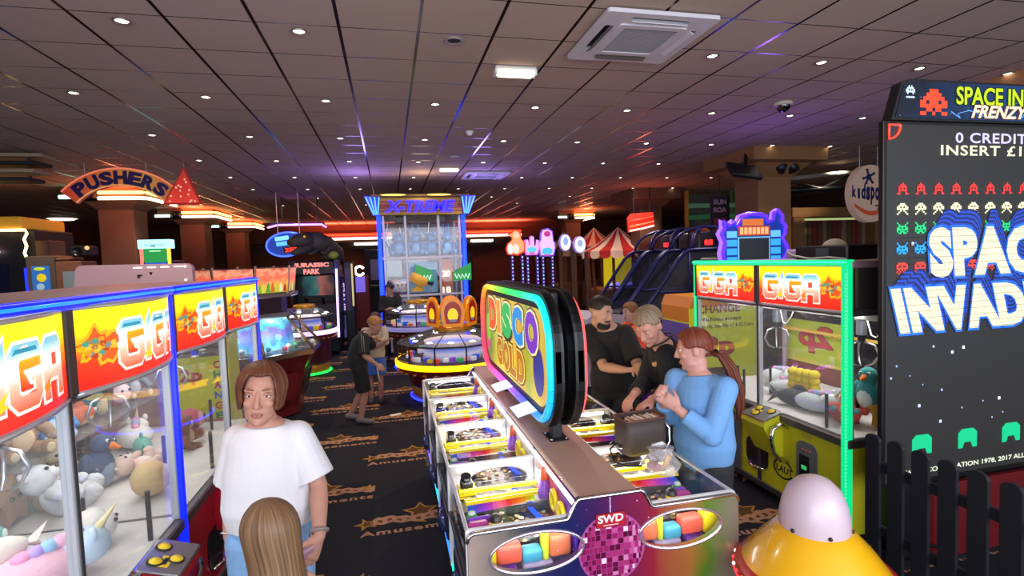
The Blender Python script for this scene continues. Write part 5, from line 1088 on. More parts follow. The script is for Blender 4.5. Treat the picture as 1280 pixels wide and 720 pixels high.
# ------------------------------------------------------------------ big screen shooting game on the right
def screen_game():
    X0, Y0 = 2.80, 2.50; W = 1.66; ZB, ZT = 0.56, 2.715
    t = thing('arcade_machine', 'huge black LED screen arcade game with pixel aliens and SPACE INVADERS lettering', 'arcade game', (X0, Y0, 0))
    b = MB(); b.b2((0, 0.0, ZB), (W, 0.035, ZT), mat('#16130f', 0.4, 0.2), 0.004); b.b2((0.25, 0.035, ZB), (W-0.1, 0.16, ZT-0.05), BLACK, 0.01); b.build('screen_housing', t)
    b = MB(); b.b2((0.2, 0.06, 0.0), (W-0.2, 0.2, ZB), BLACK, 0.01); b.b2((0.1, 0.02, 0.0), (W-0.1, 0.2, 0.06), BLACK); b.build('stand', t)
    b = MB(); b.b2((0.35, -0.02, 0.05), (W-0.05, 0.05, ZB-0.04), mat('#5e0c12', 0.4), 0.02); b.build('red_apron', t)
    b = MB(); b.tube([(0.25, -0.03, 0.5), (0.27, -0.06, 0.38), (0.24, -0.05, 0.3), (0.3, -0.04, 0.18), (0.5, -0.05, 0.12)], 0.012, BLACK, 6); b.build('cable', t)
    sm = bpy.data.materials.new('led_screen'); sm.use_nodes = True; nt = sm.node_tree; bs = nt.nodes['Principled BSDF']
    tc = nt.nodes.new('ShaderNodeTexCoord'); vm = nt.nodes.new('ShaderNodeVectorMath'); vm.operation = 'SCALE'; vm.inputs['Scale'].default_value = 160
    nt.links.new(tc.outputs['Object'], vm.inputs[0]); ck = nt.nodes.new('ShaderNodeTexChecker'); ck.inputs['Scale'].default_value = 1
    nt.links.new(vm.outputs[0], ck.inputs['Vector']); ck.inputs['Color1'].default_value = (*lin('#2b2826'), 1); ck.inputs['Color2'].default_value = (*lin('#211e1d'), 1)
    bs.inputs['Base Color'].default_value = (0.01, 0.01, 0.01, 1); bs.inputs['Roughness'].default_value = 0.5; nt.links.new(ck.outputs[0], bs.inputs['Emission Color']); bs.inputs['Emission Strength'].default_value = 0.8; sm.cycles.emission_sampling = 'NONE'
    F = frame((0, 0, 0), (1, 0, 0), (0, 0, 1))        # local x, z; normal towards the viewer (-Y)
    b = MB(); b.add([(0.02, ZB+0.02, 0.002), (W-0.02, ZB+0.02, 0.002), (W-0.02, ZT-0.02, 0.002), (0.02, ZT-0.02, 0.002)], [(0, 1, 2, 3)], sm, F); sc = b.build('led_screen', t)
    # rows of plain pixel creatures
    A = ['0011100', '0111110', '1101011', '1111111', '0010100', '0100010', '1000001']; B = ['0001000', '0011100', '0111110', '0101010', '0111110', '0100010', '1100011']
    Cc = ['1000001', '0100010', '0111110', '1101011', '1111111', '1011101', '0110110']; Dd = ['0111110', '1111111', '1001001', '1111111', '0101010', '1010101', '0100010']
    def sprite(b, rows, cx, cz, w, h, m, z=0.006):
        n = len(rows[0]); r = len(rows)
        for j, row in enumerate(rows):
            for i, ch in enumerate(row):
                if ch == '1':
                    x0 = cx-w/2+w*i/n; z1 = cz+h/2-h*j/r; b.add([(x0, z1-h/r, z), (x0+w/n, z1-h/r, z), (x0+w/n, z1, z), (x0, z1, z)], [(0, 1, 2, 3)], m, F)
    for (rows, z, c, nx) in ((B, 2.325, '#f0302c', 11), (A, 2.207, '#e8e8b8', 11), (Cc, 2.096, '#10c878', 11), (Cc, 1.978, '#18a0f0', 11), (Dd, 1.860, '#f04038', 11)):
        for i in range(nx): b = MB(); sprite(b, rows, 0.132+0.133*i, z, 0.082, 0.068, lit(c, 1.1)); b.build('pixel_creature', sc)
    for cx in (0.29, 0.645, 1.0, 1.355):
        b = MB(); b.add([(cx+px, 0.79+pz, 0.006) for px, pz in [(-0.075, -0.06), (-0.075, 0.035), (-0.045, 0.06), (0.045, 0.06), (0.075, 0.035), (0.075, -0.06), (0.04, -0.06), (0.025, -0.025), (-0.025, -0.025), (-0.04, -0.06)]], [tuple(range(10))], lit('#18c88a', 1.0), F); b.build('pixel_shield', sc)
    b = MB(); b.text('0 CREDITS', 0.62, 0.062, lit('#c8c0f0', 1.2), F @ TR(0.83, 2.625, 0), 0.02, 0, 0.006, 1.1); b.build('screen_text', sc); b = MB(); b.text('INSERT £1.00', 0.84, 0.062, lit('#d8d8b8', 1.2), F @ TR(0.83, 2.55, 0), 0.02, 0, 0.006, 1.1)
    b.build('screen_text', sc); b = MB(); b.text('©TAITO CORPORATION 1978, 2017 ALL RIGHTS RESERVED', 1.5, 0.036, lit('#e0e8d0', 1.1), F @ TR(0.85, 0.625, 0), 0.02, 0, 0.006, 1.0); b.build('screen_text', sc)
    b = MB(); rr = random.Random(2)
    for k in range(34):
        x, z = rr.uniform(0.05, W-0.1), rr.choice((rr.uniform(0.9, 1.4), rr.uniform(0.9, 1.4), rr.uniform(1.8, 2.25)))
        s = rr.choice((0.004, 0.006, 0.009)); b.add([(x-s, z-s, 0.006), (x+s, z-s, 0.006), (x+s, z+s, 0.006), (x-s, z+s, 0.006)], [(0, 1, 2, 3)], lit(rr.choice(('#d0d8ff', '#8ab0ff', '#ffffff', '#b8c8ff')), 1.3), F)
    b.build('pixel_stars', sc)
    b = MB(); b.tube([F @ Vector((0.03+0.08*math.cos(a), 2.69+0.08*math.sin(a), 0.008)) for a in [-PI/2+PI/2*i/8 for i in range(9)]]+[F @ Vector((0.03, 2.69, 0.008)), F @ Vector((0.03, 2.61, 0.008))], 0.007, lit('#ff4a3a', 1.2), 4); b.build('corner_mark', sc)
    # the two great words with their blue sides falling back
    def word(s, cx, cz, w, h, sh, nm):
        b = MB()
        for k in range(10):
            f = k/9; b.text(s, w*(1-0.012*(9-k)), h, lit('#1a48c8' if k % 2 else '#10206a', 0.9 if k % 2 else 0.8), F @ TR(cx+0.03*(9-k)/9, cz+0.11*(9-k)/9, 0), 0.06, sh, 0.007+k*0.0004, 1.1)
        b.text(s, w+0.03, h+0.03, lit('#1a70e8', 1.0), F @ TR(cx, cz, 0), 0.095, sh, 0.0115, 1.1); b.text(s, w, h, lit('#f6e6c0', 1.0), F @ TR(cx, cz, 0), 0.065, sh, 0.0125, 1.1)
        b.build(nm, sc)
    word('SPACE', 0.85, 1.945, 1.06, 0.30, -0.1, 'screen_lettering'); word('INVADERS', 0.84, 1.61, 1.60, 0.275, -0.3, 'screen_lettering')
    # scan lines across the letters
    b = MB()
    for k in range(16): b.add([(0.1, 1.48+0.04*k, 0.0135), (W-0.1, 1.48+0.04*k, 0.0135), (W-0.1, 1.482+0.04*k, 0.0135), (0.1, 1.482+0.04*k, 0.0135)], [(0, 1, 2, 3)], mat('#15120f', 0.6), F)
    b.build('panel_seams', sc)
    # marquee
    pl = [(0.03, ZT+0.0), (W-0.03, ZT+0.0), (W-0.10, ZT+0.21), (W-0.16, ZT+0.235), (0.16, ZT+0.235), (0.10, ZT+0.21)]
    b = MB(); b.prism(pl, 0.06, BLACK, F @ TR(0, 0, -0.04)); mq = b.build('marquee', t)
    b = MB(); ins = [(0.055, ZT+0.012), (W-0.055, ZT+0.012), (W-0.115, ZT+0.20), (W-0.165, ZT+0.222), (0.165, ZT+0.222), (0.115, ZT+0.20)]
    b.add([(x, z, 0.023) for x, z in ins], [tuple(range(6))], ramp_mat('X', [(0, '#0a1018'), (0.25, '#0c1c34'), (0.6, '#123058'), (1, '#0a1422')], 0, W, 0.9, 0.3, noise=0.3, nscale=7), F); mp = b.build('marquee_print', mq)
    b = MB(); b.text('SPACE INVADERS', 1.0, 0.115, lit('#101808', 0.8), F @ TR(0.985, ZT+0.15, 0), 0.07, 0.0, 0.025); b.text('SPACE INVADERS', 0.98, 0.105, lit('#c8f01a', 1.0), F @ TR(0.985, ZT+0.15, 0), 0.02, 0.0, 0.027)
    b.text('FRENZY', 0.46, 0.085, lit('#6a2a08', 0.9), F @ TR(0.83, ZT+0.06, 0), 0.08, 0.35, 0.0285); b.text('FRENZY', 0.45, 0.075, lit('#fff0c8', 1.0), F @ TR(0.83, ZT+0.06, 0), 0.03, 0.35, 0.030); b.build('lettering', mp)
    b = MB(); sprite(b, ['000111000', '001111100', '011111110', '110111011', '111111111', '001101100', '110010011'], 0.33, ZT+0.105, 0.20, 0.15, lit('#f04a2a', 1.0), 0.025); b.build('pixel_emblem', mp); b = MB(); sprite(b, ['0010100', '0111110', '1101011', '1111111', '0100010'], 0.16, ZT+0.17, 0.065, 0.05, lit('#c8d8e8', 1.0), 0.025); b.b2((0.13, ZT+0.124, 0.0235), (0.19, ZT+0.134, 0.025), lit('#c8d8e8', 0.9), 0, F)
    for k in range(20):
        x, z = rr.uniform(0.08, W-0.1), ZT+rr.uniform(0.02, 0.2); b.add([(x-0.002, z, 0.0245), (x, z-0.002, 0.0245), (x+0.002, z, 0.0245), (x, z+0.002, 0.0245)], [(0, 1, 2, 3)], lit('#e8f0ff', 1.2), F)
    b.build('pixel_emblem', mp)
    b = MB()
    for k in range(9):
        x, z = 0.5+0.11*k, ZT+0.04; p = []
        for q in range(5): p.append(F @ Vector((x+rr.uniform(-0.05, 0.05)+0.02*q, z+rr.uniform(-0.025, 0.03), 0.0255)))
        b.tube(p, 0.0022, lit('#6aa8f0', 1.1), 4)
    b.build('lightning_print', mp)
screen_game()

# black picket fence in front of it
def fence():
    t = thing('picket_fence', 'low black picket fence running towards the viewer before the big screen', 'fence', (2.73, 2.49, 0), 0)
    fm = mat('#15161c', 0.55, noise=0.1, nscale=20)
    for k in range(9):
        y = -0.142*k-0.005
        b = MB(); pl = [(-0.045, 0), (0.045, 0), (0.045, 0.865)]+[(0.045*math.cos(a), 0.865+0.035*math.sin(a)) for a in [PI*i/8 for i in range(1, 8)]]+[(-0.045, 0.865)]
        b.prism(pl, 0.02, fm, frame((0, y, 0.0), (0, -1, 0), (0, 0, 1))); b.build('picket', t)
    for z in (0.30, 0.68):
        b = MB(); b.b2((0.0, -1.3, z), (0.025, 0.06, z+0.06), fm, 0.004); b.build('rail', t)
fence()

# flying-saucer children's ride in the foreground
def saucer():
    t = thing('saucer_ride', "yellow and red flying saucer children's ride with white dome in the right foreground", 'kiddie ride', (1.648, 1.775, 0), 0)
    red = mat('#b01218', 0.25, coat=0.6); yl = mat('#e8ac10', 0.25, coat=0.7); wh = mat('#c8b2bc', 0.38, coat=0.25)
    b = MB(); b.lathe([(0.24, 0.0), (0.25, 0.02), (0.25, 0.12), (0.20, 0.16)], BLACK, 32); b.build('plinth', t)
    b = MB(); b.lathe([(0.19, 0.16), (0.21, 0.35), (0.24, 0.55), (0.265, 0.64)], ramp_mat('Z', [(0, '#a01820'), (1, '#b8282c')], 0.1, 0.65), 40); hull = b.build('hull', t)
    for k in range(14):
        a = 2*PI*k/14
        b = MB(); b.add([(r*math.cos(a+d), r*math.sin(a+d), z) for (r, z, d) in ((0.214, 0.35, -0.12), (0.214, 0.35, 0.12), (0.270, 0.64, 0.13), (0.270, 0.64, -0.13))], [(0, 1, 2, 3)], mat('#e6c04a', 0.3) if k % 2 else mat('#a82a8a', 0.3)); b.build('hull_panel', hull)
    b = MB(); b.lathe([(0.262, 0.615), (0.296, 0.632), (0.308, 0.66), (0.299, 0.69), (0.27, 0.705), (0.255, 0.70)], red, 56); b.build('red_rim', t)
    b = MB(); b.lathe([(0.276, 0.700), (0.252, 0.735), (0.21, 0.79), (0.165, 0.838), (0.142, 0.862), (0.132, 0.866)], yl, 56); b.build('yellow_deck', t)
    b = MB(); b.lathe([(0.1425, 0.858), (0.144, 0.872), (0.140, 0.92), (0.128, 0.97), (0.105, 1.02), (0.07, 1.053), (0.035, 1.068), (0, 1.072)], wh, 48, None, True, 0, 2*PI, 0.92, 0.92); b.build('dome', t)
    b = MB()
    for a in (-2.9, -1.9, -0.9, 0.3, 1.5): b.lathe([(0.008, 0), (0.007, 0.006), (0, 0.008)], BLACK, 10, TR(0.1335*math.cos(a), 0.1335*math.sin(a), 0.878) @ rot(a) @ Matrix.Rotation(PI/2, 4, 'Y'))
    b.build('dome_bolts', t)
    b = MB()
    for k in range(36):
        a = 2*PI*k/36; b.ell((0.307*math.cos(a), 0.307*math.sin(a), 0.662), 0.0075, lit('#ffb0a8', 5.0) if k % 2 else lit('#ff2a3a', 3.0), None, 8, 6)
    b.tube([(0.306*math.cos(a), 0.306*math.sin(a), 0.650) for a in [2*PI*k/60 for k in range(60)]], 0.006, lit('#ff2038', 2.2), 6, True); b.build('rim_lights', t)
saucer()
# ------------------------------------------------------------------ background, left
def pushers_sign():
    t = thing('hanging_sign', 'red arched hanging sign reading PUSHERS with a red arrowhead', 'sign', (-4.32, 10.2, 3.1))
    # arc band
    def arc(r, n=20, a0=2.42, a1=0.66): return [(r*math.cos(a0+(a1-a0)*i/n), r*math.sin(a0+(a1-a0)*i/n)-0.52) for i in range(n+1)]
    F = frame((0, 0, 0), (1, 0, 0), (0, 0, 1))
    R1, R2 = 1.17, 0.86
    def band(r1, r2, z, m, b, a0=2.42, a1=0.66):
        o = arc(r1, 20, a0, a1); i = arc(r2, 20, a0, a1); k = len(o)
        b.add([(x, y, z) for x, y in o]+[(x, y, z) for x, y in i], [(q, k+q, k+q+1, q+1) for q in range(k-1)], m, F)
    b = MB(); o = arc(R1); i = arc(R2)[::-1]; b.prism(o[::-1]+i[::-1], 0.06, mat('#b8402a', 0.45, 0, 0.25), F @ TR(0, 0, -0.06)); body = b.build('arched_panel', t)
    b = MB(); band(R1-0.02, R2+0.02, 0.002, ramp_mat('X', [(0, '#c0302a'), (0.4, '#c86a30'), (0.7, '#c88a3a'), (1, '#b84a2a')], -0.9, 0.9, 0.45), b); band(R1-0.005, R1-0.03, 0.004, lit('#ff8a6a', 0.7), b); band(R2+0.03, R2+0.005, 0.004, lit('#ffb070', 0.6), b); b.build('printed_face', body)
    b = MB(); a = 2.20; 
    for k, ch in enumerate('PUSHERS'):
        an = 2.20-0.212*k; M = F @ TR(1.0*math.cos(an), 1.0*math.sin(an)-0.52, 0) @ rot(an-PI/2)
        b.text(ch, 0.21, 0.24, mat('#d88a5a', 0.5), M, 0.075, 0, 0.006); b.text(ch, 0.20, 0.22, mat('#2c1458', 0.4), M, 0.055, 0, 0.009)
    b.build('lettering', body)
    b = MB(); tri = [(0.62, 0.02), (1.22, 0.02), (0.98, 0.66)]; b.prism(tri, 0.06, mat('#a82018', 0.4, 0, 0.3), F @ TR(0, 0, -0.03)); ah = b.build('arrowhead', t)
    b = MB(); c = (0.94, 0.22); b.add([(c[0]+(x-c[0])*0.88, c[1]+(y-c[1])*0.88, 0.032) for x, y in tri], [(0, 1, 2)], ramp_mat('Z', [(0, '#e83a2a'), (0.6, '#c02a1a'), (1, '#a83a2a')], 0, 0.66, 0.6, noise=0.12, nscale=12), F)
    rr = random.Random(1)
    for k in range(14):
        u, v = rr.random(), rr.random()
        if u+v > 1: u, v = 1-u, 1-v
        x = 0.68+0.48*u+0.28*v; z = 0.06+0.45*v; b.add([(x+p, z+q, 0.034) for p, q in star(0, 0, 0.022)], [tuple(range(10))], lit('#ffc0a0', 1.0), F)
    b.build('printed_face', ah)
    b = MB()
    for x, z in ((-0.5, 0.55), (0.4, 0.58), (0.98, 0.62)): b.cyl((x, -0.02, z), (x, -0.02, 0.71), 0.008, STEEL, 6)
    b.build('hanger', t)
pushers_sign()
def simple_cab(name, label, cat, loc, rz, w, d, h, m, extras=(), group=None):
    """cabinet with plinth, moulded edges and extra built-in parts: (part name, [(lo, hi, material, bevel)])"""
    t = thing(name, label, cat, loc, rz, group)
    b = MB(); b.b2((-w/2, 0, 0.06), (w/2, d, h), m, 0.02); b.b2((-w/2+0.03, 0.03, 0), (w/2-0.03, d-0.03, 0.06), BLACK); b.build('cabinet', t)
    for nm, bx in extras:
        b = MB()
        for lo, hi, mm, bv in bx: b.b2(lo, hi, mm, bv)
        b.build(nm, t)
    return t
# dark kiosk with yellow fascia at the far left
t = thing('game_kiosk', 'dark game kiosk with yellow fascia and warm curved tube light at far left', 'kiosk', (-6.6, 11.0, 0))
b = MB(); b.b2((-1.2, 0.05, 0), (0.55, 1.2, 2.8), mat('#141220', 0.5), 0.02); b.build('body', t)
b = MB(); b.b2((-1.2, -0.1, 2.80), (0.42, 1.2, 3.02), mat('#c8942c', 0.5, 0, 0.25), 0.03); b.b2((-1.2, -0.14, 2.86), (-0.1, -0.1, 2.98), mat('#e0c8b8', 0.5, 0, 0.3), 0.02); b.build('fascia', t)
b = MB(); b.tube([(-1.2, -0.14, 2.78), (0.5, -0.14, 2.78), (0.52, -0.14, 2.72), (0.47, -0.14, 2.62), (0.5, -0.14, 2.5), (0.46, -0.14, 2.38), (0.50, -0.14, 2.26), (0.58, -0.14, 2.2)], 0.022, lit('#ffd890', 5.0), 8); b.build('warm_tube_light', t)
b = MB(); b.tube([(-1.2, -0.02, 2.50), (-0.05, -0.02, 2.50)], 0.025, lit('#ff2a3a', 4.0), 8); b.tube([(-1.2, -0.02, 2.42), (0.02, -0.02, 2.42)], 0.025, lit('#ffe8e8', 4.0), 8); b.build('red_tube_light', t)
b = MB(); b.b2((-0.9, 0.0, 1.2), (0.1, 0.05, 2.2), mat('#10142c', 0.2, 0, 0.3)); b.build('screen', t)
b = MB(); b.b2((0.55, 0.0, 0), (0.75, 0.5, 2.6), mat('#5a3a2a', 0.6), 0.01); b.build('side_post', t)
t = simple_cab('arcade_machine', 'brown cabinet game with yellow and blue artwork and blue edge light at far left', 'arcade game', (-4.92, 9.0, 0), 0.0, 0.36, 0.5, 2.27, mat('#5a4a40', 0.5), (
    ('artwork_panel', [((-0.10, -0.006, 1.7), (0.12, 0.0, 2.12), mat('#2a6ab8', 0.4, 0, 0.4), 0)]), ('blue_edge_light', [((-0.185, -0.01, 1.5), (-0.165, 0.03, 2.1), lit('#1020ff', 4), 0)])))
b = MB(); b.ell((0.02, -0.012, 1.95), (0.06, 0.012, 0.06), lit('#e8c818', 0.8)); b.ell((0.0, -0.012, 2.08), (0.07, 0.01, 0.025), lit('#c8d83a', 0.8)); b.ell((0.0, -0.014, 1.82), (0.05, 0.012, 0.05), lit('#a8c8d8', 0.6)); b.build('round_pictures', t)
simple_cab('change_cabinet', 'plain brown cabinet with a silver panel beside the kiosk', 'cabinet', (-4.58, 9.02, 0), 0, 0.34, 0.45, 2.18, mat('#7a4a32', 0.55), (('silver_panel', [((-0.07, -0.008, 1.7), (0.10, 0.0, 2.03), mat('#9aa09c', 0.3, 0.6), 0.004)]), ('rounded_top', [((-0.17, 0.0, 2.18), (0.02, 0.45, 2.24), mat('#7a4a32', 0.55), 0.03)])))
t = thing('dark_standin_box', 'stand-in black box with small amber glowing spot on top of the plain brown cabinet', 'speaker', (-4.48, 9.1, 2.24))  # added box and glowing spot stand in for an unclear dark figure
b = MB(); b.b2((-0.1, 0, 0), (0.14, 0.3, 0.17), BLACK, 0.03); b.build('housing', t); b = MB(); b.lathe([(0, 0.0), (0.06, 0.004), (0.065, 0.012)], BLACKM, 16, frame((0.0, 0.0, 0.08), (1, 0, 0), (0, 0, 1))); b.build('front_disc', t); b = MB(); b.ell((0.13, -0.01, 0.13), 0.03, lit('#ffb878', 1.2)); b.build('amber_spot', t)
# lit cyan-topped machine between the columns
t = simple_cab('arcade_machine', 'game with bright cyan top sign and green and blue screen between the left columns', 'arcade game', (-4.56, 12.0, 0), 0.0, 0.56, 0.7, 2.2, mat('#4a2a3a', 0.5), (
    ('lit_screen', [((-0.19, -0.012, 1.7), (0.19, 0.0, 2.16), lit('#1a4ac8', 1.2), 0)]), ('side_light', [((-0.27, -0.02, 1.6), (-0.22, 0.02, 2.44), lit('#ff6a5a', 2.0), 0)]), ('side_light', [((0.22, -0.02, 1.6), (0.27, 0.02, 2.44), lit('#ffc83a', 2.0), 0)]),
    ('upper_screen', [((-0.20, -0.014, 2.16), (0.20, 0.1, 2.44), lit('#2a9a48', 1.0), 0)]), ('top_sign', [((-0.29, -0.05, 2.44), (0.29, 0.2, 2.62), lit('#a8ecf8', 1.6), 0.01)])))
b = MB(); b.b2((-0.12, -0.016, 1.98), (0.14, -0.012, 2.08), lit('#a8d8f0', 1.0)); b.b2((-0.1, -0.018, 2.38), (0.1, -0.014, 2.40), lit('#c8f8d0', 1.2)); b.b2((-0.18, -0.054, 2.51), (0.18, -0.05, 2.52), mat('#3a6a8a', 0.5)); b.b2((-0.06, -0.054, 2.48), (0.03, -0.05, 2.50), mat('#3a6a8a', 0.5)); b.build('screen_bars', t)
# cream machine head behind the cranes
t = thing('redemption_game', 'pale pink machine with rounded top panel and a row of slots behind the red cranes', 'arcade game', (-2.36, 5.75, 0))
cream = mat('#b48a90', 0.4, coat=0.2)
b = MB(); b.b2((-0.52, 0.03, 0.0), (0.52, 0.32, 1.7), cream, 0.02); b.build('body', t)
b = MB(); b.prism([(-0.53, 1.6), (0.50, 1.6), (0.50, 2.0)]+[(0.44+0.06*math.cos(a), 2.0+0.06*math.sin(a)) for a in (0.3, 0.8, 1.2, 1.57)]+[(-0.42+0.06*math.cos(a), 2.01+0.06*math.sin(a)) for a in (1.57, 2.0, 2.5, 2.9)], 0.08, cream, frame((0, 0.03, 0), (1, 0, 0), (0, 0, 1))); hp = b.build('head_panel', t)
b = MB()
for k in range(4): b.b2((0.0+0.115*k, -0.056, 2.025), (0.075+0.115*k, -0.05, 2.038), lit('#ffe8e0', 1.5))
b.build('lit_slot', hp)
b = MB(); b.b2((0.03, -0.056, 1.93), (0.05, -0.05, 1.965), BLACK); b.b2((0.03, -0.056, 1.95), (0.07, -0.05, 1.965), BLACK); b.add([(0.13, -0.053, 1.985), (0.16, -0.053, 1.985), (0.145, -0.053, 1.955)], [(0, 1, 2), (2, 1, 0)], BLACK); b.ell((0.44, -0.05, 2.03), 0.012, lit('#ffffff', 2)); b.ell((0.44, -0.05, 1.9), 0.012, lit('#ffffff', 2)); b.build('maker_mark', hp)
# yellow change machine seen through the second red crane
def change_machine_left():
    t = thing('change_machine', 'yellow 2p change machine with upright CHANGE lettering behind the red crane', 'change machine', (-1.72, 5.3, 0))
    ym = mat('#c8c81a', 0.45, 0, 0.12)
    b = MB(); b.b2((-0.27, 0, 0.05), (0.24, 0.35, 1.45), ym, 0.01); b.b2((-0.25, 0.02, 0), (0.22, 0.33, 0.05), BLACK); b.build('cabinet', t)
    b = MB(); b.b2((-0.2, -0.02, 1.2), (0.2, 0.0, 1.36), mat('#6a6a62', 0.3, 0.5), 0.01); b.b2((-0.1, -0.05, 1.22), (0.0, -0.02, 1.32), BLACK, 0.01); b.build('note_acceptor', t)
    F = frame((0, -0.003, 0), (1, 0, 0), (0, 0, 1)); b = MB(); b.text('2p', 0.19, 0.15, mat('#b82a28', 0.5), F @ TR(-0.08, 1.02, 0), 0.04)
    for k, (ch, c) in enumerate(zip('CHANGE', ('#c02848', '#108a5a', '#c02848', '#2a6ab8', '#c05018', '#108a5a'))): b.text(ch, 0.065, 0.07, mat(c, 0.5), F @ TR(0.14, 1.12-0.095*k, 0), 0.05)
    b.build('lettering', t)
    b = MB(); b.b2((-0.22, -0.004, 0.3), (0.2, 0.0, 0.62), mat('#c87a5a', 0.5)); b.build('lower_panel', t)
change_machine_left()
# ---- dinosaur cabinet
def dino_cab():
    t = thing('arcade_machine', 'dark arcade cabinet reading JURASSIC PARK with a dinosaur on its roof', 'arcade game', (-1.58, 12.1, 0))
    dk = mat('#17151c', 0.5)
    b = MB(); b.b2((-0.5, 0.1, 0.05), (0.45, 1.4, 1.15), dk, 0.03); b.b2((-0.5, 0.7, 1.1), (0.45, 1.5, 2.1), dk, 0.03); b.build('cabinet', t)
    b = MB(); b.b2((-0.52, 0.05, 1.15), (-0.46, 1.4, 2.1), dk, 0.02); b.build('side_panel', t); b = MB(); b.b2((0.41, 0.05, 0.4), (0.47, 1.4, 2.1), mat('#4a3a6a', 0.4), 0.02); b.build('side_panel', t)
    b = MB(); b.b2((-0.36, 0.68, 1.3), (0.34, 0.70, 1.75), ramp_mat('X', [(0, '#0a2a30'), (0.4, '#2a6a6a'), (0.6, '#a85a4a'), (1, '#0a2028')], -0.36, 0.34, 0.6, noise=0.3, nscale=8)); b.build('screen', t)
    b = MB(); b.b2((-0.48, 0.04, 1.78), (0.42, 0.3, 2.08), dk, 0.03); mq = b.build('marquee', t)
    F = frame((-0.05, 0.033, 1.94), (1, 0, 0), (0, 0, 1)); b = MB(); b.text('JURASSIC', 0.72, 0.12, lit('#ff8a80', 1.2), F @ TR(0, 0.05, 0), 0.05, 0, 0.0); b.text('PARK', 0.34, 0.12, lit('#ff8a80', 1.2), F @ TR(0, -0.08, 0), 0.05, 0, 0.0); b.build('lettering', mq)
    b = MB(); b.tube([(0.44, 0.03, 0.4), (0.46, 0.03, 1.9)], 0.022, lit('#c8a0ff', 4.0), 8); b.build('light_strip', t)
    for x in (-0.2, 0.15):
        b = MB(); b.tube([(x, 0.15, 1.15), (x, 0.05, 1.28), (x, -0.08, 1.30)], [0.03, 0.03, 0.02], BLACKM, 8); b.build('play_gun', t)
    b = MB(); b.b2((-0.45, -0.3, 0.35), (0.42, 0.1, 0.55), mat('#2a2430', 0.5), 0.05); b.build('seat_bench', t)
    # the dinosaur: heavy head with open jaws, thick neck, hunched back and tail
    sk = mat('#4a4436', 0.6, noise=0.3, nscale=12, bump=0.5, bscale=40)
    b = MB(); z0 = 2.12
    b.tube([(0.42, 1.2, z0-0.05), (0.36, 1.0, z0+0.12), (0.18, 0.75, z0+0.30), (0.0, 0.52, z0+0.40), (-0.18, 0.35, z0+0.42)], [0.14, 0.22, 0.25, 0.23, 0.19], sk, 14)
    b.tube([(-0.12, 0.36, z0+0.44), (-0.32, 0.15, z0+0.42), (-0.46, 0.0, z0+0.36)], [0.18, 0.15, 0.085], sk, 12)
    b.tube([(-0.12, 0.34, z0+0.28), (-0.30, 0.15, z0+0.20), (-0.42, 0.02, z0+0.15)], [0.13, 0.085, 0.05], sk, 12)
    for sg in (-1, 1): b.tube([(0.18+0.1*sg, 0.45, z0+0.25), (0.05+0.14*sg, 0.32, z0+0.12), (0.0+0.14*sg, 0.26, z0+0.16)], [0.06, 0.04, 0.02], sk, 8)
    for sg in (-1, 1): b.tube([(0.25, 0.85+0.16*sg, z0+0.15), (0.2, 0.75+0.2*sg, z0+0.0)], [0.13, 0.09], sk, 10)
    d = b.build('dinosaur', t)
    b = MB()
    for k in range(6):
        for sg in (-1, 1): b.cyl((-0.22-0.04*k+0.05*sg, 0.24-0.04*k+0.04*sg, z0+0.33), (-0.23-0.04*k+0.05*sg, 0.23-0.04*k+0.04*sg, z0+0.28), 0.013, mat('#e0d8c0', 0.4), 6, 0.002)
    b.build('teeth', d)
    b = MB(); b.ell((-0.27, 0.12, z0+0.50), 0.025, lit('#e8b03a', 0.8)); b.ell((-0.16, 0.05, z0+0.50), 0.025, lit('#e8b03a', 0.8)); b.build('eye', d)
    b = MB(); b.ell((0.40, 0.2, z0+0.08), (0.11, 0.08, 0.09), mat('#8a9a2a', 0.5)); b.build('green_ornament', t)
dino_cab()
t = thing('hanging_sign', 'blue oval lit sign with a red number display above the dinosaur cabinet', 'sign', (-2.42, 14.0, 2.53))
b = MB(); F = frame((0, 0, 0), (1, 0, 0.12), (0, 0, 1)); b.prism(oval(0.46, 0.29, 30), 0.08, mat('#1a3a9a', 0.4, 0, 0.8), F); o = b.build('oval_panel', t)
b = MB(); b.tube([F @ Vector((0.46*math.cos(a), 0.29*math.sin(a), 0.09)) for a in [2*PI*k/30 for k in range(30)]], 0.02, lit('#3a5aff', 3.0), 6, True); b.build('edge_light', o)
b = MB(); b.prism(rrect(0.32, 0.10, 0.02), 0.01, lit('#7ac8ff', 1.5), F @ TR(-0.08, 0.16, 0.08)); b.prism(rrect(0.5, 0.10, 0.02), 0.01, lit('#5ab0ff', 1.5), F @ TR(0.02, 0.03, 0.08)); b.prism(rrect(0.18, 0.08, 0.02), 0.01, lit('#c8e8ff', 1.5), F @ TR(0.26, 0.12, 0.08)); b.build('light_window', o)
b = MB(); b.prism(rrect(0.34, 0.15, 0.01), 0.012, BLACK, F @ TR(0.08, -0.14, 0.08)); b.text('250', 0.28, 0.10, lit('#ff2a1a', 3.0), F @ TR(0.08, -0.14, 0), 0.03, 0.1, 0.094); b.build('number_display', o)
b = MB(); b.cyl((-0.2, 0.04, 0.25), (-0.2, 0.04, 1.28), 0.015, STEEL, 6); b.cyl((0.3, 0.06, 0.25), (0.3, 0.06, 1.28), 0.015, STEEL, 6); b.build('hanger', t)
t = thing('tube_light', 'violet tube light above the blue oval sign', 'tube light', (-2.2, 15.0, 3.05)); b = MB(); b.tube([(-0.85, 0, -0.03), (-0.6, 0, 0.03), (0.5, 0, 0.03), (0.62, 0, -0.05)], 0.025, lit('#b878ff', 4.0), 8); b.build('tube', t)
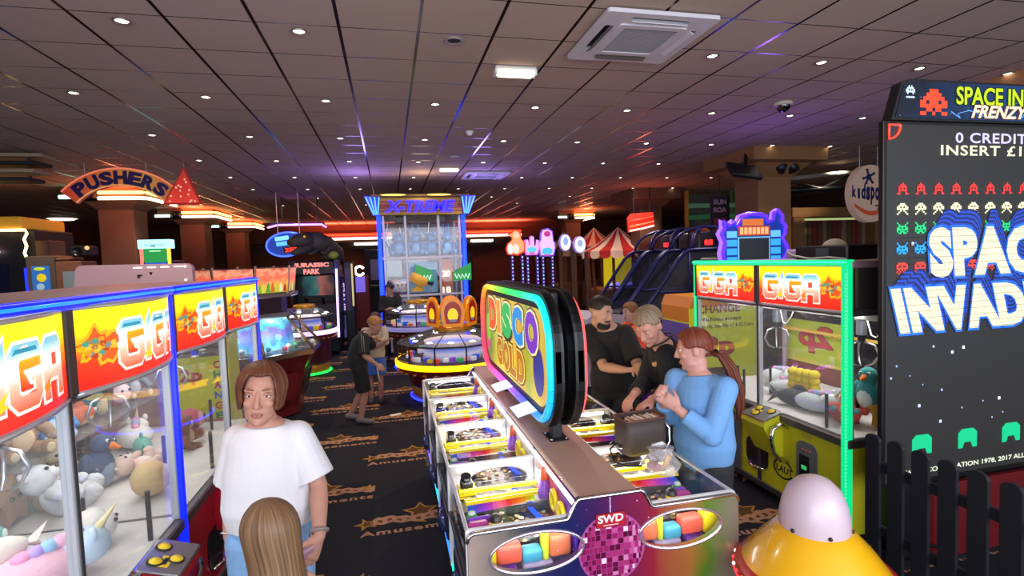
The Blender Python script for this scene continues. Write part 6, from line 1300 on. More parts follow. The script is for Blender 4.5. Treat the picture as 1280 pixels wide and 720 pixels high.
b = MB(); b.b2((-0.8, 0.04, 0.02), (0.55, 0.3, 0.1), mat('#4a2a4a', 0.5)); b.cyl((-0.5, 0.1, 0.1), (-0.5, 0.1, 0.76), 0.02, BLACK, 6); b.cyl((0.4, 0.1, 0.1), (0.4, 0.1, 0.76), 0.02, BLACK, 6); b.build('housing', t)
t = simple_cab('vending_machine', 'tall black narrow machine with a slim violet light bar right of the dinosaur cabinet', 'arcade game', (-0.93, 13.0, 0), 0, 0.22, 0.7, 2.05, mat('#15131c', 0.45), (
    ('light_bar', [((0.06, -0.03, 1.0), (0.10, 0.0, 2.0), mat('#d8c88a', 0.4, 0, 0.7), 0.005)]), ('front_panel', [((-0.09, -0.012, 0.9), (0.03, 0.0, 1.9), mat('#3a1a4a', 0.4, 0, 0.3), 0)])))
t = simple_cab('boxing_machine', 'purple machine with upright white lettering before the back wall', 'arcade game', (-1.13, 14.2, 0), 0, 0.40, 0.7, 1.70, mat('#3a3a68', 0.45), (
    ('front_panel', [((-0.16, -0.012, 0.75), (0.16, 0.0, 1.62), mat('#3a2a7a', 0.4, 0, 0.5), 0)]), ('lower_panel', [((-0.16, -0.012, 0.1), (0.16, 0.0, 0.68), mat('#5a68a0', 0.4, 0, 0.35), 0)])))
b = MB(); F = frame((0, -0.014, 1.18), (0, 0, 1), (-1, 0, 0)); b.text('BOXER', 0.74, 0.20, lit('#d8c8ff', 1.0), F, 0.03); b.build('lettering', t)
t = simple_cab('arcade_machine', 'dark red cabinet with a round white light ring on its top before the back wall', 'arcade game', (-0.84, 16.2, 0), 0, 0.50, 0.6, 1.62, mat('#5a1218', 0.45), (('lit_panel', [((-0.14, -0.012, 1.15), (0.14, 0.0, 1.6), mat('#6a5ac8', 0.4, 0, 0.9), 0)]),))
b = MB(); b.tube([(0.13*math.cos(a), -0.05, 1.78+0.13*math.sin(a)) for a in [0.5+5.3*k/20 for k in range(21)]], 0.035, lit('#fff0e0', 3.0), 8); b.b2((-0.03, 0.0, 1.6), (0.03, 0.06, 1.68), BLACK); b.build('light_ring', t)
for k, (x, y, w, h, c, l) in enumerate(((-4.6, 17.5, 0.9, 1.75, '#241c28', 'dark game cabinet far back between the left columns'), (-3.6, 15.6, 0.8, 1.9, '#2c2026', 'dark game cabinet behind the flame-topped pusher'), (2.4, 18.5, 1.0, 2.3, '#17141a', 'tall black cabinet far back right of the tall prize crane'), (-0.3, 20.0, 1.1, 2.5, '#1c1a24', 'black cabinet far back left of the tall prize crane'))):
    simple_cab('arcade_machine', l, 'arcade game', (x, y, 0), 0, w, 0.7, h, mat(c, 0.5), (('lit_screen', [((-w*0.32, -0.012, h*0.55), (w*0.32, 0.0, h*0.85), mat('#4a3a58', 0.3, 0, 0.4), 0)]), ('control_shelf', [((-w*0.45, -0.2, h*0.42), (w*0.45, 0.0, h*0.48), BLACK, 0.02)])))
t = thing('ceiling_louvre', 'dark and pale louvre slats under the ceiling at far left', 'louvre', (-5.6, 9.0, 3.4))
for k in range(4): b = MB(); b.box((0, 0.1*k, 0.13*k-0.05), (1.5, 0.35, 0.05), mat('#15120f' if k % 2 == 0 else '#9a8468', 0.6), 0.004); b.build('slat', t)
b = MB(); b.cyl((-0.5, 0.3, 0.0), (-0.5, 0.3, 0.41), 0.02, BLACK, 6); b.cyl((0.5, 0.3, 0.0), (0.5, 0.3, 0.41), 0.02, BLACK, 6); b.build('hanger', t)
t = thing('ceiling_light', 'round pale ceiling light far off left of the PUSHERS sign', 'light', (-10.2, 20.0, CEIL)); b = MB(); b.lathe([(0, -0.1), (0.3, -0.08), (0.4, 0)], lit('#fff0d0', 2.5), 24); b.build('diffuser', t)
b = MB(); b.lathe([(0.4, 0), (0.43, -0.03), (0.40, -0.04)], WHITE, 24); b.build('rim', t)

# ------------------------------------------------------------------ background, right
def lit_sign(label, x, y, zc, poly, col, edge, z_post, inner, dots=True):
    t = thing('lit_game_sign', label, 'sign', (x, y, 0)); F = frame((0, 0, zc), (1, 0, 0), (0, 0, 1))
    b = MB(); b.prism(poly, 0.12, mat(edge, 0.4, 0, 0.9), F @ TR(0, 0, -0.12)); o = b.build('sign_body', t)
    cx = sum(p[0] for p in poly)/len(poly); cy = sum(p[1] for p in poly)/len(poly)
    b = MB(); b.add([(cx+(p[0]-cx)*0.88, cy+(p[1]-cy)*0.9, 0.004) for p in poly], [tuple(range(len(poly)))], lit(col, 1.3), F)
    for (px, py, ra, rb, c) in inner: b.add([(px+ra*math.cos(a), py+rb*math.sin(a), 0.008+0.001*len(c)) for a in [2*PI*k/16 for k in range(16)]], [tuple(range(16))], lit(c, 1.2), F)
    b.build('lit_face', o)
    for dx in (-0.17, 0.17):
        b = MB(); b.b2((dx-0.04, -0.06, 0), (dx+0.04, 0.05, z_post), mat('#3a2a8a', 0.4, 0, 0.5) if dots else mat('#5a3a28', 0.5), 0.01); p = b.build('post', t)
        if not dots: continue
        b = MB()
        for k in range(12): b.b2((dx-0.02, -0.075, z_post-0.1-0.12*k), (dx+0.02, -0.06, z_post-0.05-0.12*k), lit(('#d8f0ff', '#c8a0ff', '#a0e8ff')[k % 3], 1.1))
        b.build('light_dots', p)
    return t
duck = [(-0.30, -0.38), (0.05, -0.42), (0.28, -0.30), (0.30, 0.0), (0.18, 0.12), (0.16, 0.3), (0.08, 0.42), (-0.08, 0.44), (-0.16, 0.34), (-0.30, 0.28), (-0.14, 0.2), (-0.16, 0.08), (-0.30, -0.02), (-0.36, -0.2)]
lit_sign('tall orange glowing bird-shaped sign on violet posts far right of the tall prize crane', 4.15, 17.0, 2.5, duck, '#ff9a6a', '#e8401a', 2.1, ((-0.22, -0.2, 0.10, 0.17, '#ffe8e0'), (-0.02, -0.2, 0.10, 0.17, '#ffd8c8'), (0.0, 0.25, 0.10, 0.1, '#ffc8a0')))
hand = [(-0.2, -0.3), (0.2, -0.3), (0.28, -0.1), (0.27, 0.2), (0.19, 0.22), (0.16, 0.0), (0.10, 0.02), (0.09, 0.32), (0.0, 0.36), (-0.05, 0.32), (-0.06, 0.04), (-0.10, 0.04), (-0.14, 0.24), (-0.24, 0.22), (-0.26, -0.1)]
lit_sign('pink and blue glowing hand-shaped sign on light posts', 4.75, 17.3, 2.38, hand, '#f0a8e0', '#c86af0', 2.05, ((0.0, -0.12, 0.17, 0.1, '#5ac8f8'), (0.0, -0.22, 0.1, 0.04, '#d83a6a')))
hand2 = [(-0.24, -0.48), (0.24, -0.48), (0.32, -0.2), (0.31, 0.0), (0.26, 0.02), (0.22, 0.40), (0.05, 0.50), (-0.15, 0.46), (-0.21, 0.3), (-0.22, 0.1), (-0.30, 0.0), (-0.30, -0.2)]
lit_sign('taller pink and blue glowing hand-shaped sign beside the other hand', 5.38, 17.6, 2.50, hand2, '#f4b8e8', '#7a5af8', 2.05, ((0.0, -0.3, 0.2, 0.13, '#4ac0f8'), (0.02, 0.3, 0.12, 0.1, '#b83a8a'), (0, -0.42, 0.12, 0.04, '#e83a5a')))
lit_sign('oval white glowing sign by the small striped tent', 4.65, 13.5, 2.37, oval(0.16, 0.23, 20), '#f0f4ff', '#8a78c8', 2.2, ((0.0, 0.03, 0.07, 0.12, '#8aa8e0'), (0.0, -0.12, 0.06, 0.05, '#ffffff')), False)
lit_sign('second oval white glowing sign nearer the red and white tent', 5.06, 13.5, 2.30, oval(0.17, 0.23, 20), '#f4f4ff', '#8a78c8', 2.1, ((0.0, 0.03, 0.08, 0.11, '#98a8d8'), (0.0, -0.10, 0.06, 0.06, '#ffffff')), False)
def tent(label, x, y, r, zb, za, c1, c2, booth, n=20, glow=True):
    t = thing('fairground_tent', label, 'tent booth', (x, y, 0)); m1 = mat(c1, 0.7, 0, 0.12); m2 = mat(c2, 0.7, 0, 0.12)  # canopy cloth given faint emission in place of light falling on it
    for nm, par in (('canopy', 0), ('valance', 1)):
        b = MB()
        for k in range(n):
            a0, a1 = 2*PI*k/n, 2*PI*(k+1)/n; m = (m1, m2)[k % 2]
            P = lambda rr, a, z: (rr*math.cos(a), rr*math.sin(a), z)
            if par == 0:
                pr = [(0.0, za), (r*0.35, za-(za-zb)*0.45), (r*0.7, zb+(za-zb)*0.2), (r, zb)]
                for i in range(3): b.add([P(pr[i][0], a0, pr[i][1]), P(pr[i+1][0], a0, pr[i+1][1]), P(pr[i+1][0], a1, pr[i+1][1]), P(pr[i][0], a1, pr[i][1])], [(0, 1, 2, 3)], m, None, False)
            else:
                q = [P(r, a0, zb)]+[P(r, a0+(a1-a0)*(0.5-0.5*math.cos(s)), zb-0.13-0.10*math.sin(s)) for s in [PI*i/6 for i in range(7)]]+[P(r, a1, zb)]
                b.add(q, [tuple(range(len(q)))], m)
        b.build(nm, t)
    w = mat('#7a4a2a', 0.6); pm = mat('#6a3a22', 0.5)
    b = MB(); b.lathe([(r*0.80, 0), (r*0.80, 0.95), (r*0.72, 1.0), (0, 1.0)], w, 12, None, False); b.build('counter', t)
    for k in range(8):
        a = 2*PI*k/8+0.2; b = MB(); b.cyl((r*0.8*math.cos(a), r*0.8*math.sin(a), 0.9), (r*0.86*math.cos(a), r*0.86*math.sin(a), zb), 0.045, pm, 8); b.build('post', t)
    if glow:
        b = MB(); b.lathe([(r*0.45, 1.0), (r*0.45, zb-0.05)], mat('#c8b418', 0.5, 0, 0.75), 8, None, False); b.build('lit_back_wall', t)
        b = MB()
        for k in range(5):
            a = -2.4+0.3*k; b.ell((r*0.62*math.cos(a), r*0.62*math.sin(a), 1.09), (0.10, 0.08, 0.09), lit(('#e8d8ff', '#b890f8', '#f0e8ff')[k % 3], 1.6), None, 10, 8)
        b.build('lit_prizes', t)
    return t
tent('round booth with red and white striped tent roof', 6.95, 15.2, 1.12, 2.12, 2.85, '#b01c1c', '#dcb8a8', True)
tent('small booth with black and cream striped tent roof', 6.45, 18.9, 0.80, 2.22, 2.92, '#2a1a14', '#c8a06a', True, 16, False)
tent('booth with red and white striped roof behind the nearer tent', 8.35, 20.6, 1.15, 2.35, 3.15, '#8a1c1c', '#b89a8a', True, 20, False)
b = MB()
# basketball lanes: dark blue frames running up to a tall back
def hoop_lane(y, label, k):
    t = thing('basketball_machine', label, 'basketball game', (3.95, y, 0), 0, 'basketball machines in a row')
    nb = mat('#1e2260', 0.35, 0.2); net = glass_mat((0.35, 0.36, 0.6), 0.05, 0.3, 'netting'); w = 0.325
    b = MB(); b.b2((0, -w, 0.1), (1.9, w, 0.92), mat('#1c1e58', 0.4), 0.03); b.b2((0.05, -w+0.05, 0), (1.85, w-0.05, 0.1), BLACK); b.build('base', t)
    b = MB(); b.add([(0.0, -w+0.03, 0.95), (1.6, -w+0.03, 1.25), (1.6, w-0.03, 1.25), (0.0, w-0.03, 0.95)], [(0, 1, 2, 3)], mat('#0e0f26', 0.6)); b.build('ball_ramp', t)
    for sg in (-1, 1):
        b = MB(); b.tube([(0.0, sg*w, 0.9), (0.3, sg*w, 1.28), (0.75, sg*w, 1.88), (0.88, sg*w, 2.0), (1.0, sg*w, 2.04), (1.85, sg*w, 2.04), (1.9, sg*w, 1.98), (1.9, sg*w, 0.9)], 0.033, nb, 8); b.tube([(0.35, sg*w, 1.35), (1.9, sg*w, 1.35)], 0.02, nb, 6); b.tube([(0.95, sg*w, 2.03), (0.95, sg*w, 0.9)], 0.02, nb, 6); b.build('side_frame', t)
        b = MB(); b.add([(0.05, sg*w, 0.93), (0.75, sg*w, 1.85), (0.95, sg*w, 2.02), (1.88, sg*w, 2.02), (1.88, sg*w, 0.93)], [(0, 1, 2, 3, 4)], net); b.build('side_net', t)
    b = MB(); b.b2((1.55, -w+0.03, 1.35), (1.62, w-0.03, 2.36), mat('#2a2838', 0.4), 0.02); bb = b.build('backboard', t)
    b = MB(); b.b2((1.54, -0.2, 2.08), (1.55, 0.2, 2.24), BLACK)
    if k != 1: b.text('00:00', 0.24, 0.10, lit('#ff2a2a', 3.0), frame((1.535, 0, 2.16), (0, -1, 0), (0, 0, 1)), 0.04)
    b.build('score_display', bb)
    b = MB(); b.add([(1.545, 0.15*math.cos(a)+0.0, 1.78+0.13*math.sin(a)) for a in [2*PI*q/14 for q in range(14)]], [tuple(range(13, -1, -1))], mat('#4a3038', 0.5)); b.build('board_print', bb)
    b = MB(); b.tube([(1.38+0.16*math.cos(a), 0.16*math.sin(a), 1.62) for a in [2*PI*q/20 for q in range(20)]], 0.014, mat('#b8402a', 0.4), 6, True); b.build('hoop', bb)
    for sg in (-1, 1):
        b = MB(); b.tube([(1.0+0.95*(0.5-0.5*math.cos(a)), sg*w*math.cos(a*0.999), 2.04+0.40*math.sin(a)) for a in [PI*q/12 for q in range(13)]], 0.028, nb, 6); b.build('top_arch', t)
    return t
for k, (y, l) in enumerate(((9.7, 'farthest dark blue basketball lane, beside the red and white tent'), (8.98, 'middle one of the dark blue basketball lanes'), (8.26, 'nearest dark blue basketball lane, behind the yellow change machine'))): hoop_lane(y, l, k)
# purple outlined arcade head
def violet_game():
    t = thing('arcade_machine', 'tall arcade game outlined in wavy violet light behind the green-lit crane', 'arcade game', (5.46, 7.0, 0))
    b = MB(); b.b2((-0.5, 0.1, 0.05), (0.5, 0.8, 1.9), mat('#15142a', 0.45), 0.03); b.b2((-0.45, -0.25, 0.8), (0.45, 0.1, 1.0), mat('#1c1a38', 0.45), 0.04); b.build('cabinet', t)
    out = [(-0.50, 1.75), (-0.54, 1.95), (-0.50, 2.12), (-0.56, 2.25), (-0.50, 2.34), (-0.52, 2.44), (-0.42, 2.38), (-0.34, 2.44), (-0.30, 2.36), (-0.22, 2.50), (-0.05, 2.55), (0.12, 2.54), (0.22, 2.50), (0.25, 2.42), (0.34, 2.46), (0.36, 2.56), (0.42, 2.60), (0.50, 2.52), (0.50, 2.42), (0.56, 2.36), (0.55, 2.24), (0.50, 2.18), (0.58, 2.04), (0.60, 1.95), (0.53, 1.86), (0.52, 1.75)]
    F = frame((0, 0.05, 0), (1, 0, 0), (0, 0, 1)); b = MB(); b.prism(out, 0.12, mat('#1a3a8a', 0.4, 0, 0.4), F @ TR(0, 0, -0.12)); hd = b.build('shaped_head', t)
    b = MB(); b.tube([F @ Vector((x, z, 0.01)) for x, z in out], 0.028, lit('#3a18ff', 4.0, True), 8); b.tube([F @ Vector((x*1.04, z+0.01, -0.06)) for x, z in out], 0.03, lit('#8a5aff', 2.0), 8); b.build('violet_outline', hd)
    b = MB(); b.b2((-0.26, 0.035, 1.72), (0.26, 0.045, 2.18), mat('#12151a', 0.15, 0, 0.2)); b.b2((-0.28, 0.04, 1.70), (0.28, 0.048, 2.2), lit('#7ac8f0', 0.9)); b.build('screen', hd)
    for sg in (-1, 1):
        b = MB()
        for z in (1.8, 1.93, 2.06, 2.19): b.b2((sg*0.30, 0.036, z), (sg*0.47, 0.046, z+0.10), lit('#38a8f0' if z < 2.1 else '#68c0f8', 1.1))
        b.ell((sg*0.36, 0.03, 1.78), (0.08, 0.02, 0.06), lit('#b8e0f8', 0.9)); b.build('blue_side_print', hd)
    b = MB(); b.b2((-0.27, 0.03, 2.22), (0.27, 0.045, 2.36), lit('#c8501c', 1.0)); b.b2((-0.20, 0.03, 2.37), (0.16, 0.045, 2.47), lit('#d8742c', 1.0))
    for k in range(7): b.b2((-0.25+0.073*k, 0.022, 2.24), (-0.20+0.073*k, 0.03, 2.34), lit('#ffb878', 1.1))
    b.build('orange_title_blocks', hd)
lamp('POINT', 'violet_glow', (5.4, 6.6, 2.75), 12, (0.3, 0.12, 1.0), 0.15)
violet_game()
t = thing('hanging_sign', 'red glowing panel with white tubes before the brown column above the tents', 'sign', (6.79, 13.4, 2.85))
b = MB(); F = frame((0, 0, 0), (1, 0.1, 0.06), (0, 0, 1)); b.prism([(-0.42, -0.24), (0.42, -0.14), (0.40, 0.26), (-0.30, 0.26), (-0.42, 0.14)], 0.06, mat('#b8281c', 0.5, 0, 0.7), F); o = b.build('red_panel', t)
for z, c in ((-0.16, '#ffe0c0'), (-0.04, '#ff5a40'), (0.10, '#ff3a2a')): b = MB(); b.tube([F @ Vector((-0.38, z-0.04, 0.08)), F @ Vector((0.02, z, 0.08)), F @ Vector((0.38, z+0.05, 0.08))], 0.02, lit(c, 3.0), 6); b.build('light_tube', o)
b = MB(); b.cyl((-0.2, -0.03, 0.24), (-0.2, -0.03, 0.96), 0.012, BLACK, 6); b.cyl((0.3, 0.0, 0.24), (0.3, 0.0, 0.96), 0.012, BLACK, 6); b.build('hanger', t)
lamp('POINT', 'sign_glow', (6.7, 12.9, 2.7), 12, (1, 0.2, 0.1), 0.2)
# change machine on the right
def change_machine():
    t = thing('change_machine', 'large yellow change machine reading CHANGE and 2p beside the green-lit crane', 'change machine', (3.70, 6.0, 0))
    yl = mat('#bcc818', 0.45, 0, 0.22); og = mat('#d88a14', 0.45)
    b = MB(); b.b2((0, 0, 0.05), (1.0, 0.72, 1.30), yl, 0.015); b.b2((0.03, 0.03, 0), (0.97, 0.7, 0.05), BLACK); b.build('cabinet', t)
    b = MB(); b.prism([(0, 1.28), (1.0, 1.28), (0.94, 1.42), (0.06, 1.42)], 0.72, og, frame((0, 0.72, 0), (1, 0, 0), (0, 0, 1))); b.b2((-0.006, 0.02, 1.10), (0.0, 0.70, 1.29), og); b.build('orange_cap', t)
    b = MB(); b.b2((-0.006, 0.02, 0.1), (0.0, 0.70, 1.08), mat('#6a58a8', 0.4)); b.build('violet_lit_side', t)  # violet light on the lower side is put into the panel's colour
    F = frame((0, -0.003, 0), (1, 0, 0), (0, 0, 1)); b = MB(); b.text('CHANGE', 0.62, 0.11, mat('#8a2a14', 0.5), F @ TR(0.42, 1.26, 0), 0.03); b.text('Machines accept', 0.60, 0.07, mat('#1a1a08', 0.5), F @ TR(0.45, 1.12, 0), 0.02); b.text('1p, 5p, 10p, 20p, 50p, £1 & £2 Coins', 0.85, 0.06, mat('#1a1a08', 0.5), F @ TR(0.5, 1.03, 0), 0.02)
    b.text('2p', 0.46, 0.34, mat('#6a1810', 0.5), F @ TR(0.42, 0.74, 0), 0.06); b.text('2p', 0.44, 0.32, mat('#b8382a', 0.5), F @ TR(0.42, 0.74, 0), 0.035, 0, 0.002); b.build('lettering', t)
    b = MB(); b.b2((0.2, -0.03, 0.35), (0.7, 0.0, 0.5), BLACK, 0.01); b.build('payout_tray', t)
change_machine()
t = thing('space_ride', 'white angular ride machine with black vents behind the grey-haired man', 'arcade game', (3.05, 6.75, 0), 0.35)
wm = mat('#a8a0b0', 0.4)
b = MB(); M = frame((-0.55, 0.5, 0), (1, 0, 0), (0, 0, 1)); b.prism([(0.0, 0.25), (1.1, 0.25), (1.1, 0.9), (0.85, 1.12), (0.15, 1.25), (0.0, 1.15)], 1.0, wm, M @ TR(0, 0, -0.5)); b.build('shell', t)
b = MB(); b.b2((-0.52, 0.05, 0), (0.5, 0.95, 0.26), mat('#2a2238', 0.5), 0.03); b.build('plinth', t)
b = MB()
for (x, z, w, h) in ((-0.4, 0.95, 0.06, 0.16), (-0.05, 0.9, 0.10, 0.14), (-0.42, 0.62, 0.12, 0.18), (0.1, 0.7, 0.06, 0.10), (0.3, 0.8, 0.08, 0.2)): b.b2((x-w/2, -0.012, z-h/2), (x+w/2, 0.0, z+h/2), BLACK, 0.01)
b.build('vent', t)
b = MB(); b.b2((-0.1, -0.012, 0.5), (0.12, 0.0, 0.66), lit('#4a38ff', 1.6), 0.01); b.build('blue_screen', t)
def pink_ride():
    t = thing('motorbike_ride', 'low motorbike-style ride glowing pink and violet behind the grey-haired man', 'kiddie ride', (2.75, 5.55, 0), 0.25)
    b = MB(); b.b2((-0.55, -0.25, 0), (0.5, 0.25, 0.12), mat('#2a1848', 0.4), 0.03); b.build('base', t)
    b = MB(); b.tube([(-0.5, 0.12, 0.75), (-0.3, 0.12, 0.80), (-0.02, 0.12, 0.72), (0.32, 0.12, 0.66), (0.5, 0.12, 0.72)], [0.07, 0.09, 0.10, 0.09, 0.05], lit('#ff5ac8', 0.8), 12); b.build('lit_body', t)
    b = MB(); b.tube([(-0.36, 0.12, 0.12), (-0.28, 0.12, 0.75)], 0.06, mat('#3a1858', 0.4), 8); b.tube([(0.2, 0.12, 0.12), (0.2, 0.12, 0.66)], 0.07, mat('#3a1858', 0.4), 8); b.build('leg', t)
    b = MB(); b.tube([(-0.30, -0.15, 0.88), (-0.36, 0.12, 0.94), (-0.30, 0.36, 0.88)], 0.02, BLACKM, 8); b.tube([(-0.33, 0.12, 0.8), (-0.36, 0.12, 0.94)], 0.025, BLACKM, 8); b.build('handlebar', t)
    b = MB(); b.tube([(0.10, -0.2, 0.62), (0.18, -0.2, 0.42), (0.36, -0.2, 0.34)], 0.022, lit('#d060ff', 4.0), 8); b.tube([(-0.5, -0.1, 0.72), (-0.46, -0.1, 0.62)], 0.03, lit('#ff40a0', 4.0), 8); b.tube([(-0.38, -0.12, 0.66), (-0.36, -0.12, 0.60)], 0.03, lit('#ffd0f0', 4.0), 8); b.build('neon_strip', t)
    lamp('POINT', 'ride_glow', (-0.1, -0.5, 0.5), 5, (1, 0.15, 0.8), 0.15, parent=t)
pink_ride()
# monitor on the orange column and pair of speakers
t = thing('hanging_monitor', 'black monitor tilted down from the head of the orange column', 'monitor', (6.02, 8.0, 3.36)); 
F = frame((0, 0, 0), (1, -0.1, -0.14), (0.25, 0.8, 0.75)); b = MB(); b.b2((-0.28, -0.18, -0.04), (0.28, 0.18, 0.03), BLACK, 0.01, F); b.build('panel', t); b = MB(); b.b2((-0.26, -0.15, -0.052), (0.26, -0.13, -0.042), mat('#8a8a90', 0.4), 0, F); b.build('trim_bar', t); b = MB(); b.cyl((0.1, 0.1, 0.05), (0.35, 0.4, 0.45), 0.03, BLACK, 8); b.build('bracket', t)
t = thing('wall_speakers', 'pair of black spotlights on the front of the orange column', 'spotlight', (7.2, 8.42, 3.52))
for dx in (-0.11, 0.11): b = MB(); b.lathe([(0, 0.12), (0.07, 0.1), (0.09, 0), (0.1, -0.12), (0, -0.12)], BLACK, 14, TR(dx, -0.05, 0) @ Matrix.Rotation(0.6 if dx < 0 else -0.5, 4, 'Y')); b.build('spot_head', t)
b = MB(); b.b2((-0.2, 0.02, -0.03), (0.2, 0.08, 0.03), BLACK); b.build('bracket', t)
# round hanging sign
def round_sign():
    t = thing('hanging_sign', 'round cream hanging sign reading kidsport beside the big screen', 'sign', (8.62, 8.0, 2.95)); F = frame((0, 0, 0), (1, 0.15, 0), (0, 0, 1))
    b = MB(); b.prism(oval(0.54, 0.52, 40), 0.12, mat('#b89a88', 0.5, 0, 0.25), F @ TR(0, 0, -0.06)); o = b.build('disc', t)
    nv = mat('#1c2458', 0.5); b = MB()
    for k, ch in enumerate('kidsport'):
        x = -0.46+0.122*k; s = 0.8+0.5*math.exp(-((x-0.0)/0.3)**2); b.text(ch, 0.10*(0.7 if ch in 'i' else 1.1), 0.20*s*(1.25 if ch in 'kdpt' else 1.0), nv, F @ TR(x, (0.035 if ch in 'kdt' else -0.04 if ch == 'p' else 0), 0), 0.05, 0, 0.062)
    b.build('lettering', o)
    b = MB(); b.prism([(-0.45+0.9*i/14, -0.20-0.16*math.sin(PI*i/14)) for i in range(15)]+[(0.45-0.9*i/14, -0.14-0.14*math.sin(PI*i/14)) for i in range(15)], 0.004, mat('#b8502a', 0.5, 0, 0.2), F @ TR(0, -0.04, 0.06)); b.build('red_arc', o)
    b = MB()
    for (cx, cz, r, c) in ((-0.08, 0.30, 0.10, nv), (0.22, -0.20, 0.07, mat('#4a4a2a', 0.5))):
        b.add([(cx+0.6*r*math.cos(a), cz+0.6*r*math.sin(a), 0.064) for a in [2*PI*i/12 for i in range(12)]], [tuple(range(12))], c, F)
        for a in (0.5, 1.9, 3.4, 4.2, 5.4): b.tube([F @ Vector((cx, cz, 0.064)), F @ Vector((cx+1.5*r*math.cos(a), cz+1.3*r*math.sin(a), 0.064))], [0.3*r, 0.16*r], c, 6); b.ell(F @ Vector((cx+1.5*r*math.cos(a), cz+1.3*r*math.sin(a), 0.064)), 0.26*r, c, None, 8, 6)
    b.build('splash_figure', o)
    b = MB(); b.cyl((-0.2, 0, 0.48), (-0.2, 0, 0.86), 0.01, STEEL, 6); b.cyl((0.2, 0, 0.48), (0.2, 0, 0.86), 0.01, STEEL, 6); b.build('hanger', t)
round_sign()
# indoor play frame with foam beams and nets at the right rear
t = thing('soft_play_frame', 'indoor play frame with green, yellow and red padded beams behind the basketball lanes', 'play frame', (9.9, 14.0, 0))
for k, (x, y) in enumerate(((-1.3, 0), (0.2, 0), (1.8, 0), (-1.3, 1.6), (0.2, 1.6), (1.8, 1.6))):
    b = MB(); b.cyl((x, y, 0), (x, y, 3.8), 0.07, mat(('#b8902a', '#4a7a3a', '#b8902a')[k % 3], 0.6), 10); b.build('padded_post', t)
for k, z in enumerate((1.2, 2.0, 2.65, 3.0, 3.35)):
    b = MB(); b.cyl((-1.3, -0.05, z), (1.8, -0.05, z+(0.1 if k == 3 else 0)), 0.07, mat(('#3a8a4a', '#c8a02c', '#a83a2a', '#3a8a5a', '#6a9a7a')[k], 0.6, 0, 0.12), 10); b.build('padded_beam', t)
b = MB(); b.b2((-1.3, 0.05, 1.2), (1.8, 0.07, 3.7), glass_mat((0.35, 0.5, 0.4), 0.12, 0.3, 'play_net')); b.build('net', t)
b = MB(); b.prism([(-0.9, 2.9), (0.9, 3.3), (0.9, 3.5), (-0.9, 3.1)], 0.3, mat('#5a8a6a', 0.5, 0, 0.15), frame((0.2, 0.4, 0), (1, 0, 0), (0, 0, 1))); b.build('slide', t)
t = thing('banner', 'narrow dark vertical banner with red print left of the orange column', 'banner', (6.65, 9.6, 2.62)); b = MB(); b.b2((-0.22, 0, -0.4), (0.22, 0.02, 0.5), mat('#2a1420', 0.6), 0); b.build('cloth', t)
b = MB(); F = frame((0, -0.004, 0), (1, 0, 0), (0, 0, 1)); b.text('SUN', 0.3, 0.10, mat('#a88a98', 0.6), F @ TR(0, 0.38, 0), 0.03); b.text('ROA', 0.3, 0.10, mat('#a88a98', 0.6), F @ TR(0, 0.22, 0), 0.03); b.build('lettering', t); b = MB(); b.b2((-0.15, -0.006, -0.3), (0.15, 0, 0.05), mat('#7a2a2a', 0.6)); b.cyl((0, 0.01, 0.5), (0, 0.01, 1.19), 0.01, BLACK, 6); b.build('red_print', t)
t = thing('play_gate', 'brown wooden portal with striped curtains behind the round cream sign', 'portal', (10.2, 10.6, 0))
for x in (-0.75, 1.6): b = MB(); b.b2((x-0.15, 0, 0), (x+0.15, 0.3, 2.75), OCH, 0.01); b.build('post', t)
b = MB(); b.b2((-0.95, -0.02, 2.72), (1.8, 0.32, 2.95), OCH, 0.01); b.build('lintel', t)
for k in range(14):
    b = MB(); b.tube([(-0.5+0.145*k, 0.3, 1.0), (-0.5+0.145*k, 0.3, 2.66)], 0.065, mat(('#6a3a30', '#8a6a58', '#5a4a2a', '#7a2f2a')[k % 4], 0.8), 8); b.build('curtain_strip', t)
b = MB(); b.b2((-0.5, 0.42, 2.55), (1.5, 0.46, 2.72), lit('#c8d890', 0.7)); b.build('lit_strip', t)
t = thing('roof_truss', 'dark roof truss with a pale beam above the round cream sign', 'truss', (9.2, 9.6, 3.45)); b = MB(); b.tube([(-1.2, 0, 0.0), (2.2, 0, 0.28)], 0.05, mat('#8a8070', 0.6), 8); b.build('pale_beam', t); b = MB(); b.tube([(-1.2, 0.3, -0.2), (2.2, 0.3, -0.1)], 0.06, BLACK, 8); b.tube([(-0.8, 0.15, 0.0), (0.2, 0.3, -0.15), (1.0, 0.15, 0.2)], 0.03, BLACK, 8); b.cyl((-0.9, 0, 0), (-0.9, 0, 0.36), 0.02, BLACK, 6); b.build('dark_beam', t)
t = simple_cab('redemption_game', 'lavender topped machine with a pink light line behind the green-lit crane', 'arcade game', (5.45, 5.0, 0), 0, 1.15, 0.7, 1.86, mat('#241c24', 0.5), (('lavender_top', [((-0.58, -0.03, 1.86), (0.58, 0.72, 1.99), mat('#9a88b8', 0.4), 0.03)]), ('pink_light_line', [((-0.56, -0.04, 1.80), (-0.2, -0.03, 1.83), lit('#ff8a90', 3.0), 0)]), ('tan_band', [((-0.575, -0.012, 1.70), (0.575, 0.0, 1.78), mat('#a08a78', 0.5), 0)]), ('lit_panel', [((-0.5, -0.012, 1.45), (0.5, 0.0, 1.66), mat('#5a4a1c', 0.5, 0, 0.2), 0)])))
t = thing('black_box', 'black equipment box with a grey pane on top of the yellow crane', 'box', (3.32, 3.40, 1.905), 0.0); b = MB(); b.b2((-0.12, -0.26, 0), (0.16, 0.24, 0.11), BLACK, 0.01); b.build('case', t); b = MB(); b.b2((-0.125, -0.1, 0.02), (-0.12, 0.02, 0.09), mat('#4a5058', 0.3)); b.build('pane', t)
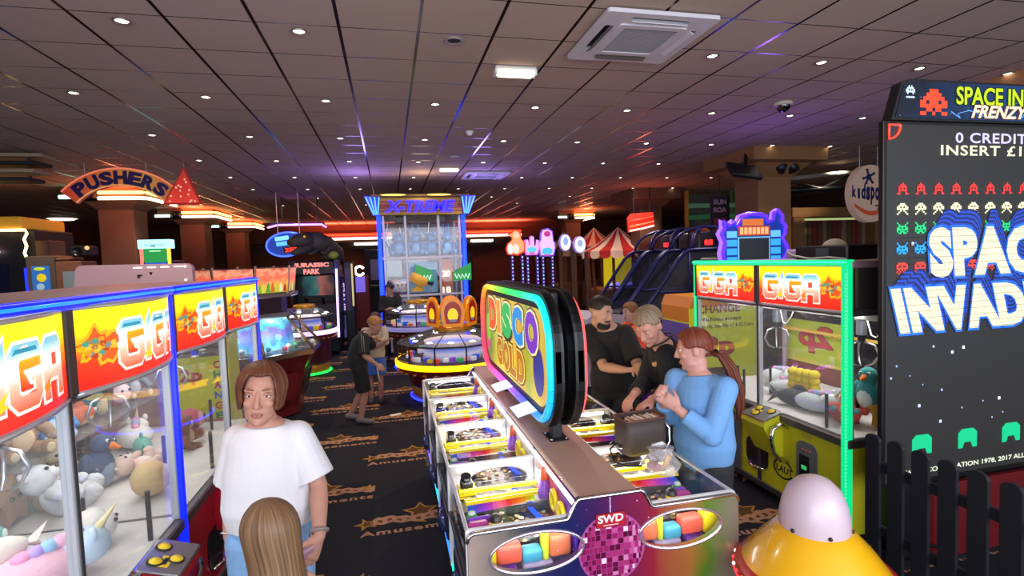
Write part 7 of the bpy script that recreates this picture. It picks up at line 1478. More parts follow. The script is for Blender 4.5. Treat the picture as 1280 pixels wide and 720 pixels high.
b = MB(); b.tube([(-0.14, 0.2, 0.01), (-0.2, 0.22, 0.06), (-0.22, 0.15, 0.04), (-0.2, 0.0, 0.012), (-0.17, -0.15, 0.02), (-0.22, -0.35, 0.01)], 0.008, mat('#d8d0c8', 0.5), 6); b.build('cable', t)
t = thing('white_hat', 'crumpled white cloth on top of the black equipment box', 'cloth', (3.30, 3.35, 2.015)); b = MB(); b.lathe([(0.085, 0.0), (0.06, 0.03), (0.03, 0.045), (0, 0.05)], mat('#c8bca8', 0.8), 14); b.build('crown', t)
# bits on the coin pusher top
t = thing('cash_bag', 'dark brown open cash bag resting on the pusher glass before the grey-haired man', 'bag', (1.32, 2.66, 0.908), 0.12)
bm_ = mat('#3a302e', 0.6, bump=0.2, bscale=60)
b = MB()
def ringr(w, d, z): return [(x, y, z) for x, y in rrect(w, d, 0.035, 4)]
b.loft([ringr(0.235, 0.155, 0.0), ringr(0.25, 0.17, 0.02), ringr(0.255, 0.165, 0.12), ringr(0.262, 0.16, 0.19), ringr(0.245, 0.145, 0.19), ringr(0.235, 0.14, 0.10)], bm_); b.build('body', t)
b = MB(); b.tube([(x, y, 0.192) for x, y in rrect(0.258, 0.158, 0.036, 4)], 0.006, mat('#5a3428', 0.5), 6, True); b.build('rim', t)
b = MB(); b.tube([(0.125, -0.04, 0.17), (0.15, -0.06, 0.12), (0.145, -0.07, 0.05), (0.10, -0.09, 0.006)], 0.007, CHROME, 6); b.build('chain', t)
b = MB()
for k in range(14): b.box((-0.07+0.014*k, 0.0+0.01*(k % 3), 0.165+0.004*(k % 2)), (0.010, 0.08, 0.03), mat(('#d8d4d0', '#a8765a', '#e8e0d8')[k % 3], 0.5), 0.002)
b.build('banknotes', t)
t = thing('plastic_bag', 'clear plastic bag holding small items on the pusher glass beside the cash bag', 'bag', (1.285, 2.36, 0.908), 0.2)
b = MB(); rr = random.Random(12); rings = []
for i, (r, z) in enumerate(((0.05, 0.002), (0.085, 0.01), (0.09, 0.04), (0.075, 0.07), (0.05, 0.095), (0.065, 0.125))):
    rings.append([(r*(1+0.22*rr.uniform(-1, 1))*math.cos(a), r*(0.9+0.25*rr.uniform(-1, 1))*math.sin(a), z+0.01*rr.uniform(-1, 1)*(i > 1)) for a in [2*PI*k/16 for k in range(16)]])
b.loft(rings, glass_mat((0.95, 0.93, 0.92), 0.28, 2.5, 'plastic_film'), None, True, False); b.build('film', t)
b = MB(); b.box((0.01, 0.0, 0.05), (0.028, 0.02, 0.075), mat('#e8a818', 0.5), 0.006, Matrix.Rotation(0.5, 4, 'Y')); b.box((-0.03, 0.02, 0.025), (0.05, 0.06, 0.03), mat('#b8504a', 0.5), 0.006); b.box((0.03, -0.03, 0.02), (0.04, 0.03, 0.02), mat('#e0c8a8', 0.5), 0.005); b.build('contents', t)
t = thing('key_cable', 'black coiled cable with a metal ring on the ledge side of the pusher', 'cable', (1.14, 2.56, 0.91)); b = MB(); b.tube([(0.09, 0.06, 0.02), (0.03, 0.08, 0.06), (-0.03, 0.03, 0.05), (-0.045, -0.05, 0.012), (0.0, -0.11, 0.006), (0.07, -0.13, 0.006), (0.10, -0.10, 0.006)], 0.005, BLACK, 6); b.build('loop', t); b = MB(); b.tube([(0.06+0.02*math.cos(a), 0.09+0.02*math.sin(a), 0.03) for a in [2*PI*k/14 for k in range(14)]], 0.004, CHROME, 6, True); b.build('ring', t)
t = thing('ticket_slip', 'white paper slip on the carpet beside the round yellow-lit pusher', 'paper', (0.0, 7.0, 0.003), 0.3); b = MB(); b.box((0, 0, 0.002), (0.14, 0.08, 0.002), WHITE); b.build('sheet', t)
# ------------------------------------------------------------------ people
def V(*a): return Vector(a)
def solid(parts, m, voxel, name, parent, smooth=6, root=Vector((0, 0, 0))):
    """merge overlapping closed shapes into one continuous surface"""
    me = bpy.data.meshes.new('tmp'); me.from_pydata([tuple(v-root) for v in parts.v], [], parts.f); me.update()
    o = bpy.data.objects.new('tmp', me); COL.objects.link(o)
    md = o.modifiers.new('r', 'REMESH'); md.mode = 'VOXEL'; md.voxel_size = voxel; md.use_smooth_shade = True
    s = o.modifiers.new('s', 'SMOOTH'); s.factor = 0.5; s.iterations = smooth
    dg = bpy.context.evaluated_depsgraph_get(); dg.update()
    nm = bpy.data.meshes.new_from_object(o.evaluated_get(dg)); bpy.data.objects.remove(o); bpy.data.meshes.remove(me)
    nm.materials.clear(); nm.materials.append(m); nm.name = name
    nm.polygons.foreach_set('use_smooth', [True]*len(nm.polygons))
    r = bpy.data.objects.new(name, nm); COL.objects.link(r); r.parent = parent
    return r
X_ = mat('#ffffff')
def limb(b, pts, rad, n=14, sub=3):
    """tapered rounded limb through the joints, interpolated"""
    P, R = [], []
    k = len(pts)
    for i in range(k-1):
        for j in range(sub):
            f = j/sub; P.append(pts[i].lerp(pts[i+1], f)); R.append(rad[i]*(1-f)+rad[i+1]*f)
    P.append(pts[-1]); R.append(rad[-1])
    b.tube(P, R, X_, n); b.ell(pts[0], rad[0], X_, None, 12, 8); b.ell(pts[-1], rad[-1], X_, None, 12, 8)
    for i in range(1, k-1): b.ell(pts[i], rad[i]*1.0, X_, None, 12, 8)
def hand(b, wr, d, n, s, side, curl=0.5, spread=0.0):
    """palm, four fingers, thumb; d finger direction, n back-of-hand normal, side +1/-1 picks the thumb side"""
    d = d.normalized(); n = (n-d*n.dot(d)).normalized(); t = d.cross(n)*side
    M = Matrix(((t.x, d.x, n.x, wr.x), (t.y, d.y, n.y, wr.y), (t.z, d.z, n.z, wr.z), (0, 0, 0, 1)))
    def L(x, y, z): return M @ V(x*s, y*s, z*s)
    rings = []
    for (y, w, h) in ((-0.01, 0.024, 0.019), (0.02, 0.031, 0.018), (0.05, 0.039, 0.016), (0.08, 0.041, 0.014), (0.09, 0.038, 0.012)):
        rings.append([L(w*math.cos(a), y, h*math.sin(a)) for a in [2*PI*k/14 for k in range(14)]])
    b.loft(rings, X_)
    for x, l, c in ((0.030, 0.070, 1.0), (0.010, 0.080, 1.05), (-0.010, 0.074, 1.1), (-0.029, 0.058, 1.2)):
        a = 0.0; p = V(x, 0.078, 0); pts = [p.copy()]
        for seg, q in ((0.45, 0.5), (0.32, 1.0), (0.26, 0.9)):
            a += curl*c*q; p = p+V(x*0.12*spread, math.cos(a)*l*seg, -math.sin(a)*l*seg); pts.append(p.copy())
        b.tube([L(*q) for q in pts], [0.0098*s, 0.0092*s, 0.0085*s, 0.0068*s], X_, 8)
        for q, r in zip(pts, (0.0098, 0.0092, 0.0085, 0.0068)): b.ell(L(*q), r*s, X_, None, 8, 6)
    th = [V(0.024, 0.012, -0.004), V(0.046, 0.042, -0.012), V(0.053, 0.070, -0.018-0.01*curl), V(0.050, 0.092, -0.024-0.02*curl)]
    b.tube([L(*q) for q in th], [0.014*s, 0.0118*s, 0.0105*s, 0.0078*s], X_, 8)
    for q, r in zip(th, (0.014, 0.0118, 0.0105, 0.0078)): b.ell(L(*q), r*s, X_, None, 8, 6)
def head_matrix(c, yaw, pitch, roll): return Matrix.Translation(c) @ Matrix.Rotation(yaw, 4, 'Z') @ Matrix.Rotation(pitch, 4, 'X') @ Matrix.Rotation(roll, 4, 'Y')
def head_shape(b, M, s, fem=True, age=0):
    """head about s x 0.23 m tall, looking along local -Y"""
    def E(c, r): 
        b.ell((0, 0, 0), tuple(x*s for x in r), X_, M @ TR(c[0]*s, c[1]*s, c[2]*s), 20, 14)
    E((0, 0.012, 0.035), (0.073, 0.092, 0.085)); E((0, -0.012, 0.0), (0.066, 0.078, 0.085))
    rings = []
    for (z, hw, yf, yb) in ((0.05, 0.064, -0.080, 0.05), (0.015, 0.064, -0.083, 0.05), (-0.025, 0.063, -0.083, 0.04), (-0.06, 0.056, -0.082, 0.025), (-0.085, 0.045, -0.080, 0.008), (-0.105, 0.030, -0.076, -0.01), (-0.115, 0.016, -0.066, -0.02)):
        rings.append([M @ V(hw*math.cos(a)*s, ((yf+yb)/2+(yb-yf)/2*math.sin(a))*s, z*s) for a in [2*PI*k/22 for k in range(22)]])
    b.loft(rings, X_)
    E((0, -0.074, -0.098), (0.017, 0.013, 0.013))
    for sg in (-1, 1):
        E((sg*0.035, -0.064, -0.020), (0.022, 0.017, 0.020)); E((sg*0.040, -0.03, -0.072), (0.015, 0.03, 0.018))
        E((sg*0.074, 0.008, -0.002), (0.010, 0.020, 0.030)); E((sg*0.032, -0.079, 0.036), (0.024, 0.009, 0.008))
        E((sg*0.011, -0.094, -0.030), (0.0085, 0.010, 0.0075))
    b.tube([M @ V(0, -0.082*s, 0.03*s), M @ V(0, -0.093*s, 0.005*s), M @ V(0, -0.104*s, -0.018*s), M @ V(0, -0.103*s, -0.031*s)], [0.008*s, 0.009*s, 0.0115*s, 0.0095*s], X_, 10)
    E((0, -0.107, -0.025), (0.0115, 0.0105, 0.0095))
    for z, r, w in ((-0.058, 0.0056, 0.021), (-0.067, 0.0062, 0.019)):
        b.tube([M @ V(-w*s, -0.079*s, (z-0.001)*s), M @ V(-w*0.4*s, -0.088*s, z*s), M @ V(w*0.4*s, -0.088*s, z*s), M @ V(w*s, -0.079*s, (z-0.001)*s)], [0.003*s, r*s, r*s, 0.003*s], X_, 8)
def face_parts(parent, M, s, hair_c, root, lip='#a85a52', beard=None, lids='#b98670'):
    T = Matrix.Translation(-root) @ M
    for sg in (-1, 1):
        b = MB(); b.ell((sg*0.032*s, -0.0765*s, 0.014*s), (0.0115*s, 0.0088*s, 0.0066*s), mat('#e6e0da', 0.2), T, 14, 10); b.ell((sg*0.032*s, -0.0835*s, 0.0145*s), (0.0055*s, 0.0035*s, 0.0055*s), mat('#33291f', 0.15), T, 12, 8); e = b.build('eye', parent)
        b = MB(); b.tube([T @ V(sg*(0.032-0.014)*s, -0.081*s, 0.015*s), T @ V(sg*0.028*s, -0.0875*s, 0.0225*s), T @ V(sg*0.036*s, -0.0865*s, 0.0225*s), T @ V(sg*(0.032+0.015)*s, -0.077*s, 0.014*s)], [0.002*s, 0.0036*s, 0.0036*s, 0.002*s], mat(lids, 0.6), 8); b.build('eyelid', e)
        b = MB(); b.tube([T @ V(sg*0.016*s, -0.0895*s, 0.038*s), T @ V(sg*0.031*s, -0.0915*s, 0.0415*s), T @ V(sg*0.050*s, -0.0785*s, 0.035*s)], [0.0022*s, 0.0028*s, 0.0014*s], mat(hair_c, 0.8), 6); b.build('eyebrow', parent)
    b = MB()
    for z, r, w in ((-0.0585, 0.0040, 0.020), (-0.0672, 0.0044, 0.018)): b.tube([T @ V(-w*s, -0.0815*s, (z-0.001)*s), T @ V(-w*0.4*s, -0.0905*s, z*s), T @ V(w*0.4*s, -0.0905*s, z*s), T @ V(w*s, -0.0815*s, (z-0.001)*s)], [0.002*s, r*s, r*s, 0.002*s], mat(lip, 0.45), 8)
    b.tube([T @ V(-0.021*s, -0.083*s, -0.0640*s), T @ V(0, -0.0925*s, -0.0635*s), T @ V(0.021*s, -0.083*s, -0.0640*s)], [0.0012*s, 0.0022*s, 0.0012*s], mat('#5a2a28', 0.6), 6); b.build('lips', parent)
def hair_mat(c, c2):
    key = ('hair', c, c2)
    if key in _MC: return _MC[key]
    m = bpy.data.materials.new('hair'); m.use_nodes = True; nt = m.node_tree; b = nt.nodes['Principled BSDF']
    uv = nt.nodes.new('ShaderNodeUVMap'); mp = nt.nodes.new('ShaderNodeMapping'); mp.inputs['Scale'].default_value = (70, 1.2, 1); nt.links.new(uv.outputs[0], mp.inputs[0])
    n = nt.nodes.new('ShaderNodeTexNoise'); n.inputs['Scale'].default_value = 1.0; n.inputs['Detail'].default_value = 5; nt.links.new(mp.outputs[0], n.inputs['Vector'])
    cr = nt.nodes.new('ShaderNodeValToRGB'); cr.color_ramp.elements[0].position = 0.32; cr.color_ramp.elements[0].color = (*lin(c2), 1); cr.color_ramp.elements[1].position = 0.68; cr.color_ramp.elements[1].color = (*lin(c), 1)
    nt.links.new(n.outputs['Fac'], cr.inputs[0]); nt.links.new(cr.outputs[0], b.inputs['Base Color']); b.inputs['Roughness'].default_value = 0.5; b.inputs['Specular IOR Level'].default_value = 0.35
    bp = nt.nodes.new('ShaderNodeBump'); bp.inputs['Strength'].default_value = 0.6; bp.inputs['Distance'].default_value = 0.004; nt.links.new(n.outputs['Fac'], bp.inputs['Height']); nt.links.new(bp.outputs['Normal'], b.inputs['Normal'])
    _MC[key] = m; return m
def hair_shell(parent, M, s, length, m, root, puff=1.0, part=0.0, seed=1, name='hair', flow=None, tip_in=0.012, rag=1.0):
    """strand sheet from the crown outwards; length(phi) in metres along the strand, phi = 0 at the face"""
    rr = random.Random(seed); T = Matrix.Translation(-root) @ M; NP, NS = 96, 22; rx, ry, rz = 0.086*puff*s, 0.104*puff*s, 0.098*puff*s; c = V(0, 0.010*s, 0.032*s)
    rip = [0.010*rr.uniform(-1, 1)+0.012*math.sin(k*1.9+rr.random()) for k in range(NP)]; tipv = [rr.uniform(-0.05, 0.05) for k in range(NP)]
    vs = []; uv = []
    for i in range(NP):
        ph = 2*PI*i/NP; l = length(ph if ph <= PI else ph-2*PI)*s*(1+0.5*rag*tipv[i])
        eq = PI/2*(rx+rz)/2
        for j in range(NS):
            f = j/(NS-1); d = l*f
            if d < eq:
                th = d/eq*PI/2; q = V(rx*math.sin(th)*math.sin(ph), -ry*math.sin(th)*math.cos(ph), rz*math.cos(th)); q *= 1+rip[i]*min(1, f*2)*1.3; p = c+q
            else:
                k = d-eq; w = 1+rip[i]*1.6
                p = c+V(rx*w*math.sin(ph), -ry*w*math.cos(ph), -k)
                inn = min(1.0, k/(0.12*s)); p.x -= tip_in*s*inn*math.sin(ph)*1.2; p.y += tip_in*s*inn*math.cos(ph)
                if flow: p = flow(p, ph, k/s)
            vs.append(T @ p); uv.append((i/NP, f))
    fs = []
    for i in range(NP):
        a = i*NS; b_ = ((i+1) % NP)*NS
        for j in range(NS-1): fs.append((a+j, a+j+1, b_+j+1, b_+j))
    me = bpy.data.meshes.new(name); me.from_pydata([tuple(v) for v in vs], [], fs); me.materials.append(m)
    ul = me.uv_layers.new(name='UVMap')
    for lp in me.loops:
        u, v = uv[lp.vertex_index]; ul.data[lp.index].uv = (u, v)
    me.polygons.foreach_set('use_smooth', [True]*len(me.polygons)); me.update()
    o = bpy.data.objects.new(name, me); COL.objects.link(o); o.parent = parent
    sd = o.modifiers.new('t', 'SOLIDIFY'); sd.thickness = 0.014*s; sd.offset = -1
    return o
def smooth01(x, a, b): 
    t = min(1, max(0, (x-a)/(b-a))); return t*t*(3-2*t)
SKIN = {}
def skin(c):
    return mat(c, 0.55, 0, 0, 0.35, 0, 0.06, 30)
def torso_rings(pel, wai, che, neck, rv, W, grow=0.0, lo=0.0, n=24):
    """rings from the crotch to the base of the neck; W scales width"""
    out = []
    def ring(c, hw, hd, up):
        u = (rv-up*rv.dot(up)).normalized(); f = u.cross(up)
        return [c+u*((hw+grow)*math.cos(a))+f*((hd+grow)*math.sin(a)) for a in [2*PI*k/n for k in range(n)]]
    up1 = (wai-pel).normalized(); up2 = (che-wai).normalized(); up3 = (neck-che).normalized()
    return ring, up1, up2, up3
def person(label, root, J, skin_c, voxel=0.007, W=1.0, D=1.0, hs=1.0, fem=True, top=None, bottom=None, shoes=None, hair=None, cat='person', hand_s=1.0, curlL=0.5, curlR=0.5, name='person', beard=None, lip='#a85a52', face=True, hair_col='#4a2f22', bust=0.0, belly=0.0, group=None):
    root = V(*root); t = thing(name, label, cat, root, 0, group)
    g = {k: V(*v) for k, v in J.items() if isinstance(v, (tuple, list)) and len(v) == 3 and k not in ('headrot',)}
    pel, wai, che, nek = g['pelvis'], g['waist'], g['chest'], g['neck']; shL, shR = g['shL'], g['shR']
    rv = (shL-shR).normalized(); hv = (g['hipL']-g['hipR']).normalized()
    M = head_matrix(g['head'], *J['headrot']); sk = skin(skin_c)
    def trunk(b, grow, lo, hi_neck=True, ease=0.0, bust_=0.0):
        n = 26; rings = []
        def ring(c, hw, hd, up, r_, fwd=0.0):
            u = (r_-up*r_.dot(up)).normalized(); f = u.cross(up)          # f points to the back
            return [c+u*((hw+grow)*math.cos(a))+f*((hd+grow)*math.sin(a)-fwd*(1 if math.sin(a) < 0 else 0.0)*abs(math.sin(a))) for a in [2*PI*k/n for k in range(n)]]
        u1 = (wai-pel).normalized(); u2 = (che-wai).normalized(); u3 = (nek-che).normalized(); mid = (hv+rv).normalized()
        # (lo..) list of levels: crotch, hip, waist, under chest, chest, armpit, shoulder line, neck base
        lv = [(-1.0, pel-u1*0.07*D, 0.10*W, 0.085*W, u1, hv, 0), (0.0, pel, 0.165*W, 0.112*W, u1, hv, belly*0.5), (0.5, pel.lerp(wai, 0.55), (0.155+ease)*W, (0.108+ease)*W, u1, mid, belly), (1.0, wai, (0.140+ease*1.3)*W, (0.100+ease)*W, (u1+u2).normalized(), mid, belly), (1.5, wai.lerp(che, 0.55), (0.150+ease*0.8)*W, (0.106+ease*0.5)*W, u2, rv, bust*0.8+belly*0.5), (2.0, che, 0.158*W, 0.108*W, u2, rv, bust), (2.5, che.lerp(nek, 0.45), 0.155*W, 0.092*W, (u2+u3).normalized(), rv, bust*0.3), (2.75, che.lerp(nek, 0.72), 0.125*W, 0.072*W, u3, rv, 0), (2.9, che.lerp(nek, 0.86), 0.088*W, 0.064*W, u3, rv, 0), (3.0, nek, 0.062*W, 0.056*W, u3, rv, 0)]
        for (k, c, a, d, up, r_, fw) in lv:
            if k >= lo and (hi_neck or k < 3): rings.append(ring(c, a, d, up, r_, fw))
        b.loft(rings, X_)
    # body: one continuous surface
    b = MB(); trunk(b, 0.0, -1.0)
    hb = M @ V(0, 0.012*hs, -0.075*hs); limb(b, [nek-V(0, 0, 0.02), hb], [0.054*W, 0.050*hs], 14)
    head_shape(b, M, hs, fem)
    for s_ in ('L', 'R'):
        sh, el, wr = g['sh'+s_], g['el'+s_], g['wr'+s_]; inn = sh.lerp(che.lerp(nek, 0.5), 0.35)
        limb(b, [inn, sh, sh.lerp(el, 0.4), el, el.lerp(wr, 0.35), wr], [0.052*W, 0.050*W, 0.046*W, 0.037*W, 0.039*W, 0.026*W])
        d = g.get('hd'+s_, (wr-el)); d = d if 'hd'+s_ in g else d
        nn = g.get('hn'+s_, V(0, 0, 1)); hand(b, wr, d, nn, hand_s, J.get('hside'+s_, 1), curlL if s_ == 'L' else curlR)
        hp, kn, an = g['hip'+s_], g['kn'+s_], g['an'+s_]
        limb(b, [hp, hp.lerp(kn, 0.45), kn, kn.lerp(an, 0.35), an], [0.088*W, 0.074*W, 0.052*W, 0.054*W, 0.034*W])
        td = g.get('toe'+s_, V(0, -1, 0)).normalized(); limb(b, [an+V(0, 0, -0.03)-td*0.03*D, an+V(0, 0, -0.045*D)+td*0.10*D, an+V(0, 0, -0.05*D)+td*0.16*D], [0.035*D, 0.030*D, 0.022*D])
    solid(b, sk, voxel, 'body', t, 4, root)
    if face: face_parts(t, M, hs, hair_col, root, lip)
    if top:
        b = MB(); ease = top.get('ease', 0.012); trunk(b, top.get('grow', 0.014), top.get('lo', 0.0), False, ease)
        # neckline: slope up to the neck base and shoulders
        for s_ in ('L', 'R'):
            sh, el, wr = g['sh'+s_], g['el'+s_], g['wr'+s_]; inn = che.lerp(nek, 0.50).lerp(sh, 0.45); gr = top.get('grow', 0.014)
            if top['sleeve'] < 0.05: continue
            limb(b, [inn, sh], [0.052*W+gr, 0.052*W+gr])
            fr = top['sleeve']; path = [sh]; rad = [0.054*W+gr]
            if fr <= 1: path.append(sh.lerp(el, fr)); rad.append(top.get('cuff', 0.062)*W+gr)
            else: path += [el, el.lerp(wr, fr-1)]; rad += [0.043*W+gr, 0.032*W+gr]
            k = len(path); P, R = [], []
            for i in range(k-1):
                for j in range(4): P.append(path[i].lerp(path[i+1], j/4)); R.append(rad[i]*(1-j/4)+rad[i+1]*j/4)
            P.append(path[-1]); R.append(rad[-1]); b.tube(P, R, X_, 16); b.ell(path[0], rad[0], X_, None, 14, 10)
            if fr > 1: b.ell(el, rad[1], X_, None, 14, 10)
        o = solid(b, top['mat'], max(voxel, 0.006), top.get('name', 'shirt'), t, 3, root)
        if top.get('stripe'):
            pass
    if bottom:
        b = MB(); gr = bottom.get('grow', 0.012); u1 = (wai-pel).normalized(); n = 24
        def ring(c, hw, hd): 
            u = (hv-u1*hv.dot(u1)).normalized(); f = u.cross(u1)
            return [c+u*(hw+gr)*math.cos(a)+f*(hd+gr)*math.sin(a) for a in [2*PI*k/n for k in range(n)]]
        b.loft([ring(pel-u1*0.08*D, 0.11*W, 0.09*W), ring(pel, 0.165*W, 0.112*W), ring(pel.lerp(wai, 0.55), 0.155*W, 0.108*W), ring(pel.lerp(wai, 0.85), 0.145*W, 0.103*W)], X_)
        for s_ in ('L', 'R'):
            hp, kn, an = g['hip'+s_], g['kn'+s_], g['an'+s_]; fr = bottom['leg']; fl = bottom.get('flare', 0.0)
            b.ell(hp, 0.09*W+gr, X_, None, 14, 10)
            if fr <= 1: path = [hp, hp.lerp(kn, 0.5*fr/0.5*0.5), hp.lerp(kn, fr)]; rad = [0.088*W+gr, 0.080*W+gr+fl*0.5, 0.068*W+gr+fl]
            else: path = [hp, hp.lerp(kn, 0.5), kn, kn.lerp(an, 0.4), kn.lerp(an, fr-1)]; rad = [0.088*W+gr, 0.075*W+gr, 0.055*W+gr, 0.056*W+gr, 0.046*W+gr+fl]
            P, R = [], []
            for i in range(len(path)-1):
                for j in range(4): P.append(path[i].lerp(path[i+1], j/4)); R.append(rad[i]*(1-j/4)+rad[i+1]*j/4)
            P.append(path[-1]); R.append(rad[-1]); b.tube(P, R, X_, 16)
            if fr > 1: b.ell(kn, rad[2], X_, None, 14, 10)
        solid(b, bottom['mat'], max(voxel, 0.007), bottom.get('name', 'trousers'), t, 3, root)
    if shoes:
        for s_ in ('L', 'R'):
            an = g['an'+s_]; td = g.get('toe'+s_, V(0, -1, 0)).normalized(); b = MB(); z = an.z-0.075*D
            limb(b, [an-td*0.045*D+V(0, 0, -0.035*D), an+td*0.04*D+V(0, 0, -0.045*D), an+td*0.12*D+V(0, 0, -0.055*D), an+td*0.165*D+V(0, 0, -0.055*D)], [0.043*D, 0.043*D, 0.038*D, 0.028*D], 12)
            solid(b, mat(shoes, 0.5), 0.007, 'shoe', t, 2, root)
    if hair: hair(t, M, hs, root)
    return t, M, g, root

# woman in the white T-shirt, bottom left
def woman_white():
    def bob(ph):
        a = abs(ph)
        return 0.098+0.150*smooth01(a, 0.60, 1.0)-0.012*smooth01(a, 2.0, 3.0)
    def hr(t, M, s, root): hair_shell(t, M, s, bob, hair_mat('#7d4a2e', '#43241a'), root, 1.15, 0, 3, 'hair', None, 0.016)
    J = dict(pelvis=(-0.565, 2.47, 0.86), waist=(-0.565, 2.48, 1.02), chest=(-0.56, 2.475, 1.18), neck=(-0.558, 2.472, 1.335), head=(-0.562, 2.445, 1.447), headrot=(0.06, 0.0, 0.10),
             shL=(-0.430, 2.465, 1.245), shR=(-0.675, 2.500, 1.245), elL=(-0.345, 2.42, 1.03), elR=(-0.725, 2.535, 1.02), wrL=(-0.335, 2.285, 0.865), wrR=(-0.73, 2.465, 0.835),
             hdL=(-0.35, -0.55, -0.75), hnL=(0.75, -0.55, 0.1), hsideL=1, hdR=(-0.05, -0.15, -0.95), hnR=(-0.85, -0.4, 0.1), hsideR=-1,
             hipL=(-0.475, 2.46, 0.80), hipR=(-0.655, 2.48, 0.80), knL=(-0.465, 2.45, 0.43), knR=(-0.665, 2.47, 0.43), anL=(-0.46, 2.48, 0.09), anR=(-0.675, 2.50, 0.09), toeL=(0.1, -1, 0), toeR=(-0.1, -1, 0))
    wt = mat('#d9d6d8', 0.85, 0, 0, 0.2, 0, 0.03, 12, 0.12, 26); dn = mat('#7fa6cf', 0.85, noise=0.15, nscale=40)
    t, M, g, root = person('woman in a white T-shirt and pale jeans standing beside the red cranes', (-0.565, 2.48, 0), J, '#b98672', 0.0048, 0.98, 1.0, 1.04, True, dict(mat=wt, sleeve=0.86, grow=0.016, ease=0.03, lo=0.0, cuff=0.068, name='white_t_shirt'), dict(mat=dn, leg=1.85, name='jeans'), '#d8d4d0', hr, hand_s=1.0, curlL=0.9, curlR=0.55, bust=0.035, belly=0.015, hair_col='#6a4632', lip='#a4645a')
    # watch, bracelet, phone case in the hand
    b = MB(); w = g['wrL']-root; d = (g['wrL']-g['elL']).normalized(); F = frame(w-d*0.02, Vector((0.75, -0.55, 0.1)).cross(d), d)
    b.tube([w-d*0.022+(F.to_3x3() @ V(0.034*math.cos(a), 0, 0.030*math.sin(a))) for a in [2*PI*k/18 for k in range(18)]], 0.009, mat('#8a7a78', 0.4), 6, True); o = b.build('watch', t)
    b = MB(); G = F @ TR(0, 0, 0.030); b.box((0, -0.002, 0.004), (0.034, 0.040, 0.011), mat('#d8c8b8', 0.2, 0.8), 0.006, G); b.box((0, -0.002, 0.0105), (0.028, 0.034, 0.002), BLACK, 0.0, G); b.build('watch_face', o)
    b = MB(); w = g['wrR']-root; d = (g['wrR']-g['elR']).normalized(); u = d.orthogonal().normalized(); v = d.cross(u)
    b.tube([w-d*0.015+u*0.034*math.cos(a)+v*0.034*math.sin(a) for a in [2*PI*k/18 for k in range(18)]], 0.004, mat('#d8d4cc', 0.2, 0.9), 6, True); b.build('bracelet', t)
    tag(t, t['label'], 'person')
woman_white()
b = MB(); M = TR(-0.395, 2.225, 0.795) @ Matrix.Rotation(0.9, 4, 'Z') @ Matrix.Rotation(0.5, 4, 'X'); b.box((0, 0, 0), (0.075, 0.014, 0.15), mat('#b88a98', 0.35), 0.006, M); t = b.build('phone'); tag(t, "pink phone case held in the white-shirted woman's left hand", 'phone')

# girl with long hair in front of her
def girl_front():
    def ln(ph):
        a = abs(ph); return 0.115+0.40*smooth01(a, 0.75, 1.25)
    def fl(p, ph, k):
        b = smooth01(abs(ph), 1.2, 2.6); p = p.copy(); p.y += 0.015*k/0.3*b; p.x *= 1-0.10*smooth01(k, 0, 0.12)+0.22*smooth01(k, 0.1, 0.4); return p
    def hr(t, M, s, root): hair_shell(t, M, s, ln, hair_mat('#8a6848', '#4e3826'), root, 1.04, 0, 8, 'hair', fl, 0.004)
    J = dict(pelvis=(-0.405, 1.80, 0.66), waist=(-0.405, 1.80, 0.77), chest=(-0.405, 1.80, 0.90), neck=(-0.405, 1.80, 1.02), head=(-0.420, 1.815, 1.122), headrot=(-2.25, 0.10, 0.0),
             shL=(-0.505, 1.78, 0.955), shR=(-0.315, 1.80, 0.955), elL=(-0.54, 1.80, 0.78), elR=(-0.285, 1.84, 0.78), wrL=(-0.53, 1.90, 0.66), wrR=(-0.28, 1.93, 0.66), hdL=(0.1, 0.3, -1), hnL=(-1, 0, 0), hsideL=1, hdR=(-0.1, 0.3, -1), hnR=(1, 0, 0), hsideR=-1,
             hipL=(-0.47, 1.80, 0.62), hipR=(-0.34, 1.80, 0.62), knL=(-0.47, 1.81, 0.34), knR=(-0.34, 1.81, 0.34), anL=(-0.47, 1.79, 0.075), anR=(-0.34, 1.79, 0.075), toeL=(0, 1, 0), toeR=(0, 1, 0))
    person('girl with long light brown hair seen from behind at the bottom edge', (-0.405, 1.80, 0), J, '#c99a86', 0.006, 0.74, 0.78, 0.93, True, dict(mat=mat('#8f96a4', 0.85), sleeve=0.02, grow=0.008, ease=0.008, name='vest_top'), dict(mat=mat('#4a5a78', 0.85), leg=0.5, name='shorts'), '#d8d0d0', hr, hand_s=0.78, curlL=0.5, curlR=0.5, hair_col='#6a4f38')
girl_front()

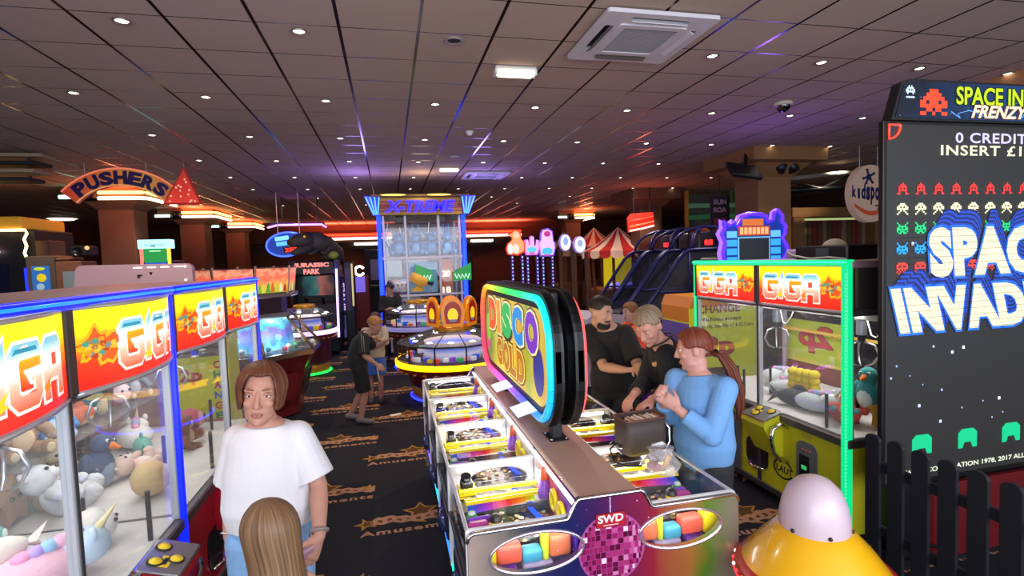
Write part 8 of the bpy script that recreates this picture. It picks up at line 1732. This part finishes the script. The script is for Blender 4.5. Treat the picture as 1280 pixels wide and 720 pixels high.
# boy bending beside the round pusher
def boy():
    def sh(ph):
        a = abs(ph); return 0.105+0.055*smooth01(a, 0.6, 1.3)+0.02*smooth01(a, 1.8, 3)
    def hr(t, M, s, root): hair_shell(t, M, s, sh, hair_mat('#b07a4a', '#7a4a2a'), root, 1.03, 0, 5)
    J = dict(pelvis=(-0.42, 6.80, 0.74), waist=(-0.44, 6.82, 0.87), chest=(-0.38, 6.82, 1.02), neck=(-0.29, 6.80, 1.13), head=(-0.205, 6.78, 1.215), headrot=(1.15, 0.45, 0.0),
             shL=(-0.34, 6.95, 1.09), shR=(-0.335, 6.68, 1.09), elL=(-0.24, 7.00, 0.90), elR=(-0.335, 6.60, 0.88), wrL=(-0.10, 6.95, 0.98), wrR=(-0.20, 6.60, 0.76), hdL=(0.8, -0.2, 0.5), hnL=(0, 0.3, 1), hsideL=1, hdR=(0.7, -0.1, -0.6), hnR=(0.3, -0.9, 0.4), hsideR=-1,
             hipL=(-0.41, 6.88, 0.70), hipR=(-0.41, 6.72, 0.70), knL=(-0.40, 6.92, 0.38), knR=(-0.36, 6.72, 0.40), anL=(-0.56, 6.96, 0.085), anR=(-0.42, 6.74, 0.085), toeL=(1, -0.3, 0), toeR=(1, -0.4, 0))
    t, M, g, root = person('boy with sandy hair in black T-shirt and shorts bending beside the round pusher', (-0.42, 6.8, 0), J, '#b08270', 0.008, 0.88, 0.88, 0.95, False, dict(mat=mat('#16161a', 0.85), sleeve=0.95, grow=0.014, ease=0.015, lo=-1, cuff=0.062, name='black_t_shirt'), dict(mat=mat('#111114', 0.85), leg=0.95, flare=0.012, grow=0.016, name='black_shorts'), '#6a6068', hr, hand_s=0.9, hair_col='#7a5a3a')
    b = MB()
    for sy in (1,):
        for dx in (0, 0.025): b.tube([g['shR']-root+V(-0.03+dx, -0.058, 0.045-dx*0.6), g['shR'].lerp(g['elR'], 0.75)-root+V(-0.02+dx, -0.068, 0)], 0.004, mat('#8a8460', 0.7), 5)
    b.build('sleeve_stripe', t)
boy()
def girl_blue():
    def ln(ph): return 0.11+0.30*smooth01(abs(ph), 0.7, 1.3)
    def hr(t, M, s, root): hair_shell(t, M, s, ln, hair_mat('#3a2620', '#1c1210'), root, 1.03, 0, 6)
    J = dict(pelvis=(-0.260, 7.72, 0.66), waist=(-0.260, 7.72, 0.80), chest=(-0.250, 7.72, 0.95), neck=(-0.240, 7.71, 1.08), head=(-0.220, 7.69, 1.185), headrot=(-0.5, 0.2, 0.0),
             shL=(-0.110, 7.70, 1.035), shR=(-0.370, 7.72, 1.035), elL=(-0.090, 7.62, 0.88), elR=(-0.380, 7.66, 0.86), wrL=(-0.180, 7.52, 0.93), wrR=(-0.280, 7.52, 0.95), hdL=(-0.5, -0.5, 0.4), hnL=(0.3, -0.7, 0.6), hsideL=1, hdR=(0.5, -0.5, 0.4), hnR=(-0.3, -0.7, 0.6), hsideR=-1,
             hipL=(-0.190, 7.72, 0.62), hipR=(-0.330, 7.72, 0.62), knL=(-0.190, 7.70, 0.34), knR=(-0.330, 7.70, 0.34), anL=(-0.190, 7.72, 0.08), anR=(-0.330, 7.72, 0.08), toeL=(0, -1, 0), toeR=(0, -1, 0))
    t, M, g, root = person('girl in cream jacket and blue denim shorts standing behind the bending boy', (-0.26, 7.72, 0), J, '#a87a6c', 0.009, 0.80, 0.8, 0.92, True, dict(mat=mat('#a89a88', 0.85), sleeve=1.8, grow=0.016, ease=0.02, name='cream_jacket'), dict(mat=mat('#2c56b0', 0.85), leg=0.75, flare=0.03, grow=0.014, name='denim_shorts'), '#2a2428', hr, hand_s=0.82, hair_col='#3a2620')
    b = MB(); b.tube([V(0.03, -0.16, 0.62), V(0.05, -0.15, 0.4), V(0.08, -0.16, 0.3)], 0.012, mat('#b0a08a', 0.8), 6); b.build('jacket_belt', t)
girl_blue()
def person_black():
    def sh(ph): return 0.10+0.06*smooth01(abs(ph), 0.6, 1.3)
    def hr(t, M, s, root): hair_shell(t, M, s, sh, hair_mat('#241a18', '#100c0c'), root, 1.03, 0, 7)
    J = dict(pelvis=(0.0, 10.95, 0.86), waist=(0.0, 10.95, 1.0), chest=(0.0, 10.94, 1.17), neck=(0.0, 10.93, 1.34), head=(0.0, 10.90, 1.45), headrot=(-0.8, 0.25, 0.0),
             shL=(0.15, 10.90, 1.28), shR=(-0.15, 10.97, 1.28), elL=(0.19, 10.80, 1.05), elR=(-0.19, 10.88, 1.05), wrL=(0.05, 10.68, 1.08), wrR=(-0.07, 10.70, 1.06), hdL=(-0.7, -0.4, 0.1), hnL=(0.2, -0.6, 0.7), hsideL=1, hdR=(0.7, -0.4, 0.1), hnR=(-0.2, -0.6, 0.7), hsideR=-1,
             hipL=(0.09, 10.93, 0.80), hipR=(-0.09, 10.97, 0.80), knL=(0.09, 10.92, 0.44), knR=(-0.09, 10.95, 0.44), anL=(0.09, 10.95, 0.085), anR=(-0.09, 10.98, 0.085))
    person('person in dark clothes with hands together before the tall prize crane', (0, 10.95, 0), J, '#a07468', 0.010, 0.95, 0.95, 0.98, False, dict(mat=mat('#17171c', 0.85), sleeve=1.85, grow=0.015, ease=0.015, name='dark_jacket'), dict(mat=mat('#1a1a20', 0.85), leg=1.95, name='dark_trousers'), '#151515', hr, hand_s=0.95)
person_black()
# grey-haired man counting money
def man_grey():
    def sh(ph):
        a = abs(ph); return 0.105+0.030*smooth01(a, 0.7, 1.2)+0.055*smooth01(a, 1.6, 2.6)
    def hr(t, M, s, root): hair_shell(t, M, s, sh, hair_mat('#9a8468', '#5e4e3e'), root, 1.04, 0, 9, 'hair', None, 0.012, 4.0)
    J = dict(pelvis=(1.88, 3.18, 0.90), waist=(1.86, 3.17, 1.06), chest=(1.80, 3.14, 1.26), neck=(1.695, 3.09, 1.425), head=(1.590, 3.05, 1.54), headrot=(-1.02, 0.62, 0.0),
             shL=(1.69, 3.005, 1.35), shR=(1.765, 3.265, 1.35), elL=(1.69, 2.93, 1.12), elR=(1.65, 3.23, 1.13), wrL=(1.50, 2.855, 1.125), wrR=(1.45, 2.98, 1.135), hdL=(-0.85, -0.15, -0.35), hnL=(-0.3, 0.1, 0.9), hsideL=-1, hdR=(-0.75, -0.5, -0.35), hnR=(-0.3, 0.1, 0.9), hsideR=1,
             hipL=(1.85, 3.03, 0.86), hipR=(1.88, 3.21, 0.86), knL=(1.82, 3.02, 0.47), knR=(1.85, 3.22, 0.47), anL=(1.86, 3.03, 0.09), anR=(1.89, 3.23, 0.09), toeL=(-1, -0.3, 0), toeR=(-1, -0.2, 0))
    t, M, g, root = person('grey-haired man in a black jumper counting money over the cash bag', (1.86, 3.12, 0), J, '#c08c7a', 0.0055, 1.05, 1.0, 1.02, False, dict(mat=mat('#101013', 0.9), sleeve=1.85, grow=0.018, ease=0.02, name='black_jumper'), dict(mat=mat('#17181c', 0.85), leg=1.95, name='dark_trousers'), '#151515', hr, curlL=0.55, curlR=0.55, hair_col='#8a7458')
    b = MB(); n = g['neck']-root; b.tube([n+V(0.085*math.cos(a)-0.012, 0.075*math.sin(a)-0.0, 0.015+0.04*math.cos(a)) for a in [2*PI*k/20 for k in range(20)]], 0.006, BLACK, 6, True); b.build('neck_cord', t)
    b = MB(); c = g['chest']-root+V(-0.150, -0.045, 0.02); b.ell(c, (0.012, 0.03, 0.016), mat('#c89a70', 0.6), None, 10, 6); b.ell(c+V(0.0, -0.025, 0.012), (0.010, 0.02, 0.012), mat('#c89a70', 0.6), None, 10, 6); b.build('chest_print', t)
man_grey()
# woman in the blue top with the long ponytail
def woman_blue():
    def cap(ph):
        a = abs(ph); return 0.095+0.06*smooth01(a, 0.6, 1.1)+0.045*smooth01(a, 1.6, 2.6)
    hm = hair_mat('#8a4226', '#4e2014')
    def hr(t, M, s, root):
        hair_shell(t, M, s, cap, hm, root, 1.02, 0, 11, 'hair', None, 0.02)
        T = Matrix.Translation(-root); base = M @ V(0, 0.098*s, -0.035*s)
        pts = [base, base+V(0.045, -0.028, -0.015), base+V(0.082, -0.055, -0.09), base+V(0.110, -0.075, -0.20), base+V(0.120, -0.080, -0.30), base+V(0.115, -0.075, -0.385)]
        b = MB(); rr = random.Random(5)
        for q in range(15):
            a = 2*PI*q/15; r = 0.5+0.5*(q % 3)/2; off = [V(math.cos(a), math.sin(a), 0)*w*r for w in (0.008, 0.020, 0.027, 0.026, 0.020, 0.005)]
            b.tube([T @ (p+o) for p, o in zip(pts, off)], [0.012, 0.014, 0.013, 0.012, 0.010, 0.003], mat(('#6e3320', '#84452a', '#5a2616')[q % 3], 0.5, 0, 0, 0.35), 6)
        b.build('ponytail', t)
        b = MB(); b.tube([T @ (base+V(0.02, -0.003, -0.004)+V(0.004*math.cos(a), 0.019*math.sin(a), 0.019*math.cos(a))) for a in [2*PI*k/14 for k in range(14)]], 0.006, BLACK, 6, True); b.build('hair_tie', t)
    J = dict(pelvis=(1.745, 2.70, 0.80), waist=(1.745, 2.705, 0.96), chest=(1.74, 2.71, 1.14), neck=(1.735, 2.735, 1.305), head=(1.715, 2.745, 1.430), headrot=(-2.05, 0.18, 0.0),
             shL=(1.66, 2.845, 1.235), shR=(1.79, 2.555, 1.235), elL=(1.575, 2.79, 1.04), elR=(1.665, 2.50, 1.00), wrL=(1.485, 2.70, 1.16), wrR=(1.53, 2.62, 1.13), hdL=(-0.5, -0.3, 0.65), hnL=(-0.5, 0.4, 0.3), hsideL=-1, hdR=(-0.45, 0.45, 0.5), hnR=(-0.7, -0.5, 0.3), hsideR=1,
             hipL=(1.72, 2.78, 0.76), hipR=(1.77, 2.62, 0.76), knL=(1.70, 2.79, 0.41), knR=(1.76, 2.61, 0.41), anL=(1.72, 2.79, 0.085), anR=(1.78, 2.61, 0.085), toeL=(-1, 0.2, 0), toeR=(-1, 0.1, 0))
    bl = mat('#6f9fd2', 0.85, 0, 0, 0.2, 0, 0.06, 8, 0.12, 22)
    person('woman in a light blue jumper with long auburn ponytail beside the pusher', (1.745, 2.7, 0), J, '#c49182', 0.0055, 0.96, 0.98, 1.0, True, dict(mat=bl, sleeve=1.75, grow=0.018, ease=0.025, lo=-1, name='blue_jumper'), dict(mat=mat('#2a2a30', 0.85), leg=1.95, name='dark_trousers'), '#2a2a2a', hr, curlL=1.0, curlR=0.9, bust=0.02, hair_col='#6a3320')
woman_blue()
# bearded man half hidden by the sign
def man_beard():
    def sh(ph): return 0.098+0.05*smooth01(abs(ph), 0.6, 1.2)
    def hr(t, M, s, root):
        hair_shell(t, M, s, sh, hair_mat('#1c1614', '#0c0a0a'), root, 1.04, 0, 12)
        b = MB(); 
        for k in range(11):
            a = -1.25+2.5*k/10; p = V(0.056*math.sin(a)*1.05, -0.035-0.042*math.cos(a), -0.082-0.012*math.cos(a)); b.ell(p*s, (0.020*s, 0.018*s, 0.024*s), mat('#1c1614', 0.9), Matrix.Translation(-root) @ M, 10, 8)
        for k in range(5): b.ell(V(-0.024+0.012*k, -0.086+abs(k-2)*0.003, -0.049)*s, (0.010*s, 0.007*s, 0.006*s), mat('#1c1614', 0.9), Matrix.Translation(-root) @ M, 8, 6)
        b.build('beard', t)
    J = dict(pelvis=(1.74, 3.96, 0.92), waist=(1.74, 3.95, 1.08), chest=(1.72, 3.93, 1.28), neck=(1.65, 3.88, 1.45), head=(1.585, 3.82, 1.555), headrot=(0.55, 0.25, 0.0),
             shL=(1.78, 3.80, 1.38), shR=(1.56, 3.99, 1.38), elL=(1.78, 3.60, 1.16), elR=(1.575, 3.76, 1.14), wrL=(1.70, 3.42, 1.17), wrR=(1.655, 3.56, 1.15), hdL=(-0.2, -0.8, 0.0), hnL=(0.3, 0, 1), hsideL=1, hdR=(0.5, -0.7, 0.1), hnR=(-0.2, 0, 1), hsideR=-1,
             hipL=(1.81, 3.90, 0.88), hipR=(1.68, 4.02, 0.88), knL=(1.80, 3.88, 0.48), knR=(1.67, 4.0, 0.48), anL=(1.82, 3.92, 0.09), anR=(1.69, 4.04, 0.09), toeL=(-0.3, -1, 0), toeR=(-0.4, -1, 0))
    person('bearded dark-haired man in a black T-shirt half hidden behind the sign', (1.74, 3.95, 0), J, '#b08672', 0.007, 1.05, 1.0, 1.0, False, dict(mat=mat('#121215', 0.88), sleeve=0.85, grow=0.016, ease=0.015, cuff=0.062, name='black_t_shirt'), dict(mat=mat('#17171b', 0.85), leg=1.95, name='dark_trousers'), '#151515', hr, hair_col='#1c1614', lip='#8a5248')
man_beard()
# child on the pink ride
def child():
    def sh(ph): return 0.10+0.08*smooth01(abs(ph), 0.6, 1.3)
    def hr(t, M, s, root): hair_shell(t, M, s, sh, hair_mat('#8a5a34', '#5a361e'), root, 1.03, 0, 14)
    J = dict(pelvis=(2.80, 5.67, 0.86), waist=(2.82, 5.67, 0.97), chest=(2.80, 5.67, 1.10), neck=(2.76, 5.67, 1.22), head=(2.72, 5.67, 1.325), headrot=(-1.4, 0.2, 0.0),
             shL=(2.76, 5.55, 1.17), shR=(2.77, 5.79, 1.17), elL=(2.62, 5.50, 1.05), elR=(2.62, 5.86, 1.05), wrL=(2.47, 5.46, 0.95), wrR=(2.44, 5.88, 0.95), hdL=(-0.9, 0.1, -0.2), hnL=(-0.2, 0, 1), hsideL=-1, hdR=(-0.9, -0.1, -0.2), hnR=(-0.2, 0, 1), hsideR=1,
             hipL=(2.79, 5.58, 0.85), hipR=(2.79, 5.76, 0.85), knL=(2.68, 5.46, 0.80), knR=(2.66, 5.90, 0.78), anL=(2.70, 5.45, 0.50), anR=(2.70, 5.93, 0.50), toeL=(-1, -0.3, -0.2), toeR=(-1, 0.3, -0.2))
    person('child in orange top and black shorts sitting astride the pink-lit ride', (2.8, 5.67, 0), J, '#c49a8c', 0.009, 0.74, 0.75, 0.92, False, dict(mat=mat('#c8502a', 0.85), sleeve=0.9, grow=0.012, ease=0.01, name='orange_top'), dict(mat=mat('#101014', 0.85), leg=0.95, flare=0.01, grow=0.014, name='black_shorts'), '#a8a0a8', hr, hand_s=0.78)
child()
